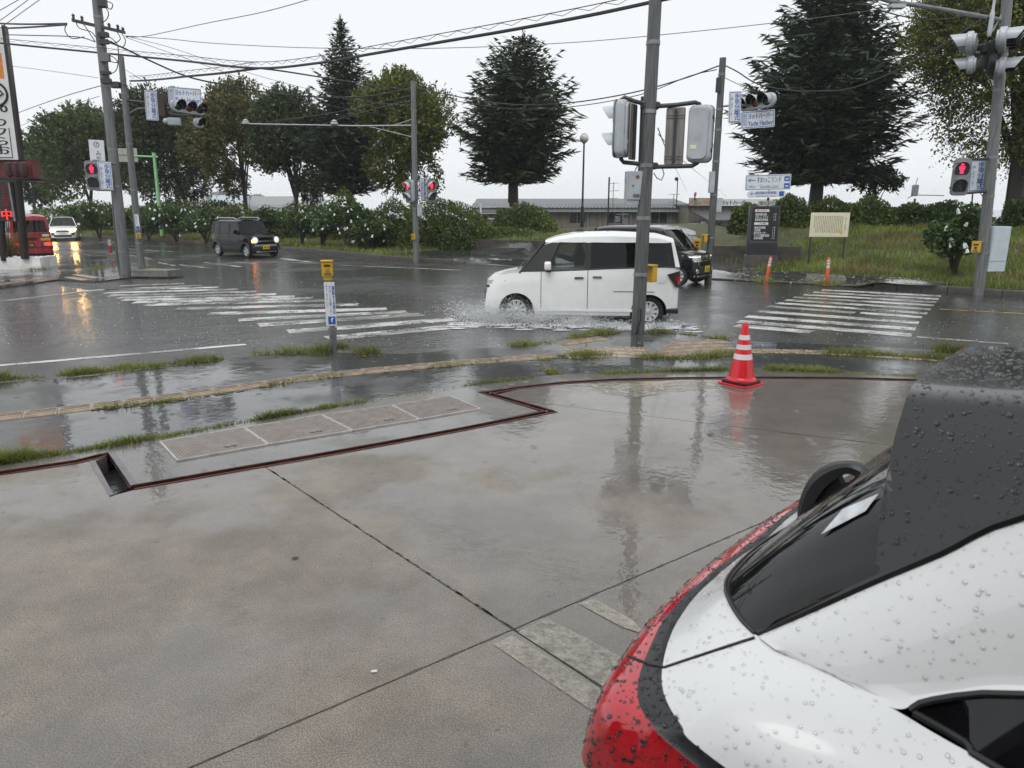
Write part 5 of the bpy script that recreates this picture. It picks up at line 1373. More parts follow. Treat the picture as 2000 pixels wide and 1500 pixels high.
for f in (.09, .48):
    z = .92 + (ph - .98) * (1 - f)
    k_ = MB().box(-.10, -.128, z, .46, .004, .085).build('arrow_strip', sign_white, pf, smooth=False); MB().slab([(-.28 if f < .2 else .06, -.133, z), (-.2 if f < .2 else -.02, -.133, z + .03), (-.2 if f < .2 else -.02, -.133, z - .03)], (0, .002, 0)).build('arrow', red_plastic, k_, smooth=False); MB().box(-.05, -.133, z, .2, .003, .014).build('arrow_shaft', red_plastic, k_, smooth=False)
tp = MB().rbox(.05, 0, ph + .09, .55, .06, .15, .01, 'y').build('title_plate', mat('pylon_green', (.35, .40, .35), .4), py); lettering(tp, '道しるべ', (.05, -.034, ph + .09), RX, UPZ, .46, .11, ink_black)

IB = AT(1620, 439, 24.8)
ib = sign('notice_board', 'cream notice board on two thin posts on the bank', IB, (-.1, -.99), 1.26, .80, sign_cream, t=.04, radius=.01)
rngb = random.Random(3); cols_ = MB()
for i in range(17):
    x = .40 - i * .056; z = .29 if i else .26; zend = -.25 if i not in (16,) else -.1
    while z > zend:
        hh = rngb.uniform(.025, .035)
        cols_.box(x + rngb.uniform(-.004, .004), -.0225, z - hh / 2, rngb.uniform(.016, .028), .003, hh * .75); z -= hh + .008
tag(cols_.build('text_columns', ink_brown, ib, smooth=False), kind='stuff')
write(ib, 'かりん並木', .51, .02, .045, .46, ink_brown, .04, True)
MB().slab([(.40 + .048 * math.cos(a) * (1 + .15 * math.sin(2 * a)), -.0245, -.25 + .062 * math.sin(a)) for a in np.linspace(0, 6.283, 13)[:-1]], (0, .003, 0)).build('fruit_print', plate_yellow, ib, smooth=False)
for x in (-.56, .56):
    q = Vector(IB) + Vector((x, 0, 0)); gz_ = hgt(q.x, q.y); MB().cyl((x, .035, .36), (x, .035, gz_ - IB.z - .5), .028).build('post', dark_metal, ib)
    MB().box(x, .03, .0, .05, .02, .76).build('frame_bar', dark_metal, ib, smooth=False)

# ---- round park lamp, thin posts, green pole, railing, walls
lb_ = AT(1137, 430, 44); lz = hgt(lb_.x, lb_.y); lt = AT(1141, 270, 44)
lamp = thing('park_lamp', 'tall dark park lamp with round white globe', 'lamp', (lb_.x, lb_.y, lz))
hh = lt.z - lz; dx = lt.x - lb_.x
MB().tube([(0, 0, -.2), (0, 0, 1.2), (0, 0, 1.21), (dx, 0, hh - .25)], [.11, .1, .06, .05], 12).build('post', dark_metal, lamp)
MB().lathe([(.05, -.3), (.12, -.26), (.10, -.22)], 12, (dx, 0, hh)).build('collar', dark_metal, lamp)
globe = mat('lamp_globe', (.72, .70, .64), .25, var=.05); MB().ball((dx, 0, hh), .27, 10).build('globe', globe, lamp)
MB().lathe([(.22, .12), (.16, .24), (0, .30)], 16, (dx, 0, hh)).build('cap', signal_grey, lamp)
for lb, u, v0, v1, Y, rr_ in [('thin dark post left of the middle pole before the harbour building', 1187, 440, 346, 46, .05), ('thin pole with fittings on the skyline far right', 1784, 415, 388, 60, .09), ('leaning mast far behind the bank pole', 1898, 440, 360, 60, .06)]:
    a, b = AT(u, v0, Y), AT(u + 3, v1, Y); o = MB().tube([a - Vector((0, 0, 1.5)), b], rr_, 8).build('thin_post', dark_metal); tag(o, lb, 'post')
sk = thing('skyline_lamp', 'small lamp head with arms on the skyline pole', 'lamp', AT(1787, 372, 60)); MB().rbox(0, 0, 0, .45, .3, .9, .1).build('head', galv, sk); MB().tube([(-.5, 0, -.6), (.0, 0, -.35), (2.4, 0, -.4)], .04, 5).build('arm', galv, sk); MB().tube([(0, 0, .4), (.1, 0, 1.0)], .03, 5).build('aerial', galv, sk)
gb = AT(317, 466, 50.5); gb.z = hgt(gb.x, gb.y); gp = thing('green_pole', 'light green pole with short arm holding a sign back', 'pole', gb)
gt = AT(301, 303, 50.5) - gb
MB().tube([(0, 0, -.2), gt], [.13, .10], 12).build('shaft', green_pole, gp); MB().tube([gt + Vector((.25, 0, -.12)), gt + Vector((-1.4, 0, -.05))], .06, 8).build('arm', green_pole, gp); MB().tube([gt + Vector((0, 0, -.1)), gt + Vector((0, 0, .15))], .13, 10).build('cap', green_pole, gp)
sp_ = sign('sign_plate', 'pale back of the sign plate on the green pole arm', AT(250, 303, 50.6), (-.1, -.99), 1.36, .88, mat('pale_sign_back', (.36, .36, .33), .45), t=.05)
for x in (-.34, 0, .34): MB().box(x, -.03, 0, .012, .01, .84).build('seam', plate_back, sp_, smooth=False)
MB().box(0, -.04, .02, 1.4, .03, .05).build('mount_bar', plate_back, sp_, smooth=False)

fz = AT(940, 446, 39.5); fn = thing('railing', 'white metal railing with four bars behind the azalea mound', 'railing', fz)
rw = mat('railing_white', (.68, .70, .70), .3)
fl_ = AT(1066, 403, 44.0) - fz
for k, v in enumerate((405, 417, 428, 438)):
    a = AT(939.5, v, 39.5) - fz; b = Vector((fl_.x, fl_.y, a.z - .0)); MB().tube([a, b], .035, 8).build('rail', rw, fn)
MB().tube([(-.03, 0, -.6), AT(939, 398, 39.5) - fz], .05, 8).build('post', rw, fn)
for f in (.4, .8): MB().tube([Vector((fl_.x * f, fl_.y * f, -.7)), Vector((fl_.x * f, fl_.y * f, 1.35))], .045, 8).build('post', rw, fn)
wallm = mat('retaining_wall_concrete', (.055, .047, .04), .55, var=.45, scale=2.5, bump=.5, bscale=18, stretch=(1, 1, 2.5))
def ret_wall(label, a, b, zt, back, boards):
    a, b = Vector(a), Vector(b); d = b - a; n = Vector((-d.y, d.x, 0)).normalized() * .3
    root = thing('retaining_wall', label, 'wall', a)
    k = boards; 
    for i in range(k):
        p = d * (i / k); MB().obox(p + Vector((0, 0, -.5)) + n * random.uniform(0, .06), d / k * .985, n, (0, 0, zt + .5 + random.uniform(-.01, .01))).build('block', wallm, root, smooth=False)
    MB().obox(Vector((0, 0, -.4)) + n * .3, d * .999, n * .5, (0, 0, zt + .36)).build('core', wallm, root, smooth=False)
    if back: MB().obox(d + Vector((0, 0, -.5)), back, n, (0, 0, zt + .52)).build('return_wall', wallm, root, smooth=False)
ret_wall('dark retaining wall under the azalea mound, left of the driveway', AT(903, 497, 34.6).xy.to_3d(), AT(1062, 500, 32.8).xy.to_3d(), AT(980, 469, 33.7).z, Vector((2.2, 4.5, 0)), 9)
ret_wall('dark retaining wall behind the black sign pylon', AT(1390, 520, 27.6).xy.to_3d(), AT(1562, 522, 26.6).xy.to_3d(), AT(1480, 481, 27.1).z, None, 8)

# ---- harbour building
HB = Vector(AT(930, 440, 60)); zf = -.8
hb = thing('harbor_building', 'long low harbour building with ribbed roof and grey brown walls', 'building', (HB.x, 60, zf))
wall_m = mat('harbour_wall', (.20, .18, .155), .6, var=.3, scale=1.5, stretch=(3, 3, .4)); roof_m = mat('ribbed_roof', (.085, .085, .09), .4, metal=.2, var=.25)
fas = mat('fascia_grey', (.30, .33, .35), .45, var=.15)
W_ = AT(1352, 440, 60).x - HB.x
ze = AT(1000, 411, 60).z - zf; zr_ = AT(1000, 403, 64).z - zf
ZB = lambda v: AT(1000, v, 60).z - zf
X_ = lambda u: AT(u, 420, 60).x - HB.x
wins = [(1112, 1143, 413, 437), (1187, 1216, 411, 437), (1272, 1304, 411, 437), (1020, 1050, 413, 437)]
xs_ = sorted([0.0] + [X_(q) for w in wins for q in w[:2]] + [W_])
wl_, wh_ = ZB(437), ZB(412)
for i in range(len(xs_) - 1):
    a, b = xs_[i], xs_[i + 1]; isw = i % 2 == 1
    if isw:
        MB().obox((a, 0, 0), (b - a, 0, 0), (0, .2, 0), (0, 0, wl_)).build('wall', wall_m, hb, smooth=False); MB().obox((a, 0, wh_), (b - a, 0, 0), (0, .2, 0), (0, 0, ze - wh_)).build('wall', wall_m, hb, smooth=False)
        wd = MB().obox((a, .12, wl_), (b - a, 0, 0), (0, .02, 0), (0, 0, wh_ - wl_)).build('window', mat('building_glass', (.05, .055, .06), .08, var=.3), hb, smooth=False)
        fr = MB(); fr.box((a + b) / 2, .1, wl_, b - a, .06, .06); fr.box((a + b) / 2, .1, wh_, b - a, .06, .06); fr.box((a + b) / 2, .1, (wl_ + wh_) / 2, .05, .05, wh_ - wl_)
        for q in (a, b): fr.box(q, .1, (wl_ + wh_) / 2, .06, .06, wh_ - wl_)
        fr.build('frame', fas, wd, smooth=False)
    else: MB().obox((a, 0, 0), (b - a, 0, 0), (0, .2, 0), (0, 0, ze)).build('wall', wall_m, hb, smooth=False)
MB().obox((0, 0, 0), (.2, 0, 0), (0, 9, 0), (0, 0, ze)).build('wall', wall_m, hb, smooth=False)
MB().obox((-.3, -.55, ze - .12), (W_ + .6, 0, 0), (0, .06, 0), (0, 0, .3)).build('fascia', fas, hb, smooth=False)
rb = MB(); rb.obox((-.35, -.6, ze + .14), (W_ + .7, 0, 0), (0, 9.5, zr_ - ze + .5), (0, 0, .06))
rf = rb.build('roof', roof_m, hb, smooth=False); n_ = 62; ribs = MB()
for k in range(n_): 
    x = -.35 + (W_ + .65) * k / (n_ - 1); ribs.tube([(x, -.66, ze + .2), (x, 3.2, ze + .2 + 3.8 * (zr_ - ze + .5) / 9.5)], .07, 6)
tag(ribs.build('roof_ribs', roof_m, rf), kind='stuff')
for u in (1148, 1232): MB().tube([(X_(u), -.08, 0), (X_(u), -.08, ze)], .05, 6).build('downpipe', fas, hb)
for u in (945, 1320): MB().tube([(X_(u), -.1, ze - .1), (X_(u) + .6, -.1, ze - .8), (X_(u) + .6, -.1, 0)], .05, 6).build('downpipe', fas, hb)

AX = AT(1345, 440, 56); an = thing('harbor_annex', 'harbour annex with rusty sign board and glazed lean-to', 'building', (AX.x, 56, zf))
XA = lambda u: AT(u, 420, 56).x - AX.x; ZA = lambda v: AT(1400, v, 56).z - zf
MB().obox((0, .6, 0), (XA(1550), 0, 0), (0, 6, 0), (0, 0, ZA(402))).build('wall', wall_m, an, smooth=False)
MB().obox((-.1, .3, ZA(403)), (XA(1552), 0, 0), (0, 6.4, 0), (0, 0, .14)).build('roof', roof_m, an, smooth=False)
MB().obox((0, .25, ZA(402)), (XA(1412), 0, 0), (0, .08, 0), (0, 0, ZA(386.5) - ZA(402))).build('rusty_panel', mat('rusty_sign_panel', (.50, .47, .40), .6, var=.12, scale=5, var2=(.30, .17, .09)), an, smooth=False)
sgn = MB().obox((XA(1404), .2, ZA(402)), (XA(1560) - XA(1404), 0, 0), (0, .06, 0), (0, 0, ZA(388.5) - ZA(402))).build('sign_board', sign_white, an, smooth=False)
lettering(sgn, 'ヨットハーバー', ((XA(1409) + XA(1462)) / 2, .19, (ZA(389) + ZA(402)) / 2), RX, UPZ, XA(1462) - XA(1409), .34, ink_black, bold=.015)
MB().add([(XA(1348), 0, ZA(411)), (XA(1470), 0, ZA(411)), (XA(1470), -3.0, ZA(428)), (XA(1348) + .6, -3.0, ZA(428)), (XA(1348), 0, ZA(414)), (XA(1470), 0, ZA(414)), (XA(1470), -3.0, ZA(431)), (XA(1348) + .6, -3.0, ZA(431))], [(0, 1, 2, 3), (4, 7, 6, 5), (3, 2, 6, 7), (0, 3, 7, 4), (1, 5, 6, 2)]).build('lean_to_roof', roof_m, an, smooth=False)
ngl = 6
for k in range(ngl):
    a = XA(1352) + (XA(1466) - XA(1352)) * k / ngl; b = XA(1352) + (XA(1466) - XA(1352)) * (k + 1) / ngl
    MB().obox((a + .04, -2.4, .1), (b - a - .08, 0, 0), (0, .03, 0), (0, 0, ZA(429) - .2)).build('glass_panel', mat('frosted_panel', (.36, .38, .37), .35, var=.15), an, smooth=False)
    MB().obox((a - .03, -2.45, 0), (.07, 0, 0), (0, .08, 0), (0, 0, ZA(428))).build('mullion', dark_metal, an, smooth=False)
nt_ = sign('notice_poster', 'white poster with red lettering on the harbour wall', AT(1354, 450, 53), (0, -1), .78, .95, sign_white, t=.02); 
for i in range(5): MB().box(.28 - i * .13, -.014, .02, .055, .004, .72 - .1 * (i % 2)).build('lettering', red_plastic if i != 2 else ink_black, nt_, smooth=False)
for lb, u, Y, vt, bars in [('television aerial left of the middle pole on the harbour roof', 1197, 61, 356, 3), ('television aerial right of the middle pole on the harbour roof', 1315, 61, 378, 2)]:
    a = AT(u, 402, Y); b = AT(u, vt, Y); an_ = thing('roof_aerial', lb, 'aerial', a); hgt_ = b.z - a.z
    MB().tube([(0, 0, -.3), (0, 0, hgt_)], .03, 6).build('mast', galv, an_)
    for k in range(bars): MB().tube([(-.45, 0, hgt_ - .1 - .6 * k), (.5, .1, hgt_ - .06 - .6 * k)], .018, 4).build('element', galv, an_)
ms_ = thing('camera_mast', 'thin mast with camera head on the harbour roof', 'mast', AT(1321, 402, 60)); MB().tube([(0, 0, -.3), (0, 0, 2.0)], .04, 6).build('mast', dark_metal, ms_); MB().ball((-.1, 0, 2.1), .16, 6).build('camera', black_plastic, ms_)
wlm = thing('warning_lamp', 'tiny red warning lamp on the harbour annex roof', 'lamp', AT(1357, 386, 56)); MB().tube([(0, 0, -.2), (0, 0, .12)], .05, 8).build('stem', dark_metal, wlm); MB().tube([(0, 0, .12), (.05, 0, .38)], .09, 8).build('lens', red_plastic, wlm)
fl2 = thing('floodlight', 'pair of grey floodlights on a post before the harbour wall', 'lamp', AT(1216, 425, 46)); MB().tube([(0, 0, -1.8), (0, 0, .3)], .05, 6).build('post', galv, fl2); MB().rbox(-.3, 0, -.1, .3, .2, .35, .03).build('head', galv, fl2); MB().rbox(.15, 0, -.25, .3, .2, .35, .03).build('head', galv, fl2); MB().box(0, 0, .2, .8, .06, .06).build('bar', galv, fl2)

# ---- houses across the water, dim in the rain
def far_house(label, u0, u1, vt, ve, vb, Y, wall_c, roof_c, nwin, gable=False):
    a = AT(u0, vb, Y); k = lambda u: AT(u, 400, Y).x - a.x; z = lambda v: AT(1000, v, Y).z - a.z
    r = thing('far_house', label, 'house', a); w = k(u1); d = min(w * .5, 30)
    wm = mat('far_wall_%d' % u0, wall_c, .7, var=.08, scale=.3); rm = mat('far_roof_%d' % u0, roof_c, .5, var=.12, scale=.5)
    MB().obox((0, 0, -2.5), (w, 0, 0), (0, min(d, 30), 0), (0, 0, z(ve) + 2.5)).build('wall', wm, r, smooth=False)
    t = z(vt); e = z(ve)
    if gable: MB().add([(-.4, -.6, e), (w + .4, -.6, e), (w + .4, d + .6, e), (-.4, d + .6, e), (w * .25, d / 2, t), (w * .75, d / 2, t)], [(0, 1, 5, 4), (1, 2, 5), (2, 3, 4, 5), (3, 0, 4), (0, 3, 2, 1)]).build('roof', rm, r, smooth=False)
    else: MB().add([(-.4, -.6, e), (w + .4, -.6, e), (w + .4, d + .6, e), (-.4, d + .6, e), (-.4, d / 2, t), (w + .4, d / 2, t)], [(0, 1, 5, 4), (1, 2, 5), (2, 3, 4, 5), (3, 0, 4), (0, 3, 2, 1)]).build('roof', rm, r, smooth=False)
    for i in range(nwin):
        x = w * (i + .5) / nwin; o_ = MB().obox((x - w * .09, -.05, z(vb) + (z(ve) - z(vb)) * .25), (w * .18, 0, 0), (0, .1, 0), (0, 0, (z(ve) - z(vb)) * .45)).build('window', mat('far_window', (.12, .14, .16), .2), r, smooth=False)
far_house('pale blue roofed house glimpsed left of the forked tree', 412, 478, 381, 396, 410, 800, (.55, .56, .56), (.40, .48, .52), 3)
far_house('long grey roofed house behind the narrow dark tree', 488, 568, 383, 400, 412, 810, (.40, .40, .38), (.22, .22, .22), 4)
far_house('steep gabled grey house behind the tall conifer trunk', 592, 632, 370, 392, 412, 820, (.42, .43, .43), (.20, .21, .23), 2, True)
far_house('low pale shed beside the white wagon at the lake', 136, 170, 398, 404, 412, 600, (.55, .55, .53), (.42, .40, .38), 2)
far_house('pale roof seen behind the pale cabinet far right', 1935, 1985, 427, 436, 450, 110, (.6, .62, .64), (.45, .55, .62), 2)
for i, (u0, u1, vt, lb) in enumerate([(410, 460, 376, 'faint distant tree above the pale blue roofed house'), (480, 520, 384, 'faint distant tree behind the long grey house'), (1060, 1120, 398, 'faint distant tree line bump above the harbour roof')]):
    deciduous(lb, u0, u1, vt, 408, 855, (u0 + u1) / 2, leaf_green, 90 + i, 260, 5.2, group='faint trees across the water', zb=-.9)

# ---- restaurant sign at the left edge
RB = G(36, 526, -.11); YR = RB.y; LR = lambda u, v, dy=0: AT(u, v, YR + dy) - RB
rs = thing('restaurant_sign', 'tall white restaurant sign with red eave on black posts', 'sign', RB)
fw = Vector((.96, .28, 0)).normalized()
tr_, br_ = LR(3, 55), LR(36, 312)
bd = mat('restaurant_board', (.70, .71, .70), .35, var=.05); frame_m = mat('board_frame_brown', (.016, .011, .010), .4)
def bpt(s, z): 
    e = br_.lerp(tr_, (z - br_.z) / (tr_.z - br_.z)); return e - fw * s
MB().slab([bpt(0, br_.z), bpt(0, tr_.z), bpt(2.6, tr_.z), bpt(2.6, br_.z)], Vector((-.28, .96, 0)) * .3).build('board', bd, rs, smooth=False)
MB().slab([bpt(-.09, br_.z), bpt(-.09, tr_.z + .1), bpt(0.0, tr_.z + .1), bpt(.0, br_.z)], Vector((-.28, .96, 0)) * .32 + Vector((0, 0, 0))).build('board_edge', frame_m, rs, smooth=False)
nf = Vector((.28, -.96, 0)) * .004
def zpx(v): return LR(20, v).z
MB().slab([bpt(.10, zpx(154)) + nf, bpt(.10, zpx(104)) + nf, bpt(1.5, zpx(104)) + nf, bpt(1.5, zpx(154)) + nf], -nf * .4).build('orange_field', sign_orange, rs, smooth=False)
cc = bpt(.42, zpx(184)); MB().tube([cc + nf * 3 + fw * (.34 * math.cos(a)) + Z3 * (.36 * math.sin(a)) for a in np.linspace(0, 6.283, 25)], .035, 5).build('ring_emblem', ink_black, rs)
MB().tube([cc + nf * 3 + fw * .1 + Z3 * .16, cc + nf * 3 + fw * .22, cc + nf * 3 + fw * .05 - Z3 * .1], .03, 5).build('ring_emblem', ink_black, rs)
for s, v, w_, h_, off in [('uo', 213, .42, .22, .34), ('つ', 240, .32, .22, .38), ('フ', 258, .30, .22, .40), ('ら', 276, .30, .26, .40), ('お', 293, .36, .28, .40)]:
    lettering(rs, s, bpt(off, zpx(v)) + nf * 1.5, fw, Z3, w_, h_, ink_black, bold=.015)
for a, b in (((.16, 250), (.16, 308)), ((.16, 308), (.62, 308))):
    p, q = bpt(a[0], zpx(a[1])), bpt(b[0], zpx(b[1])); MB().tube([p + nf * 2, q + nf * 2], .012, 4).build('line', ink_black, rs)
eave = mat('eave_red', (.16, .022, .02), .35, var=.35, scale=3)
p = LR(-60, 330); MB().obox(p + Vector((0, -.25, -.3)), (LR(52, 330) - p).x * Vector((1, .28, 0)), (-.2, .8, 0), (0, 0, .62)).build('eave', eave, rs, smooth=False)
p = LR(-60, 350); MB().obox(p + Vector((0, -.35, -.06)), (LR(66, 350) - p).x * Vector((1, .28, 0)), (-.2, 1.0, 0), (0, 0, .12)).build('gutter', frame_m, rs, smooth=False)
MB().obox(LR(50, 348), (.75, .2, -.06), (0, .3, 0), (0, 0, .05)).build('eave_slat', dark_metal, rs, smooth=False)
for k in range(3): q = LR(18 + 14 * k, 331, -.5); MB().lathe([(.02, -.25), (.13, -.2), (.16, 0), (.13, .2), (.02, .25)], 10, q).build('lantern', mat('lantern_dark', (.05, .012, .012), .5), rs)
for u0_, v0_, u1_, v1_ in ((34, 352, 49, 504), (-30, 352, -14, 506), (2, 430, 8, 508)):
    MB().tube([LR(u0_, v0_), LR(u1_, v1_) + Vector((0, 0, -.02))], .13 if u0_ > 10 else .10, 10).build('post', frame_m, rs)
lp = MB().obox(LR(-30, 432, -.15), (LR(28, 430) - LR(-30, 430)).x * Vector((1, .06, 0)), (0, .14, 0), (0, 0, LR(20, 356).z - LR(20, 431).z)).build('led_panel', mat('led_black', (.02, .012, .014), .3), rs, smooth=False)
MB().obox(LR(27, 432, -.19), (.06, 0, 0), (0, .18, 0), (0, 0, LR(20, 356).z - LR(20, 431).z)).build('led_frame', galv, lp, smooth=False)
for s, v, m_ in (('営', 372, led_dim), ('業', 394, led_dim), ('中', 419, led_red)): lettering(lp, s, LR(13, v, -.17), (1, .06, 0), Z3, .34, .36, m_, bold=.008)
pla = thing('white_planter', 'low white stone planter under the restaurant sign', 'planter', RB)
wp = mat('planter_white', (.80, .79, .77), .5, var=.2, scale=3)
MB().slab([LR(-120, 532), LR(77, 525), LR(72, 505, 1.5), LR(-120, 507, 1.5)], (0, 0, .001)).build('floor', wp, pla, smooth=False)
pa, pb2 = Vector((-4.5, -.3, 0)), Vector((.78, .05, 0))
MB().obox(pa, pb2 - pa, (-.03, .3, 0), (0, 0, .40)).build('front_wall', wp, pla, smooth=False); MB().obox(pb2, (-.35, 1.5, 0), (-.3, -.02, 0), (0, 0, .385)).build('side_wall', wp, pla, smooth=False)
rnk = random.Random(8)
for k in range(16):
    x = -1.6 + k * .15; MB().ball((x, .25 + rnk.uniform(-.08, .25), .38), rnk.uniform(.06, .11), 5, .7).build('stone', wp, pla, smooth=False)
pg = thing('dry_plant', 'brown grassy plant behind the restaurant sign post', 'plant', RB + Vector((-.75, .6, .3)))
rg = np.random.default_rng(4); nB = 500; pp = np.stack([rg.normal(size=nB) * .12, rg.normal(size=nB) * .12, np.zeros(nB)], 1)
link('blade_tuft', blades('blade_tuft', pp, rg.uniform(.5, 1.4, nB), np.full(nB, .012), grass_dry, rg, .45), pg); MB().tube([(0, 0, -.3), (0, 0, .2)], .08, 7).build('root_stock', bark, pg)

# ------------------------------------------------------------------ overhead cables
def cable(label, pts, r, m=cable_mat, n=5, lash=False):
    P = [AT(u, v, Y) for u, v, Y in pts]; L = smooth_line(P, n)
    root = thing('overhead_cable', label, 'cable', L[0], 0, 'overhead cables')
    MB().tube([p - L[0] for p in L], r, 5).build('strand', m, root)
    if lash:
        F = resample(L, .25); zz = [p - L[0] + Vector((0, 0, r * 2.2 if i % 2 else r * 4.6)) for i, p in enumerate(F)]
        MB().tube(zz, .006, 3, False).build('lashing', m, root); MB().tube([p - L[0] + Vector((0, 0, r * 4.8)) for p in L], .008, 4).build('messenger', m, root)
cable('thick lashed cable sweeping from the thick left pole up to the middle pole', [(-40, 80, 25), (60, 90, 24.6), (205, 104, 24.2), (360, 119, 22), (500, 133, 19.5), (620, 123, 17.5), (720, 106, 16), (860, 82, 14.6), (1000, 58, 13.6), (1150, 30, 12.8), (1272, 4, 12.2), (1400, -24, 11.6)], .03, lash=True)
cable('black cable from the slim left pole joining the thick sweeping cable', [(254, 158, 27), (285, 157, 26), (330, 153, 24), (365, 149, 22.5), (430, 143, 21), (505, 133, 19.5)], .032, lash=True)
cable('black cable dipping from the thick left pole to the arm pole', [(215, 83, 24), (240, 93, 24.3), (290, 117, 25), (365, 149, 26), (440, 166, 27), (540, 183, 28), (640, 190, 29), (720, 188, 30), (806, 172, 30.8)], .028)
cable('cable running down from the sweeping cable to the arm pole', [(505, 133, 19.5), (560, 140, 21), (660, 156, 24), (760, 171, 28), (806, 178, 30.8)], .022)
cable('thin grey line from the thick left pole crossing the sky upward', [(246, 72, 24), (288, 70, 23), (400, 46, 21), (520, 22, 19.5), (640, -12, 18)], .010, wire_grey)
cable('long thin line sagging from the thick left pole across all trees', [(246, 70, 24), (330, 76, 23.8), (410, 84, 23.6), (560, 92, 23), (720, 95, 22.5), (900, 93, 22), (1100, 84, 21.5), (1260, 71, 21), (1500, 46, 20.4), (1720, 18, 20), (1960, -22, 19.4)], .010, wire_grey)
cable('black cable from the arm pole to the driveway signal pole', [(809, 170, 30.8), (900, 190, 29), (1000, 204, 27), (1110, 201, 25.5), (1230, 182, 24), (1330, 155, 23), (1405, 128, 22.3)], .020)
cable('second cable from the arm pole towards the driveway signal pole', [(809, 178, 30.8), (900, 199, 29), (1010, 213, 27), (1120, 208, 25.5), (1250, 185, 23.8), (1345, 149, 23), (1400, 136, 22.3)], .014)
cable('drooping cable from the driveway signal pole to the bank pole', [(1416, 128, 22.3), (1440, 140, 22), (1480, 164, 21.6), (1540, 176, 21), (1600, 178, 20.6), (1660, 173, 20.3), (1740, 143, 19.9), (1840, 88, 19.6), (1940, 22, 19.4)], .018)
cable('thin cable above the drooping cable near the bank pole', [(1670, -6, 20), (1720, 20, 19.9), (1790, 36, 19.7), (1860, 36, 19.6), (1945, 10, 19.4)], .016)
cable('thin grey wire behind the driveway signal pole', [(1416, 152, 22.3), (1445, 166, 24), (1490, 186, 28), (1540, 204, 33)], .010, wire_grey)
cable('upper of two heavy wires ending at the left crossarm', [(-60, 43, 28), (40, 47, 26), (130, 46, 24)], .03)
cable('lower of two heavy wires ending at the left crossarm', [(-60, 57, 28), (40, 54, 26), (130, 48, 24)], .03)
cable('wire below the left crossarm reaching the thick pole', [(-60, 66, 28), (60, 69, 26), (150, 72, 24.5), (186, 82, 24)], .016)
cable('highest diagonal wire in the upper left corner', [(-60, 52, 22), (0, 20, 22), (60, -14, 22)], .010, wire_grey)
cable('middle diagonal wire in the upper left corner', [(-60, 78, 22), (0, 40, 22), (65, -8, 22)], .010, wire_grey)
cable('lowest diagonal wire in the upper left corner', [(-60, 100, 22), (0, 55, 22), (82, -4, 22)], .010, wire_grey)
cable('faint wire descending left from the thick left pole', [(192, 152, 24), (100, 139, 26), (0, 126, 29)], .008, wire_grey)
cable('steeper wire going down left behind the restaurant sign', [(195, 168, 24), (120, 190, 28), (31, 222, 34), (-30, 248, 40)], .014)
cable('lower faint wire going down left behind the restaurant sign', [(194, 188, 24), (110, 216, 30), (37, 247, 38), (-30, 272, 46)], .010, wire_grey)
cable('thin double wire from the thick left pole over the olive tree', [(244, 70, 24), (330, 92, 25), (430, 125, 26.5), (540, 158, 28), (620, 178, 29), (700, 198, 30), (805, 205, 30.8)], .008, wire_grey)
cable('lower thin wire from the thick left pole over the olive tree', [(246, 73, 24), (340, 106, 25), (430, 138, 26.5), (530, 172, 28), (640, 205, 29.5), (805, 233, 30.8)], .008, wire_grey)
cable('faint wire from the slim left pole to the signal arm', [(244, 136, 27), (300, 168, 27), (345, 190, 27)], .008, wire_grey)
cable('upper thin wire crossing the dark trees from the arm pole', [(806, 185, 30.8), (740, 200, 33), (640, 222, 38), (520, 238, 44)], .010, wire_grey)
cable('lower thin wire crossing the dark trees from the arm pole', [(806, 195, 30.8), (750, 208, 33), (690, 224, 36), (630, 243, 38)], .010, wire_grey)
cable('thin line down from the middle pole to the harbour roof mast', [(1285, 250, 12.4), (1305, 300, 20), (1325, 340, 40), (1341, 372, 56)], .010, wire_grey)
cable('second thin line from the middle pole towards the bank hedge', [(1286, 262, 12.4), (1330, 310, 20), (1378, 350, 40), (1420, 385, 56)], .008, wire_grey)

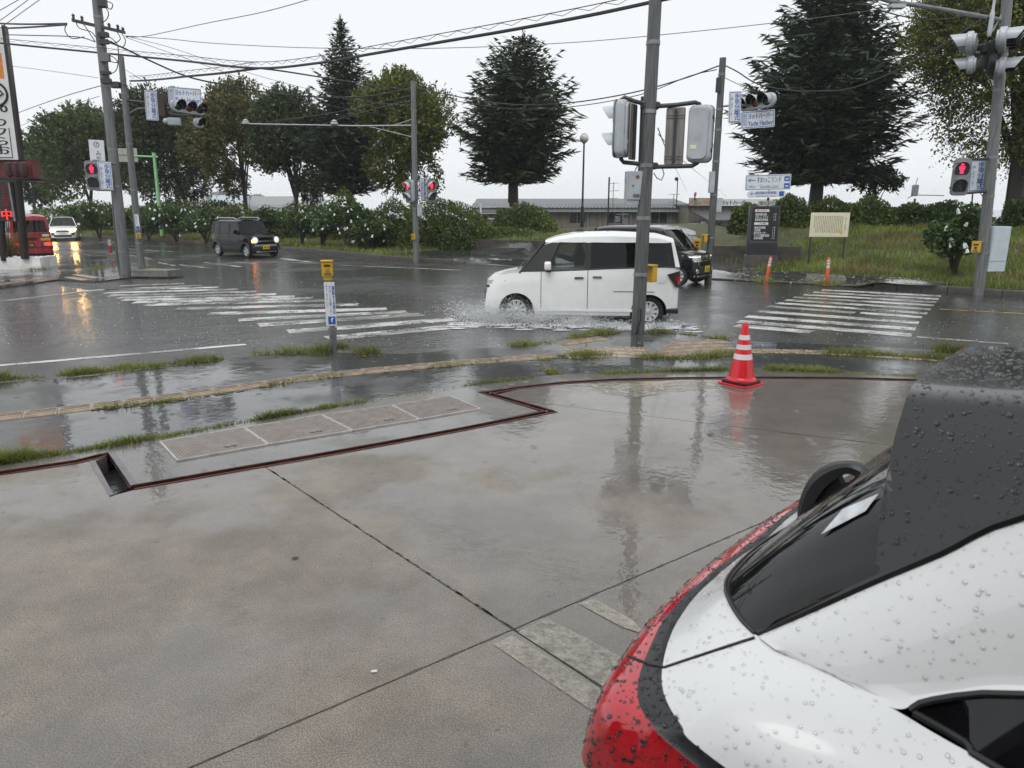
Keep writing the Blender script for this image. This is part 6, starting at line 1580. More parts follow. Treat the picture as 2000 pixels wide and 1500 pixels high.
# ------------------------------------------------------------------ vehicles (x forward, y left, ground z = 0)
def wheel_meshes(r, w, spokes, key):
    ty = MB().lathe([(r * .62, -w / 2), (r * .93, -w / 2), (r, -w / 2 + .03), (r, w / 2 - .03), (r * .93, w / 2), (r * .66, w / 2 - .004), (r * .64, w / 2 - .065)], 28, (0, 0, 0), (0, 1, 0)).mesh('wheel', rubber)
    rm = MB()
    rm.lathe([(r * .56, w / 2 - .06), (r * .64, w / 2 - .012), (r * .66, w / 2 - .005), (r * .62, w / 2 + .002), (r * .58, w / 2 - .03), (r * .57, w / 2 - .062)], 28, (0, 0, 0), (0, 1, 0))
    for k in range(spokes):
        a = 2 * math.pi * k / spokes; d = Vector((math.cos(a), 0, math.sin(a))); t = Vector((-math.sin(a), 0, math.cos(a)))
        p = d * r * .08; q = d * r * .62
        rm.add([p + t * .022 + Vector((0, w / 2 - .01, 0)), p - t * .022 + Vector((0, w / 2 - .01, 0)), q - t * .030 + Vector((0, w / 2 - .012, 0)), q + t * .030 + Vector((0, w / 2 - .012, 0)),
                p + t * .03 + Vector((0, w / 2 - .05, 0)), p - t * .03 + Vector((0, w / 2 - .05, 0)), q - t * .036 + Vector((0, w / 2 - .05, 0)), q + t * .036 + Vector((0, w / 2 - .05, 0))],
               [(0, 1, 2, 3), (0, 4, 5, 1), (1, 5, 6, 2), (2, 6, 7, 3), (3, 7, 4, 0)])
    rm.lathe([(r * .16, w / 2 - .05), (r * .16, w / 2 - .005), (r * .1, w / 2 + .005), (0, w / 2 + .006)], 16, (0, 0, 0), (0, 1, 0))
    bk = MB().lathe([(r * .62, w / 2 - .055), (0.0, w / 2 - .05)], 24, (0, 0, 0), (0, 1, 0)).mesh('wheel_disc', dark_interior)
    return ty, rm.mesh('rim', rim_mat), bk

def vehicle(name, label, cat, loc, heading, p):
    root = thing(name, label, cat, loc, math.atan2(heading[1], heading[0]))
    Lh, W, bm = p['L'] / 2, p['W'] / 2, p['paint']
    ef, er = p.get('ef', 6), p.get('er', 9)
    bx_, bz_ = zip(*p['belt']); r = p['wheel_r']; ra = r * 1.2
    xs = list(Lh * np.sin(np.linspace(-math.pi / 2, math.pi / 2, 104)))
    plan = lambda x: W * max(0.0, 1 - abs(x / Lh) ** (ef if x > 0 else er)) ** (1 / (ef if x > 0 else er))
    zt = lambda x: float(np.interp(x, bx_, bz_))
    gq = lambda u: float(np.interp(u, [0, .12, .4, .75, 1], p.get('g', [.95, .985, 1.0, .99, .955])))
    def zb(x):
        z = float(np.interp(x, [-Lh, -Lh + .25, Lh - .25, Lh], [p.get('zrear', .3), .2, .2, p.get('zfront', .22)]))
        for xw in p['wheels']:
            if abs(x - xw) < ra: z = max(z, r + math.sqrt(max(0, ra * ra - (x - xw) ** 2)) - .02)
        return z
    K = 11
    def side(sgn):
        rows = []
        for k in range(K):
            row = []
            for x in xs:
                a, b = zb(x), zt(x); z = a + (b - a) * k / (K - 1); u = (z - .2) / max(.1, b - .2)
                row.append((x * (1 - .022 * (1 - u) ** 2 if False else 1) - (.05 * max(0, u - .3) * max(0, x / Lh) ** 8 * 2), sgn * plan(x) * gq(max(0, min(1, u))), z))
            rows.append(row)
        return rows
    Lr, Rr = side(1), side(-1)
    bd = MB(); bd.grid(Lr); bd.grid(Rr, True)
    cap = []
    for i, x in enumerate(xs):
        a, b = Vector(Lr[-1][i]), Vector(Rr[-1][i]); col = []
        for t in np.linspace(0, 1, 7):
            q = a.lerp(b, t); q.z += .03 * (1 - (2 * t - 1) ** 2) * (plan(x) / W if W else 0); col.append(q)
        cap.append(col)
    bd.grid(cap)
    # roof
    rx_, rz_ = zip(*p['roof']); wr, wb = p['wr'], W * gq(1.0)
    zr = lambda x: float(np.interp(x, rx_, rz_)); xw0, xw1, xr1, xr0 = p['xw0'], p['xw1'], p['xr1'], p['xr0']
    rows = []
    for x in np.linspace(xr1, xw1, 18):
        row = []
        for t in np.linspace(-1, 1, 15):
            row.append((x, wr * t, zr(x) - .075 * abs(t) ** 5))
        rows.append(row)
    bd.grid(rows)
    zrs = p['ztop']                       # top line of the side windows
    def ys(x, z):
        z0 = zt(x); z1 = zr(x) - .075; t = min(1.05, max(0, (z - z0) / max(.05, z1 - z0))); return wb + (wr - wb) * t * (.75 + .25 * t)
    def spatch(mb, poly, s, off=0.0):
        pts = [(x, s * (ys(x, z) + off), z) for x, z in poly]; mb.add(pts, [tuple(range(len(pts)))] if s > 0 else [tuple(range(len(pts)))[::-1]])
    wins = p['wins']                      # (xa_bottom, xa_top, xb_bottom, xb_top) front to rear
    zw = lambda x: zt(x) + .015; trim_m = black_plastic if p.get('dark_pillars', True) else bm
    def pillar(poly, s):
        t = MB(); spatch(t, poly, s); t.build('pillar', trim_m, root, smooth=False)
    for s in (1, -1):
        # band over the windows up to the roof edge
        for x0, x1 in zip(np.linspace(xr1, xw1, 18), np.linspace(xr1, xw1, 18)[1:]):
            spatch(bd, [(x0, min(zrs, zr(x0) - .08)), (x1, min(zrs, zr(x1) - .08)), (x1, zr(x1) - .072), (x0, zr(x0) - .072)], s)
        f0 = wins[0]
        ap = [(xw0, zt(xw0)), (f0[0], zw(f0[0])), (f0[1], zrs), (xw1, zrs), (xw1 + .0, zr(xw1) - .075)]
        if p.get('apillar') is None: spatch(bd, ap, s)
        else: pillar(ap, s)
        for a, b in zip(wins, wins[1:]):
            pillar([(a[2], zw(a[2])), (b[0], zw(b[0])), (b[1], zrs), (a[3], zrs)], s)
        l = wins[-1]
        spatch(bd, [(l[2], zw(l[2])), (xr0, zw(xr0)), (xr1, zrs), (xr1, zr(xr1) - .075), (l[3], zrs)][0:5] if False else [(l[2], zw(l[2])), (xr0, zw(xr0)), (xr1 - .002, zrs), (l[3], zrs)], s)
        for i, wdw in enumerate(wins):
            m = MB(); spatch(m, [(wdw[0], zw(wdw[0])), (wdw[2], zw(wdw[2])), (wdw[3], zrs), (wdw[1], zrs)], s, -.012)
            m.build('side_window', p['glass'][i], root, smooth=False)
            f = MB()
            q = [(wdw[0], zw(wdw[0])), (wdw[2], zw(wdw[2])), (wdw[3], zrs), (wdw[1], zrs)]
            for (xa, za), (xb, zb_) in zip(q, q[1:] + q[:1]):
                f.tube([(xa, s * (ys(xa, za) - .006), za), (xb, s * (ys(xb, zb_) - .006), zb_)], .011, 4)
            f.build('window_seal', black_plastic, root, smooth=False)
    # windscreen and tailgate
    def cross(x0, z0, y0, x1, z1, y1, bulge, n=8, m_=6, s0=0.0, s1=1.0, off=0.0, yk=1.0):
        rows = []
        for j in range(m_ + 1):
            f = s0 + (s1 - s0) * j / m_; row = []
            for i in range(n + 1):
                t = (2 * i / n - 1) * yk; row.append((x0 + (x1 - x0) * f + bulge * (1 - t * t) * (1 - .6 * f) + off, (y0 + (y1 - y0) * f) * t, z0 + (z1 - z0) * f))
            rows.append(row)
        return rows
    zf1 = zr(xw1) - .02
    MB().grid(cross(xw0 - .02, zt(xw0) - .02, wb * .985, xw1, zf1, wr * .985, .07)).build('windscreen', p['screen'], root)
    for s in (1, -1):
        e = cross(xw0 - .02, zt(xw0) - .02, wb * .985, xw1, zf1, wr * .985, .07); c_ = 0 if s < 0 else -1
        MB().tube([Vector(rw[c_]) for rw in e], .024, 6).build('windscreen_pillar', black_plastic if p.get('apillar') else bm, root)
    zr1 = zr(xr1) - .02
    bd.grid(cross(xr0, zt(xr0) - .02, wb * .99, xr1, zr1, wr * .99, -.05))
    MB().grid(cross(xr0, zt(xr0) - .02, wb * .99, xr1, zr1, wr * .99, -.05, s0=.06, s1=.78, off=-.008, yk=.86)).build('rear_window', p['glass'][-1], root)
    bd.build('body', bm, root, angle=42)
    # wheels, underbody, seats
    ty, rm, dk = wheel_meshes(r, .17, p.get('spokes', 10), name)
    for xw in p['wheels']:
        for s in (1, -1):
            w_ = link('wheel', ty, root, (xw, s * (W - .115), r), 0 if s > 0 else math.pi); link('rim', rm, w_); link('wheel_disc', dk, w_)
    MB().box(0, 0, .36, p['L'] * .93, W * 1.42, .34).build('underbody', dark_interior, root, smooth=False)
    MB().box((xw0 + xr0) / 2, 0, .60, (xw0 - xr0) * .9, W * 1.6, .25).build('cabin_floor', dark_interior, root, smooth=False)
    for sx in p.get('seats', (.1, -.75)):
        for y in (-.36, .36):
            st = MB().rbox(sx, y, .82, .5, .46, .2, .06, 'y').build('seat', seat_fabric, root); MB().rbox(sx - .28, y, 1.12, .16, .46, .6, .06, 'y').build('backrest', seat_fabric, st); MB().rbox(sx - .32, y, 1.48, .10, .26, .16, .04, 'y').build('headrest', seat_fabric, st)
    # seams
    for x in p.get('seams', ()):
        sm = MB()
        for s in (1, -1):
            zz = np.linspace(max(.24, zb(x) + .01), zt(x), 10)
            sm.tube([(x, s * plan(x) * (gq((z - .2) / (zt(x) - .2)) + .0012), z) for z in zz], .006, 4)
        sm.build('door_seam', black_plastic, root, smooth=False)
    for x in p.get('handles', ()):
        for s in (1, -1):
            z = zt(x) - .13; MB().rbox(x, s * (plan(x) * gq((z - .2) / (zt(x) - .2)) + .012), z, .17, .03, .035, .012, 'y').build('door_handle', p.get('handle_m', chrome), root)
    for s in (1, -1):
        mx = p['mirror']; mr = MB().rbox(mx, s * (W + .07), zt(mx) + .12, .12, .17, .16, .05, 'x').build('mirror', p.get('mirror_m', bm), root); MB().rbox(mx - .01, s * (W - .03), zt(mx) + .03, .08, .2, .06, .02, 'x').build('mirror_stalk', black_plastic, mr)
    wp_ = MB()
    for y in (-.25, .3): wp_.tube([(xw0 + .06, y, zt(xw0) + .03), (xw0 - .06, y + .25, zt(xw0) + .16), (xw0 - .1, y + .42, zt(xw0) + .2)], .01, 4)
    wp_.build('wiper', black_plastic, root)
    p['fn'] = dict(plan=plan, zt=zt, gq=gq, ys=ys, zr=zr)
    return root

def front_shell(root, p, y0, y1, z0, z1, name, m, proud=.012, n=10, x_in=None):
    """a piece laid on the nose between two half-widths (follows the plan curve)"""
    Lh, W = p['L'] / 2, p['W'] / 2; e = p.get('ef', 6); rows = []
    for z in np.linspace(z0, z1, 5):
        row = []
        for y in np.linspace(y0, y1, n):
            q = min(.9999, abs(y) / (W * .985)); x = Lh * (1 - q ** e) ** (1 / e) + proud - .05 * 2 * max(0, (z - .2) / (p['belt'][-1][1] + .15 - .2) - .3)
            row.append((x, y, z))
        rows.append(row)
    t = MB().grid(rows); return t.build(name, m, root)

def plate(root, x, y, z, w, h, txt, m, ink, face=1):
    o = MB().box(x, y, z, .012, w, h).build('number_plate', m, root, smooth=False)
    if txt: lettering(o, txt, (x + face * .0085, y, z - h * .08), (0, face, 0), (0, 0, 1), w * .72, h * .5, ink, bold=.004)
    return o

# ---- white compact van ploughing through the flooded kerb
wv = dict(L=3.70, W=1.67, paint=car_white, belt=[(-1.85, 1.10), (-1.5, 1.10), (-.5, 1.06), (.5, 1.01), (1.05, 1.0), (1.2, .99), (1.5, .945), (1.75, .89), (1.82, .865), (1.85, .83)],
          roof=[(-1.72, 1.62), (-1.45, 1.70), (-.6, 1.735), (.1, 1.72), (.48, 1.66), (.68, 1.585)], wr=.66, xw0=1.16, xw1=.68, xr1=-1.72, xr0=-1.83, ztop=1.545,
          wins=[(.62, .40, -.10, -.10), (-.19, -.19, -1.02, -1.02), (-1.13, -1.13, -1.74, -1.66)], glass=[glass_clear, glass_dark, glass_dark], screen=glass_clear, apillar=1,
          wheels=(1.20, -1.29), wheel_r=.285, spokes=10, seams=(.73, -.145, -1.08), handles=(-.0 + .02, -.32), mirror=.60, ef=8.5, er=12, seats=(.12, -.85), zrear=.32)
hd = Vector((-.994, .105, 0)).normalized()
WVP = Vector((1.36, 14.32, ZR - .035))
van = vehicle('white_van', 'white compact van splashing along the flooded kerb behind the middle pole', 'van', WVP, hd, wv)
front_shell(van, wv, .30, .81, .74, .84, 'headlight', lamp_clear); front_shell(van, wv, -.81, -.30, .74, .84, 'headlight', lamp_clear)
front_shell(van, wv, .42, .815, .70, .74, 'headlight_trim', black_plastic, .014)
front_shell(van, wv, -.50, .50, .40, .62, 'grille', black_plastic, .01); front_shell(van, wv, -.3, .3, .68, .73, 'grille_bar', chrome, .014)
for s in (1, -1):
    MB().add([(-1.845, s * .775, 1.03), (-1.80, s * .828, 1.04), (-1.60, s * .834, .98), (-1.78, s * .835, .74), (-1.842, s * .79, .74)], [(0, 1, 2, 3, 4)]).build('tail_lamp_trim', black_plastic, van, smooth=False)
    MB().add([(-1.850, s * .77, .99), (-1.815, s * .833, .98), (-1.74, s * .838, .92), (-1.80, s * .837, .80), (-1.848, s * .78, .80)], [(0, 1, 2, 3, 4)]).build('tail_lamp', lamp_red_off, van, smooth=False)
    MB().box(-1.0, s * .832, .655, .75, .01, .012).build('slide_rail', black_plastic, van, smooth=False)
    MB().box(-.15, s * .818, .30, 1.9, .02, .05).build('sill_trim', car_white, van, smooth=False)
    MB().rbox(-1.73, s * .75, .30, .22, .14, .1, .03, 'x').build('bumper_corner', black_plastic, van)
MB().lathe([(.085, 0), (.085, .003), (.08, .004)], 20, (-1.50, .829, .90), (0, 1, 0)).build('fuel_cap', car_white, van)
MB().rbox(.64, .93, 1.17, .03, .05, .02, .008, 'x').build('mirror_indicator', lamp_amber, van)
MB().lathe([(.17, -.01), (.18, 0), (.17, .01)], 18, (.50, -.36, 1.02), (-.9, 0, .45)).build('steering_wheel', black_plastic, van)

def person(label, loc, rz, chain, rad, skin_m, cloth_m, hair_m, head, cat='person'):
    """seated figure: body, head with face, hair"""
    me = bpy.data.meshes.new('person'); v, e = chain
    me.from_pydata(v, e, []); o = bpy.data.objects.new('person', me); COL.objects.link(o)
    sk = o.modifiers.new('skin', 'SKIN')
    for i, r in enumerate(rad): me.skin_vertices[0].data[i].radius = (r, r)
    me.skin_vertices[0].data[0].use_root = True
    sb = o.modifiers.new('sub', 'SUBSURF'); sb.levels = 2; sb.render_levels = 2
    bpy.context.view_layer.update()
    m2 = bpy.data.meshes.new_from_object(o.evaluated_get(bpy.context.evaluated_depsgraph_get()))
    o.modifiers.clear(); o.data = m2; bpy.data.meshes.remove(me); m2.materials.clear(); m2.materials.append(cloth_m)
    m2.polygons.foreach_set('use_smooth', [True] * len(m2.polygons))
    o.location = loc; o.rotation_euler = (0, 0, rz); tag(o, label, cat)
    h = Vector(head)
    hm = MB().ball(h, .098, 10, 1.2); hm.lathe([(.02, -.0), (.012, .03), (0, .04)], 8, h + Vector((.085, 0, -.01)), (1, 0, -.2))
    for y in (-.098, .098): hm.ball(h + Vector((-.005, y, 0)), .026, 5)
    hm.build('head', skin_m, o)
    for y in (-.035, .035): MB().ball(h + Vector((.085, y, .012)), .014, 5).build('eye', ink_black, o)
    MB().rbox(h.x + .085, h.y, h.z - .055, .015, .05, .012, .004, 'x').build('mouth', mat('lip', (.3, .12, .1), .5), o)
    MB().ball(h + Vector((-.018, 0, .03)), .108, 10, 1.12).build('hair', hair_m, o)
    return o
skin_m = mat('skin', (.45, .28, .20), .5); shirt = mat('dark_shirt', (.05, .05, .06), .8); hairm = mat('black_hair', (.012, .010, .009), .5)
V_ = [(0, 0, 0), (-.03, 0, .22), (-.02, 0, .44), (.0, 0, .54), (0, .16, .42), (.12, .24, .2), (.34, .13, .27), (.44, .11, .30), (0, -.16, .42), (.12, -.24, .2), (.34, -.13, .27), (.44, -.11, .30),
      (.05, .09, -.01), (.42, .10, .02), (.55, .10, -.33), (.68, .10, -.36), (.05, -.09, -.01), (.42, -.10, .02), (.55, -.10, -.33), (.68, -.10, -.36)]
E_ = [(0, 1), (1, 2), (2, 3), (2, 4), (4, 5), (5, 6), (6, 7), (2, 8), (8, 9), (9, 10), (10, 11), (0, 12), (12, 13), (13, 14), (14, 15), (0, 16), (16, 17), (17, 18), (18, 19)]
R_ = [.14, .135, .13, .055, .07, .05, .038, .035, .07, .05, .038, .035, .10, .075, .055, .045, .10, .075, .055, .045]
rzv = math.atan2(hd.y, hd.x); cz, sz_ = math.cos(rzv), math.sin(rzv)
def in_van(x, y, z): return WVP + Vector((x * cz - y * sz_, x * sz_ + y * cz, z))
person('driver in dark clothes seated behind the white van wheel', in_van(.04, -.36, .95), rzv, (V_, E_), R_, skin_m, shirt, hairm, (.02, 0, .68))

# ---- black kei van behind it
tk = dict(L=3.39, W=1.475, paint=car_black, belt=[(-1.69, 1.02), (-.5, 1.0), (.5, .98), (1.0, .97), (1.3, .93), (1.6, .86), (1.695, .80)], roof=[(-1.6, 1.57), (-1.3, 1.62), (-.2, 1.635), (.35, 1.60), (.62, 1.53)], wr=.60, xw0=1.12, xw1=.60, xr1=-1.6, xr0=-1.66,
          ztop=1.46, wins=[(.78, .48, .0, .0), (-.08, -.08, -.9, -.9), (-1.0, -1.0, -1.55, -1.5)], glass=[glass_dark] * 3, screen=glass_clear, wheels=(1.16, -1.2), wheel_r=.28, spokes=8, seams=(.8, -.04, -.95), handles=(.1, -.2), mirror=.72, ef=6, er=10, g=[.95, .985, 1.0, .99, .96])
bv = vehicle('black_van', 'black kei van with chrome grille waiting behind the white van', 'van', Vector((4.12, 21.45, ZR)), Vector((.80, -.60, 0)), tk)
for s in (1, -1):
    front_shell(bv, tk, s * .30, s * .70, .72, .86, 'headlight', lamp_clear, .016); front_shell(bv, tk, s * .34, s * .66, .80, .83, 'headlight_reflector', lamp_white, .024)
    MB().lathe([(.07, 0), (.06, .02), (0, .024)], 14, (1.66, s * .52, .42), (1, s * .2, 0)).build('fog_lamp', lamp_clear, bv)
front_shell(bv, tk, -.32, .32, .74, .86, 'grille', chrome, .018); front_shell(bv, tk, -.30, .30, .77, .80, 'grille_slot', black_plastic, .026); front_shell(bv, tk, -.6, .6, .68, .71, 'chrome_bar', chrome, .02)
front_shell(bv, tk, -.45, .45, .34, .56, 'lower_grille', black_plastic, .012); front_shell(bv, tk, -.60, .60, .27, .30, 'lip', chrome, .012)
plate(bv, 1.735, 0, .47, .33, .165, '51-28', plate_yellow, ink_black); MB().lathe([(.05, 0), (.04, .01)], 16, (1.70, 0, .80), (1, 0, 0)).build('badge', chrome, bv)

# ---- black boxy kei car
hp = dict(L=3.395, W=1.475, paint=car_black, belt=[(-1.69, 1.02), (-.5, 1.01), (.6, 1.0), (.95, .99), (1.3, .97), (1.6, .92), (1.695, .86)], roof=[(-1.58, 1.60), (-1.2, 1.64), (.2, 1.63), (.5, 1.58)], wr=.60, xw0=.86, xw1=.48, xr1=-1.58, xr0=-1.66,
          ztop=1.50, wins=[(.66, .42, -.12, -.12), (-.2, -.2, -.95, -.95), (-1.05, -1.05, -1.5, -1.45)], glass=[glass_dark] * 3, screen=glass_clear, wheels=(1.2, -1.22), wheel_r=.29, spokes=5, seams=(.72, -.16, -1.0), handles=(-.02, -.85), handle_m=car_black, mirror=.6, ef=7, er=10, dark_pillars=False)
hu = vehicle('boxy_car', 'black boxy kei car with round headlamps turning at the junction', 'car', Vector((-12.05, 33.0, ZR)), Vector((.77, -.64, 0)), hp)
for s in (1, -1):
    hl = MB().lathe([(.145, -.06), (.15, .02), (.13, .03)], 20, (1.66, s * .52, .76), (1, s * .12, 0)).build('headlight', chrome, hu)
    MB().lathe([(.125, .03), (.09, .055), (0, .065)], 18, (1.66, s * .52, .76), (1, s * .12, 0)).build('headlight_lens', lamp_white, hl)
    MB().tube([(.45, s * .56, 1.64), (.2, s * .57, 1.70), (-1.2, s * .57, 1.70), (-1.45, s * .56, 1.62)], .022, 6).build('roof_rail', chrome, hu)
    for xw in hp['wheels']:
        MB().tube([(xw + .36 * math.cos(a), s * .742, .29 + .36 * math.sin(a)) for a in np.linspace(.1, math.pi - .1, 12)], .035, 6).build('wheel_arch_trim', black_plastic, hu)
MB().lathe([(.06, .0), (.05, .03), (0, .035)], 12, (1.68, -.64, .72), (1, -.2, 0)).build('indicator_lamp', lamp_amber, hu)
front_shell(hu, hp, -.36, .36, .68, .76, 'grille', black_plastic, .012); front_shell(hu, hp, -.40, .40, .70, .73, 'grille_bar', chrome, .02)
front_shell(hu, hp, -.68, .68, .50, .58, 'bumper_trim', mat('silver_trim', (.30, .29, .28), .35, metal=.4), .015); front_shell(hu, hp, -.6, .6, .33, .49, 'lower_grille', black_plastic, .012); front_shell(hu, hp, -.5, .5, .24, .30, 'skid_plate', chrome, .014)
plate(hu, 1.745, -.05, .46, .33, .165, '37-61', plate_yellow, ink_black); MB().lathe([(.035, 0), (.03, .01)], 12, (1.70, 0, .72), (1, 0, 0)).build('badge', chrome, hu)

# ---- red kei van seen from behind
rp = dict(L=3.39, W=1.475, paint=car_red, belt=[(-1.69, 1.14), (.8, 1.12), (1.3, 1.08), (1.6, .98), (1.69, .85)], roof=[(-1.60, 1.80), (-1.3, 1.875), (.6, 1.885), (1.0, 1.80)], wr=.62, xw0=1.42, xw1=.95, xr1=-1.60, xr0=-1.68,
          ztop=1.66, wins=[(1.05, .85, .1, .1), (.0, .0, -.75, -.75), (-.85, -.85, -1.55, -1.52)], glass=[glass_dark] * 3, screen=glass_clear, wheels=(1.1, -1.3), wheel_r=.27, spokes=8, seams=(.15, -.8), handles=(.3, -.6), handle_m=black_plastic, mirror=1.0, ef=6, er=14, dark_pillars=False)
rdv = vehicle('red_van', 'red kei van seen from behind beside the restaurant sign', 'van', Vector((-20.75, 31.3, ZR)), Vector((-.62, .785, 0)), rp)
for s in (1, -1):
    tl = MB().box(-1.70, s * .57, .68, .03, .19, .13).build('tail_lamp', lamp_red, rdv, smooth=False); MB().box(-1.705, s * .43, .68, .03, .08, .13).build('reverse_lamp', lamp_clear, tl, smooth=False)
MB().box(-1.70, 0, .56, .05, 1.42, .015).build('bumper_gap', black_plastic, rdv, smooth=False); MB().box(-1.70, -.02, .89, .02, .34, .10).build('handle_recess', black_plastic, rdv, smooth=False)
plate(rdv, -1.715, .1, .66, .33, .165, '17-38', ink_black, plate_yellow, -1)
s1 = MB().box(-1.70, -.48, .87, .012, .34, .10).build('sticker', plate_yellow, rdv, smooth=False); lettering(s1, '広告', (-1.708, -.48, .87), (0, -1, 0), UPZ, .25, .07, red_plastic)
MB().box(-1.70, -.50, 1.03, .012, .24, .09).build('sticker', sign_white, rdv, smooth=False)
MB().tube([(-1.72, 0, 1.2), (-1.72, .12, 1.38)], .014, 5).build('rear_wiper', black_plastic, rdv); MB().lathe([(.03, 0), (.02, .02)], 10, (-1.70, 0, 1.13), (-1, 0, 0)).build('badge', chrome, rdv)

# ---- white wagon with its lamps on
pp_ = dict(L=4.25, W=1.69, paint=car_white, belt=[(-2.12, 1.0), (-.5, .95), (.8, .93), (1.1, .92), (1.6, .84), (2.0, .76), (2.125, .68)], roof=[(-1.95, 1.42), (-1.5, 1.50), (-.2, 1.525), (.2, 1.48)], wr=.60, xw0=1.0, xw1=.18, xr1=-1.95, xr0=-2.08,
           ztop=1.38, wins=[(.62, .10, -.3, -.3), (-.4, -.4, -1.1, -1.1), (-1.2, -1.2, -1.9, -1.8)], glass=[glass_dark] * 3, screen=glass_clear, wheels=(1.3, -1.25), wheel_r=.30, spokes=8, seams=(.7, -.35, -1.15), handles=(-.2, -1.0), handle_m=car_white, mirror=.6, ef=5, er=8)
pb_ = vehicle('white_wagon', 'white station wagon with glowing headlamps approaching behind the red van', 'car', Vector((-30.3, 49.6, ZR)), Vector((.47, -.88, 0)), pp_)
for s in (1, -1):
    front_shell(pb_, pp_, s * .42, s * .80, .62, .74, 'headlight', lamp_warm, .02)
    front_shell(pb_, pp_, s * .48, s * .82, .38, .55, 'bumper_vent', black_plastic, .012)
front_shell(pb_, pp_, -.45, .45, .60, .68, 'grille', black_plastic, .014); front_shell(pb_, pp_, -.5, .5, .28, .40, 'lower_grille', black_plastic, .014)
plate(pb_, 2.16, 0, .48, .33, .165, '', sign_white, ink_black); MB().box(-.8, 0, 1.55, 1.0, 1.1, .03).build('roof_rack', galv, pb_, smooth=False)

# ---- splash thrown up by the white van
spray_m = mat('water_spray', (.75, .77, .78), .15, var=.05, spec=.6)
def octas(name, c, r, m):
    n = len(c); base = np.array([(1, 0, 0), (-1, 0, 0), (0, 1, 0), (0, -1, 0), (0, 0, 1), (0, 0, -1)], float)
    f = np.array([(0, 2, 4), (2, 1, 4), (1, 3, 4), (3, 0, 4), (2, 0, 5), (1, 2, 5), (3, 1, 5), (0, 3, 5)])
    v = c[:, None, :] + base[None] * np.asarray(r).reshape(n, -1)[:, None, :]
    return raw_mesh(name, v.reshape(-1, 3), (f[None] + (np.arange(n) * 6)[:, None, None]).reshape(-1, 3), m, True)
rg = np.random.default_rng(21); cl, rl = [], []
def plume(x0, y0, n, vx, vy, vz, spread, size):
    t = rg.uniform(0.0, 1.0, n) ** .8
    a = np.stack([rg.normal(vx, spread, n), rg.normal(vy, spread * .7, n), np.abs(rg.normal(vz, spread * .55, n))], 1)
    q = np.stack([x0 + rg.normal(size=n) * .12 + a[:, 0] * t, y0 + rg.normal(size=n) * .05 + a[:, 1] * t, a[:, 2] * t * 1.0 - 1.1 * t * t * .9 * .35 + .02], 1)
    q = q[q[:, 2] > 0.0]
    for p_ in q: cl.append(in_van(p_[0], p_[1], p_[2] + .02)); rl.append(size * rg.lognormal(-.1, .35))
plume(1.42, .80, 6500, .30, .30, .62, .34, .0045); plume(1.5, .85, 5000, .15, .25, .30, .22, .0035)
plume(1.80, .60, 2600, .45, .25, .50, .30, .0055)
plume(1.05, .85, 6500, -.55, .30, .50, .30, .0045)
plume(.35, .90, 4500, -.8, .25, .34, .22, .0042)
plume(-.45, .92, 2000, -.6, .25, .22, .16, .0055)
plume(-1.35, .86, 1200, -.30, .28, .20, .15, .0075)
plume(-1.7, .7, 700, -.4, .2, .10, .12, .008)
for k in range(2600):
    x = rg.uniform(-1.9, 2.2); cl.append(in_van(x, .92 + abs(rg.normal()) * .22, .012 + abs(rg.normal()) * .025)); rl.append(.009 * rg.lognormal(0, .4))
tag(link('water_spray', octas('water_spray', np.array([tuple(p_) for p_ in cl]), np.array(rl), spray_m)), 'white water spray thrown up beside the white van wheels', 'water spray', kind='stuff')
sheet_m = bpy.data.materials.new('splash_sheet'); _nt, _N, _L, _B = nodes_of(sheet_m)
_B.inputs['Base Color'].default_value = (.8, .82, .83, 1); _B.inputs['Roughness'].default_value = .2
_tc = _N.new('ShaderNodeTexCoord'); _nz = _N.new('ShaderNodeTexNoise'); _nz.inputs['Scale'].default_value = 17; _nz.inputs['Detail'].default_value = 8; _nz.inputs['Roughness'].default_value = .75
_mr = _N.new('ShaderNodeMapRange'); _mr.inputs[1].default_value = .44; _mr.inputs[2].default_value = .66; _mr.inputs[3].default_value = 1.0; _mr.inputs[4].default_value = .25
_tr = _N.new('ShaderNodeBsdfTransparent'); _ms = _N.new('ShaderNodeMixShader')
_L.new(_tc.outputs['Object'], _nz.inputs['Vector']); _L.new(_nz.outputs['Fac'], _mr.inputs[0]); _L.new(_mr.outputs[0], _ms.inputs[0]); _L.new(_B.outputs[0], _ms.inputs[1]); _L.new(_tr.outputs[0], _ms.inputs[2]); _L.new(_ms.outputs[0], _N['Material Output'].inputs['Surface'])
for k_, (xa, xb, pk, wd, hp_, y0_, lb_) in enumerate([(2.05, .3, 1.45, .35, .30, .86, 'torn sheet of water curling off the white van front wheel'), (.9, -1.0, .5, .7, .16, .92, 'low sheet of water trailing along the white van sill'), (-.9, -2.2, -1.5, .35, .14, .88, 'small sheet of water behind the white van rear wheel')]):
    rows_ = []
    for i in range(40):
        x = xa + (xb - xa) * i / 39; hh_ = hp_ * math.exp(-((x - pk) / wd) ** 2) + .05; row = []
        for j in range(9):
            t = j / 8; row.append(in_van(x + (.10 if x > pk else -.14) * t + rg.normal() * .008, y0_ + .16 * t + rg.normal() * .008 + .05 * math.sin(i * .9) * t, .02 + hh_ * t * (1.15 - .25 * t) + rg.normal() * .010 * t))
        rows_.append(row)
    tag(MB().grid(rows_).build('water_sheet', sheet_m), lb_, 'water splash')
foam = MB()
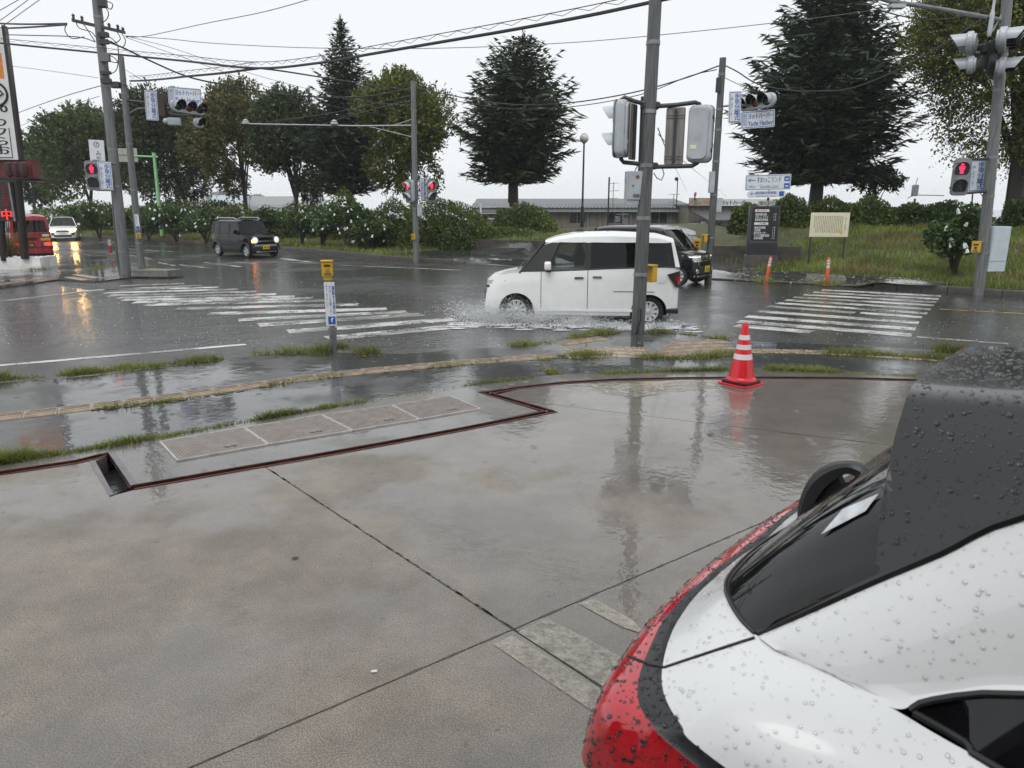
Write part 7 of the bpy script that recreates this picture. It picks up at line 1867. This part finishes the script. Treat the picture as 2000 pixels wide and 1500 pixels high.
for k in range(240):
    x = rg.uniform(-2.1, 2.4); c = in_van(x, .95 + abs(rg.normal()) * .25, 0); s = rg.uniform(.02, .09); a0 = rg.uniform(0, 6)
    foam.add([(c.x + s * 2.2 * math.cos(a0 + i * .9) * rg.uniform(.6, 1.2), c.y + s * .8 * math.sin(a0 + i * .9) * rg.uniform(.6, 1.2), ZR + .008 + .0008 * (k % 6)) for i in range(7)], [tuple(range(7))])
tag(foam.build('water_foam', spray_m, None, smooth=False), 'patches of white foam on the flooded road beside the white van', 'water foam', kind='stuff')
# drops bouncing off the road and the forecourt
cl = []
for k in range(3200):
    u, v = rg.uniform(0, 2000), 520 + 160 * rg.random() ** 1.2; z = ZR if v < 670 else 0.0
    p_ = G(u, v, z); cl.append((p_.x, p_.y, z + abs(rg.normal()) * .02 + .006))
tag(link('rain_splashes', octas('rain_splashes', np.array(cl), np.array([(.0035, .0035, .006)] * len(cl)) * rg.lognormal(0, .35, (len(cl), 1)), spray_m)), 'tiny raindrop splashes bouncing on the wet ground', 'rain', kind='stuff')

# ------------------------------------------------------------------ the parked car close by (x to its far side, y backwards, z up)
NC = thing('parked_car', 'white crossover with black roof and red tail lamp band parked close by', 'car', (.893, 1.995, 0), math.radians(48))
near_white = mat('near_car_white', (.66, .67, .675), .25, var=.03, scale=3, coat=.7)
near_black = mat('near_car_black', (.016, .016, .018), .20, var=.12, scale=8, coat=.3)
near_trim = mat('near_car_trim', (.018, .019, .021), .32, var=.25, scale=14)
tail_red = bpy.data.materials.new('tail_lens_red'); _nt, _N, _L, _B = nodes_of(tail_red)
_B.inputs['Base Color'].default_value = (.42, .006, .016, 1); _B.inputs['Roughness'].default_value = .12; _B.inputs['Coat Weight'].default_value = 1.0; _B.inputs['Subsurface Weight'].default_value = .0
_tc = _N.new('ShaderNodeTexCoord'); _wv = _N.new('ShaderNodeTexNoise'); _wv.inputs['Scale'].default_value = 9
_mx = _N.new('ShaderNodeMix'); _mx.data_type = 'RGBA'; _mx.inputs[6].default_value = (.30, .004, .012, 1); _mx.inputs[7].default_value = (.60, .010, .022, 1)
_L.new(_tc.outputs['Object'], _wv.inputs['Vector']); _L.new(_wv.outputs['Fac'], _mx.inputs[0]); _L.new(_mx.outputs[2], _B.inputs['Base Color'])
rear_glass_m = mat('rear_glass', (.006, .006, .007), .03, var=.3, scale=20)

K1 = [(0, .245, .86), (-.13, .246, .86), (-.27, .244, .86), (-.41, .234, .858), (-.585, .216, .855), (-.745, .19, .84), (-.84, .172, .825), (-.92, .15, .80), (-.955, .125, .78), (-.968, .075, .77), (-.972, .02, .765), (-.972, -.05, .76), (-.965, -.31, .77)]
K2 = [(0, .226, .93), (-.13, .227, .93), (-.264, .225, .93), (-.404, .214, .93), (-.575, .195, .93), (-.739, .163, .93), (-.826, .143, .93), (-.91, .11, .93), (-.95, .065, .926), (-.955, .037, .906), (-.956, -.008, .887), (-.957, -.055, .872), (-.955, -.32, .83)]
K3 = [(0, .16, .966), (-.1, .163, .966), (-.185, .167, .966), (-.328, .165, .966), (-.445, .162, .966), (-.60, .14, .966), (-.70, .112, .966), (-.80, .078, .966), (-.87, .045, .966), (-.915, .01, .965), (-.935, -.03, .958), (-.943, -.075, .94), (-.945, -.33, .88)]
K4 = [(0, .122, .986), (-.1, .128, .986), (-.205, .132, .986), (-.34, .129, .986), (-.463, .122, .986), (-.60, .098, .986), (-.70, .068, .986), (-.79, .03, .986), (-.85, -.005, .985), (-.89, -.045, .98), (-.915, -.09, .97), (-.928, -.13, .955), (-.93, -.36, .91)]
K5 = [(0, .015, 1.08), (-.1, .028, 1.08), (-.2, .038, 1.08), (-.33, .04, 1.08), (-.459, .029, 1.08), (-.53, .008, 1.08), (-.59, -.035, 1.08), (-.64, -.085, 1.08), (-.67, -.13, 1.08), (-.69, -.18, 1.082), (-.705, -.245, 1.084), (-.72, -.32, 1.088), (-.745, -.43, 1.09)]
S4 = [(-.935, -.6, .90), (-.94, -1.0, .89), (-.93, -2.0, .87), (-.88, -3.4, .80), (-.5, -3.95, .72), (0, -4.05, .70)]
S5 = [(-.768, -.58, 1.08), (-.80, -1.0, 1.06), (-.82, -2.0, 1.03), (-.78, -3.0, .98), (-.45, -3.6, .86), (0, -3.7, .86)]
def mir(r): return [(-x, y, z) for x, y, z in r]
def both(rows, name, m, n=5, angle=40, par=NC, sm=True):
    """loft between curves, on both sides of the car"""
    R = [smooth_line(r, n) for r in rows]
    out = []
    for s in (1, -1):
        g_ = [[(p.x * s, p.y, p.z) for p in r] for r in R]
        out.append(MB().grid(g_).build(name, m, par, smooth=sm, angle=angle))
    return out
def midrow(a, b, t, out, up):
    res = []
    for p, q in zip(a, b):
        p, q = Vector(p), Vector(q); m = p.lerp(q, t); d = Vector((m.x, m.y + 1.2, 0)).normalized(); res.append(m + d * out + Vector((0, 0, up)))
    return res
lens = both([K1, midrow(K1, K2, .35, .006, 0), midrow(K1, K2, .8, .006, .002), K2, midrow(K2, K3, .3, .004, .006), midrow(K2, K3, .7, .0, .006), K3], 'tail_lamp', tail_red, angle=60)
both([K3, midrow(K3, K4, .5, -.004, -.004), K4], 'lamp_garnish', near_trim)
W4, W5 = K4 + S4, K5 + S5
def fendrow(t, out, up):
    res = []
    for i, (p, q) in enumerate(zip(W4, W5)):
        p, q = Vector(p), Vector(q); f_ = sstep(i, 6, 11); m = p.lerp(q, t); d = Vector((m.x, m.y + 1.2, 0)).normalized(); res.append(m + d * out * f_ + Vector((0, 0, up * f_ - (1 - f_) * .006 * math.sin(t * 3.14))))
    return res
fend = both([W4, fendrow(.12, .004, .012), fendrow(.35, .016, .022), fendrow(.62, .016, .018), fendrow(.88, .006, .006), W5], 'body_shoulder', near_white)
# lower body: bumper, sides with wheel arches
LB = [(0, .27, .30), (-.25, .27, .30), (-.5, .25, .30), (-.7, .215, .30), (-.83, .16, .30), (-.90, .08, .31), (-.93, .0, .32), (-.94, -.1, .34), (-.945, -.30, .40), (-.945, -.55, .62), (-.945, -.74, .715), (-.945, -.93, .74), (-.945, -1.12, .715), (-.945, -1.31, .62), (-.945, -1.36, .36), (-.945, -1.6, .26), (-.94, -2.9, .26), (-.94, -2.97, .5), (-.93, -3.1, .68), (-.92, -3.3, .72), (-.90, -3.5, .66), (-.86, -3.66, .42), (-.5, -4.02, .25), (0, -4.12, .25)]
UB = [(0, .25, .858), (-.25, .247, .858), (-.42, .236, .855), (-.62, .212, .85), (-.77, .187, .832), (-.868, .167, .812), (-.935, .142, .785), (-.968, .08, .768), (-.972, -.05, .758), (-.964, -.32, .79), (-.945, -.55, .89), (-.945, -.74, .89), (-.945, -.93, .885), (-.945, -1.12, .88), (-.945, -1.31, .88), (-.945, -1.40, .88), (-.944, -1.6, .875), (-.915, -2.9, .83), (-.91, -2.97, .825), (-.90, -3.1, .82), (-.885, -3.3, .80), (-.86, -3.5, .785), (-.80, -3.66, .77), (-.45, -3.97, .72), (0, -4.06, .70)]
n_ = min(len(LB), len(UB)); 
for s in (1, -1):
    a = [Vector((p[0] * s, p[1], p[2])) for p in LB]; b = [Vector((p[0] * s, p[1], p[2])) for p in UB[:15] + UB[16:]]
    rows = [[p.lerp(q, t) + Vector((s * -.012 * math.sin(t * 3.14), .012 * math.sin(t * 3.14) if i < 6 else 0, 0)) for i, (p, q) in enumerate(zip(a, b))] for t in (0, .25, .5, .75, 1)]
    MB().grid(rows).build('lower_body', near_white, NC)
    ty, rm, dk = wheel_meshes(.335, .2, 10, 'near')
    for yw in (-.93, -3.30):
        w_ = link('wheel', ty, NC, (s * .82, yw, .335), -math.pi / 2 if s > 0 else math.pi / 2); link('rim', rm, w_); link('wheel_disc', dk, w_)
        for o in (w_,): o.rotation_euler = (0, 0, -math.pi / 2 if s > 0 else math.pi / 2)
MB().box(0, -1.95, .42, 1.45, 3.9, .42).build('underbody', dark_interior, NC, smooth=False)
MB().box(0, -1.6, .80, 1.40, 2.7, .36).build('cabin_floor', dark_interior, NC, smooth=False)
# roof, spoiler and the hatch edge
T = [(0, -.28, 1.612), (-.2, -.285, 1.613), (-.35, -.297, 1.606), (-.412, -.3015, 1.572), (-.46, -.302, 1.496), (-.52, -.311, 1.377), (-.592, -.332, 1.266)]
F = [(0, -1.0, 1.665), (-.2, -1.0, 1.663), (-.40, -1.0, 1.648), (-.46, -.95, 1.63), (-.525, -.78, 1.57), (-.553, -.545, 1.448), (-.593, -.345, 1.272)]
FM = [tuple(Vector(p).lerp(Vector(q), .5) + Vector((0, 0, .018 if i < 3 else .004))) for i, (p, q) in enumerate(zip(T, F))]
both([T, FM, F], 'spoiler', near_black, 6, angle=180)
RF = [(0, -2.3, 1.62), (-.2, -2.3, 1.618), (-.42, -2.3, 1.60), (-.50, -2.3, 1.58), (-.55, -2.25, 1.55)]
both([F[:5], [tuple(Vector(p).lerp(Vector(q), .5) + Vector((0, 0, .02))) for p, q in zip(F[:5], RF)], RF], 'roof', near_black, 4)
GT = [(0, -.36, 1.50), (-.18, -.36, 1.495), (-.36, -.365, 1.46), (-.47, -.37, 1.40), (-.54, -.372, 1.34), (-.575, -.375, 1.31), (-.596, -.355, 1.27)]
both([T, GT], 'spoiler_underside', near_trim, 4)
GB = [tuple(Vector(p) + Vector((0, -.006, .004))) for p in K5[:9]]
GT = [(0, -.36, 1.50), (-.09, -.36, 1.498), (-.18, -.36, 1.495), (-.28, -.362, 1.48), (-.39, -.366, 1.45), (-.47, -.37, 1.40), (-.54, -.372, 1.34), (-.575, -.375, 1.31), (-.596, -.355, 1.27)]
def grow(t): return [tuple(Vector(p).lerp(Vector(q), t) + Vector((0, .03 * math.sin(t * 3.14), 0))) for p, q in zip(GB, GT)]
rgl = both([grow(t) for t in (0, .25, .5, .75, 1)], 'rear_window', rear_glass_m, 4)
E_L = [(-.685, -.165, 1.084), (-.66, -.128, 1.075), (-.63, -.23, 1.165), (-.60, -.33, 1.254), (-.578, -.44, 1.35), (-.555, -.548, 1.448), (-.528, -.79, 1.57), (-.555, -1.5, 1.585), (-.555, -2.25, 1.545)]
E_ = E_L[1:]
Wn = [(-.705, -.235, 1.083), (-.715, -.30, 1.09), (-.72, -.36, 1.098), (-.702, -.49, 1.155), (-.68, -.605, 1.212), (-.66, -.90, 1.30), (-.635, -1.5, 1.37), (-.63, -2.25, 1.37)]
both([E_, midrow(E_, Wn, .3, .018, .006), midrow(E_, Wn, .7, .02, .004), Wn], 'rear_pillar', near_white, 5)
Vt = [(-.71, -.25, 1.083), (-.722, -.33, 1.09), (-.745, -.43, 1.092), (-.728, -.482, 1.13), (-.704, -.609, 1.193), (-.69, -.9, 1.27), (-.668, -1.5, 1.335), (-.66, -2.25, 1.335)]
both([Wn, midrow(Wn, Vt, .6, -.012, 0), Vt], 'window_surround', near_white, 5)
WT = [(-.742, -.455, 1.10), (-.728, -.486, 1.13), (-.704, -.612, 1.192), (-.69, -.9, 1.268), (-.668, -1.5, 1.333), (-.66, -2.25, 1.333)]
WB = [(-.744, -.46, 1.098), (-.752, -.545, 1.087), (-.772, -.60, 1.078), (-.80, -1.0, 1.06), (-.815, -1.5, 1.045), (-.82, -2.25, 1.02)]
both([[tuple(Vector(p) + Vector((.012, 0, 0))) for p in WT], [tuple(Vector(p) + Vector((.012, 0, 0))) for p in WB]], 'side_window', rear_glass_m, 4)
both([[(0, -2.3, 1.60), (-.35, -2.3, 1.59), (-.55, -2.27, 1.53)], [(0, -3.05, 1.02), (-.45, -3.0, 1.01), (-.76, -2.85, 1.0)]], 'windscreen', glass_dark, 4)
both([WT[-1:] + [(-.60, -2.35, 1.5)], WB[-1:] + [(-.78, -2.9, 1.0)]], 'front_pillar', near_white, 2)
for s in (1, -1):
    MB().tube([Vector((p[0] * s * 1.004, p[1], p[2] + .002)) for p in smooth_line(E_L[1:8], 4)], .009, 5).build('hatch_gap', black_plastic, NC)
    gl_ = [(-.672, -.14, 1.079), (-.70, -.105, 1.062), (-.735, -.06, 1.038), (-.77, -.015, 1.012), (-.795, .022, .988), (-.815, .055, .968), (-.845, .105, .945), (-.855, .125, .925), (-.875, .135, .79)]
    from mathutils.bvhtree import BVHTree
    if s == 1:
        srf = [o for o in NC.children if o.name.split('.')[0] in ('body_shoulder', 'lamp_garnish', 'tail_lamp')]
        trees = [BVHTree.FromPolygons([v.co for v in o.data.vertices], [tuple(q.vertices) for q in o.data.polygons]) for o in srf]
        inv = (Matrix.Translation((.893, 1.995, 0)) @ Matrix.Rotation(math.radians(48), 4, 'Z')).inverted(); org = inv @ Vector((0, 0, CAM_H)); cut_ = []
        SL = [(1474, 1246), (1430, 1260), (1385, 1275), (1340, 1290), (1298, 1304), (1270, 1298), (1243, 1288), (1222, 1279)]
        for (u0, v0), (u1, v1) in zip(SL, SL[1:]):
            for k in range(4):
                dr = (inv.to_3x3() @ Vector(ray(u0 + (u1 - u0) * k / 4, v0 + (v1 - v0) * k / 4))).normalized()
                hits = [h for h in (t.ray_cast(org, dr) for t in trees) if h[0] is not None]
                if hits: cut_.append(min(hits, key=lambda h: h[3])[0])
    pts_ = [Vector((p.x * s, p.y, p.z)) for p in cut_]
    MB().tube(pts_, .0042, 6).build('hatch_gap', black_plastic, NC)
    MB().tube([Vector((p[0] * s, p[1], p[2])) for p in smooth_line([tuple(Vector(q) + Vector((0, .004, .003))) for q in K5[:9]], 4)], .0045, 5).build('window_seal', black_plastic, NC)
    MB().tube([Vector((p[0] * s, p[1], p[2])) for p in smooth_line(WT + WB[::-1][:1] if False else WT, 3)], .007, 5).build('window_seal', black_plastic, NC)
    MB().tube([Vector((p[0] * s, p[1], p[2])) for p in smooth_line(WB, 3)], .007, 5).build('window_seal', black_plastic, NC)
# rear wiper standing off the glass
wc = smooth_line([(0, .012, 1.07), (0, .010, 1.13), (0, -.005, 1.19), (0, -.03, 1.235), (0, -.065, 1.268), (0, -.10, 1.283), (0, -.135, 1.275), (0, -.165, 1.25)], 3)
wm_ = MB(); prof = [(-.026, -.018), (-.026, .004), (-.018, .014), (0, .018), (.018, .014), (.026, .004), (.026, -.018)]; rows = []
for i, p in enumerate(wc):
    t = (wc[min(i + 1, len(wc) - 1)] - wc[max(i - 1, 0)]).normalized(); n = Vector((0, -t.z, t.y)); n = n if n.y > -.2 and n.z > -.5 else -n
    k = 1.0 + .55 * math.sin(min(1, i / (len(wc) - 1) * 1.5) * 3.0) - .25 * i / (len(wc) - 1)
    rows.append([p + Vector((x * k, 0, 0)) + n * h * k for x, h in prof] + [p + Vector((prof[0][0] * k, 0, 0)) + n * prof[0][1] * k])
wm_.grid(rows); wiper = wm_.build('rear_wiper', mat('wiper_black', (.02, .021, .022), .38, var=.2), NC)
MB().tube([(.02, -.02, 1.115), (.02, -.07, 1.175), (.02, -.13, 1.235), (.02, -.19, 1.30)], .010, 6).build('blade', black_plastic, wiper)
MB().slab([(-.016, -.01, 1.12)] + [tuple(p + Vector((-.016, -.004, -.012))) for p in wc[5:13]] + [(-.016, -.085, 1.225), (-.016, -.06, 1.185)], (.032, 0, 0)).build('linkage', black_plastic, wiper, smooth=False)
# sticker behind the rear glass
def gp(i, t, out=.004):
    a = smooth_line(grow(t), 4); p = a[i]; return Vector((p.x, p.y + out, p.z + out))
STK = [(20, .60), (17, .675), (17, .825), (19, .79)]
MB().poly([gp(i, t) for i, t in STK]).build('window_sticker', mat('sticker_pale', (.55, .58, .60), .2, var=.25, scale=30), NC, smooth=False)

# raindrops beading on the paint
bead_m = bpy.data.materials.new('raindrop_on_white'); _nt, _N, _L, _B = nodes_of(bead_m)
_tr = _N.new('ShaderNodeBsdfTransparent'); _gl = _N.new('ShaderNodeBsdfGlossy'); _gl.inputs['Roughness'].default_value = .03
_lw = _N.new('ShaderNodeLayerWeight'); _pw = _N.new('ShaderNodeMath'); _pw.operation = 'MULTIPLY_ADD'; _pw.inputs[1].default_value = .85; _pw.inputs[2].default_value = .06
_ms = _N.new('ShaderNodeMixShader'); _L.new(_lw.outputs['Facing'], _pw.inputs[0]); _L.new(_pw.outputs[0], _ms.inputs[0]); _L.new(_tr.outputs[0], _ms.inputs[1]); _L.new(_gl.outputs[0], _ms.inputs[2])
_L.new(_ms.outputs[0], _N['Material Output'].inputs['Surface'])
drop_m = bpy.data.materials.new('raindrop'); _nt, _N, _L, _B = nodes_of(drop_m)
_B.inputs['Base Color'].default_value = (1, 1, 1, 1); _B.inputs['Roughness'].default_value = .01; _B.inputs['IOR'].default_value = 1.33; _B.inputs['Transmission Weight'].default_value = 1.0
_tc = _N.new('ShaderNodeTexCoord'); _nz = _N.new('ShaderNodeTexNoise'); _nz.inputs['Scale'].default_value = 400
_bp = _N.new('ShaderNodeBump'); _bp.inputs['Strength'].default_value = .05; _L.new(_tc.outputs['Object'], _nz.inputs['Vector']); _L.new(_nz.outputs['Fac'], _bp.inputs['Height']); _L.new(_bp.outputs[0], _B.inputs['Normal'])
def bead(parts, n, rmin, rmax, seed, dm=None):
    rg = np.random.default_rng(seed); tris = []
    for o in parts:
        me = o.data; me.calc_loop_triangles()
        for t in me.loop_triangles:
            a, b, c = [me.vertices[i].co for i in t.vertices]; ce = (a + b + c) / 3
            if ce.y < -.95 or ce.z < .72: continue
            ar = (b - a).cross(c - a); nn = ar.normalized(); 
            if nn.dot(Vector((ce.x, ce.y + 1.0, .9))) < 0: nn = -nn
            tris.append((a, b, c, nn, ar.length / 2))
    w = np.array([t[4] for t in tris]); idx = rg.choice(len(tris), n, p=w / w.sum()); mb = MB()
    for i in idx:
        a, b, c, nn, _ = tris[i]; u, v = rg.random(2)
        if u + v > 1: u, v = 1 - u, 1 - v
        p = a + (b - a) * u + (c - a) * v; r = min(rmax, rmin * rg.lognormal(.3, .55)); x = nn.orthogonal().normalized(); y = nn.cross(x)
        e = rg.uniform(.8, 1.35)
        vs = []
        for rr_, hh_ in ((1, -.08), (.86, .30), (.5, .52)):
            vs += [p + x * r * rr_ * e * math.cos(k * 1.0472) + y * r * rr_ * math.sin(k * 1.0472) + nn * r * hh_ for k in range(6)]
        vs.append(p + nn * r * .60)
        fs = [(k, (k + 1) % 6, 6 + (k + 1) % 6, 6 + k) for k in range(6)] + [(6 + k, 6 + (k + 1) % 6, 12 + (k + 1) % 6, 12 + k) for k in range(6)] + [(12 + k, 12 + (k + 1) % 6, 18) for k in range(6)]
        mb.add(vs, fs)
    tag(mb.build("raindrops", dm or drop_m, NC, angle=80), kind='stuff')
by = lambda nm: [o for o in NC.children if o.name.split('.')[0] == nm]
bead(by('spoiler') + by('roof'), 2600, .0020, .006, 1)
bead(by('tail_lamp'), 1900, .0020, .0065, 2)
bead(by('lamp_garnish'), 1000, .0018, .0055, 3)
bead(by('body_shoulder') + by('rear_pillar'), 2200, .0018, .005, 4, bead_m)
bead(by('rear_window') + by('rear_wiper'), 500, .0010, .0025, 5)

# ------------------------------------------------------------------ unseen shop added behind the camera to darken reflections and the forecourt
sf = thing('added_shade_shop', 'unseen dark timber shop with eave, added behind the camera to darken reflections', 'building', (0, -2.6, 0))
sw_ = mat('added_shop_wall_brown', (.075, .055, .042), .6, var=.3, scale=2); se_ = mat('added_shop_eave_dark', (.05, .042, .036), .6, var=.3)
for i in range(9):
    MB().box(-8 + i * 2.0, 0, 1.7, 1.98, .18, 3.4).build('wall_panel', sw_, sf, smooth=False)
    if i % 2: 
        wdn = MB().box(-8 + i * 2.0, .10, 1.5, 1.4, .03, 1.4).build('window', mat('added_shop_glass', (.03, .032, .034), .06, var=.3), sf, smooth=False)
        MB().box(-8 + i * 2.0, .125, 1.5, .06, .03, 1.4).build('mullion', se_, wdn, smooth=False)
MB().obox((-9.2, -.4, 3.05), (18.4, 0, 0), (0, 2.0, -.12), (0, 0, .16)).build('eave', se_, sf, smooth=False)
MB().obox((-9.3, 1.55, 2.86), (18.6, 0, 0), (0, .12, 0), (0, 0, .16)).build('gutter', dark_metal, sf, smooth=False)
for x in (-6.0, 6.5): MB().box(x, 1.4, 1.45, .16, .16, 2.9).build('eave_post', se_, sf, smooth=False)
MB().obox((-9.2, -5, 3.0), (18.4, 0, 0), (0, 4.9, 0), (0, 0, .3)).build('roof', sw_, sf, smooth=False)

# ------------------------------------------------------------------ rain haze over everything
hz = MB().obox((-890, -70, -2.0), (1780, 0, 0), (0, 960, 0), (0, 0, 26)).build('haze', None, None, smooth=False)
hm = bpy.data.materials.new('rain_haze'); hm.use_nodes = True; N = hm.node_tree.nodes; N.clear()
pv = N.new('ShaderNodeVolumePrincipled'); pv.inputs['Color'].default_value = (.92, .95, .97, 1); pv.inputs['Density'].default_value = .0005; pv.inputs['Anisotropy'].default_value = .2
mo = N.new('ShaderNodeOutputMaterial'); hm.node_tree.links.new(pv.outputs[0], mo.inputs['Volume'])
hz.data.materials.append(hm); tag(hz, 'pale grey rain haze filling the air', 'haze', kind='stuff')
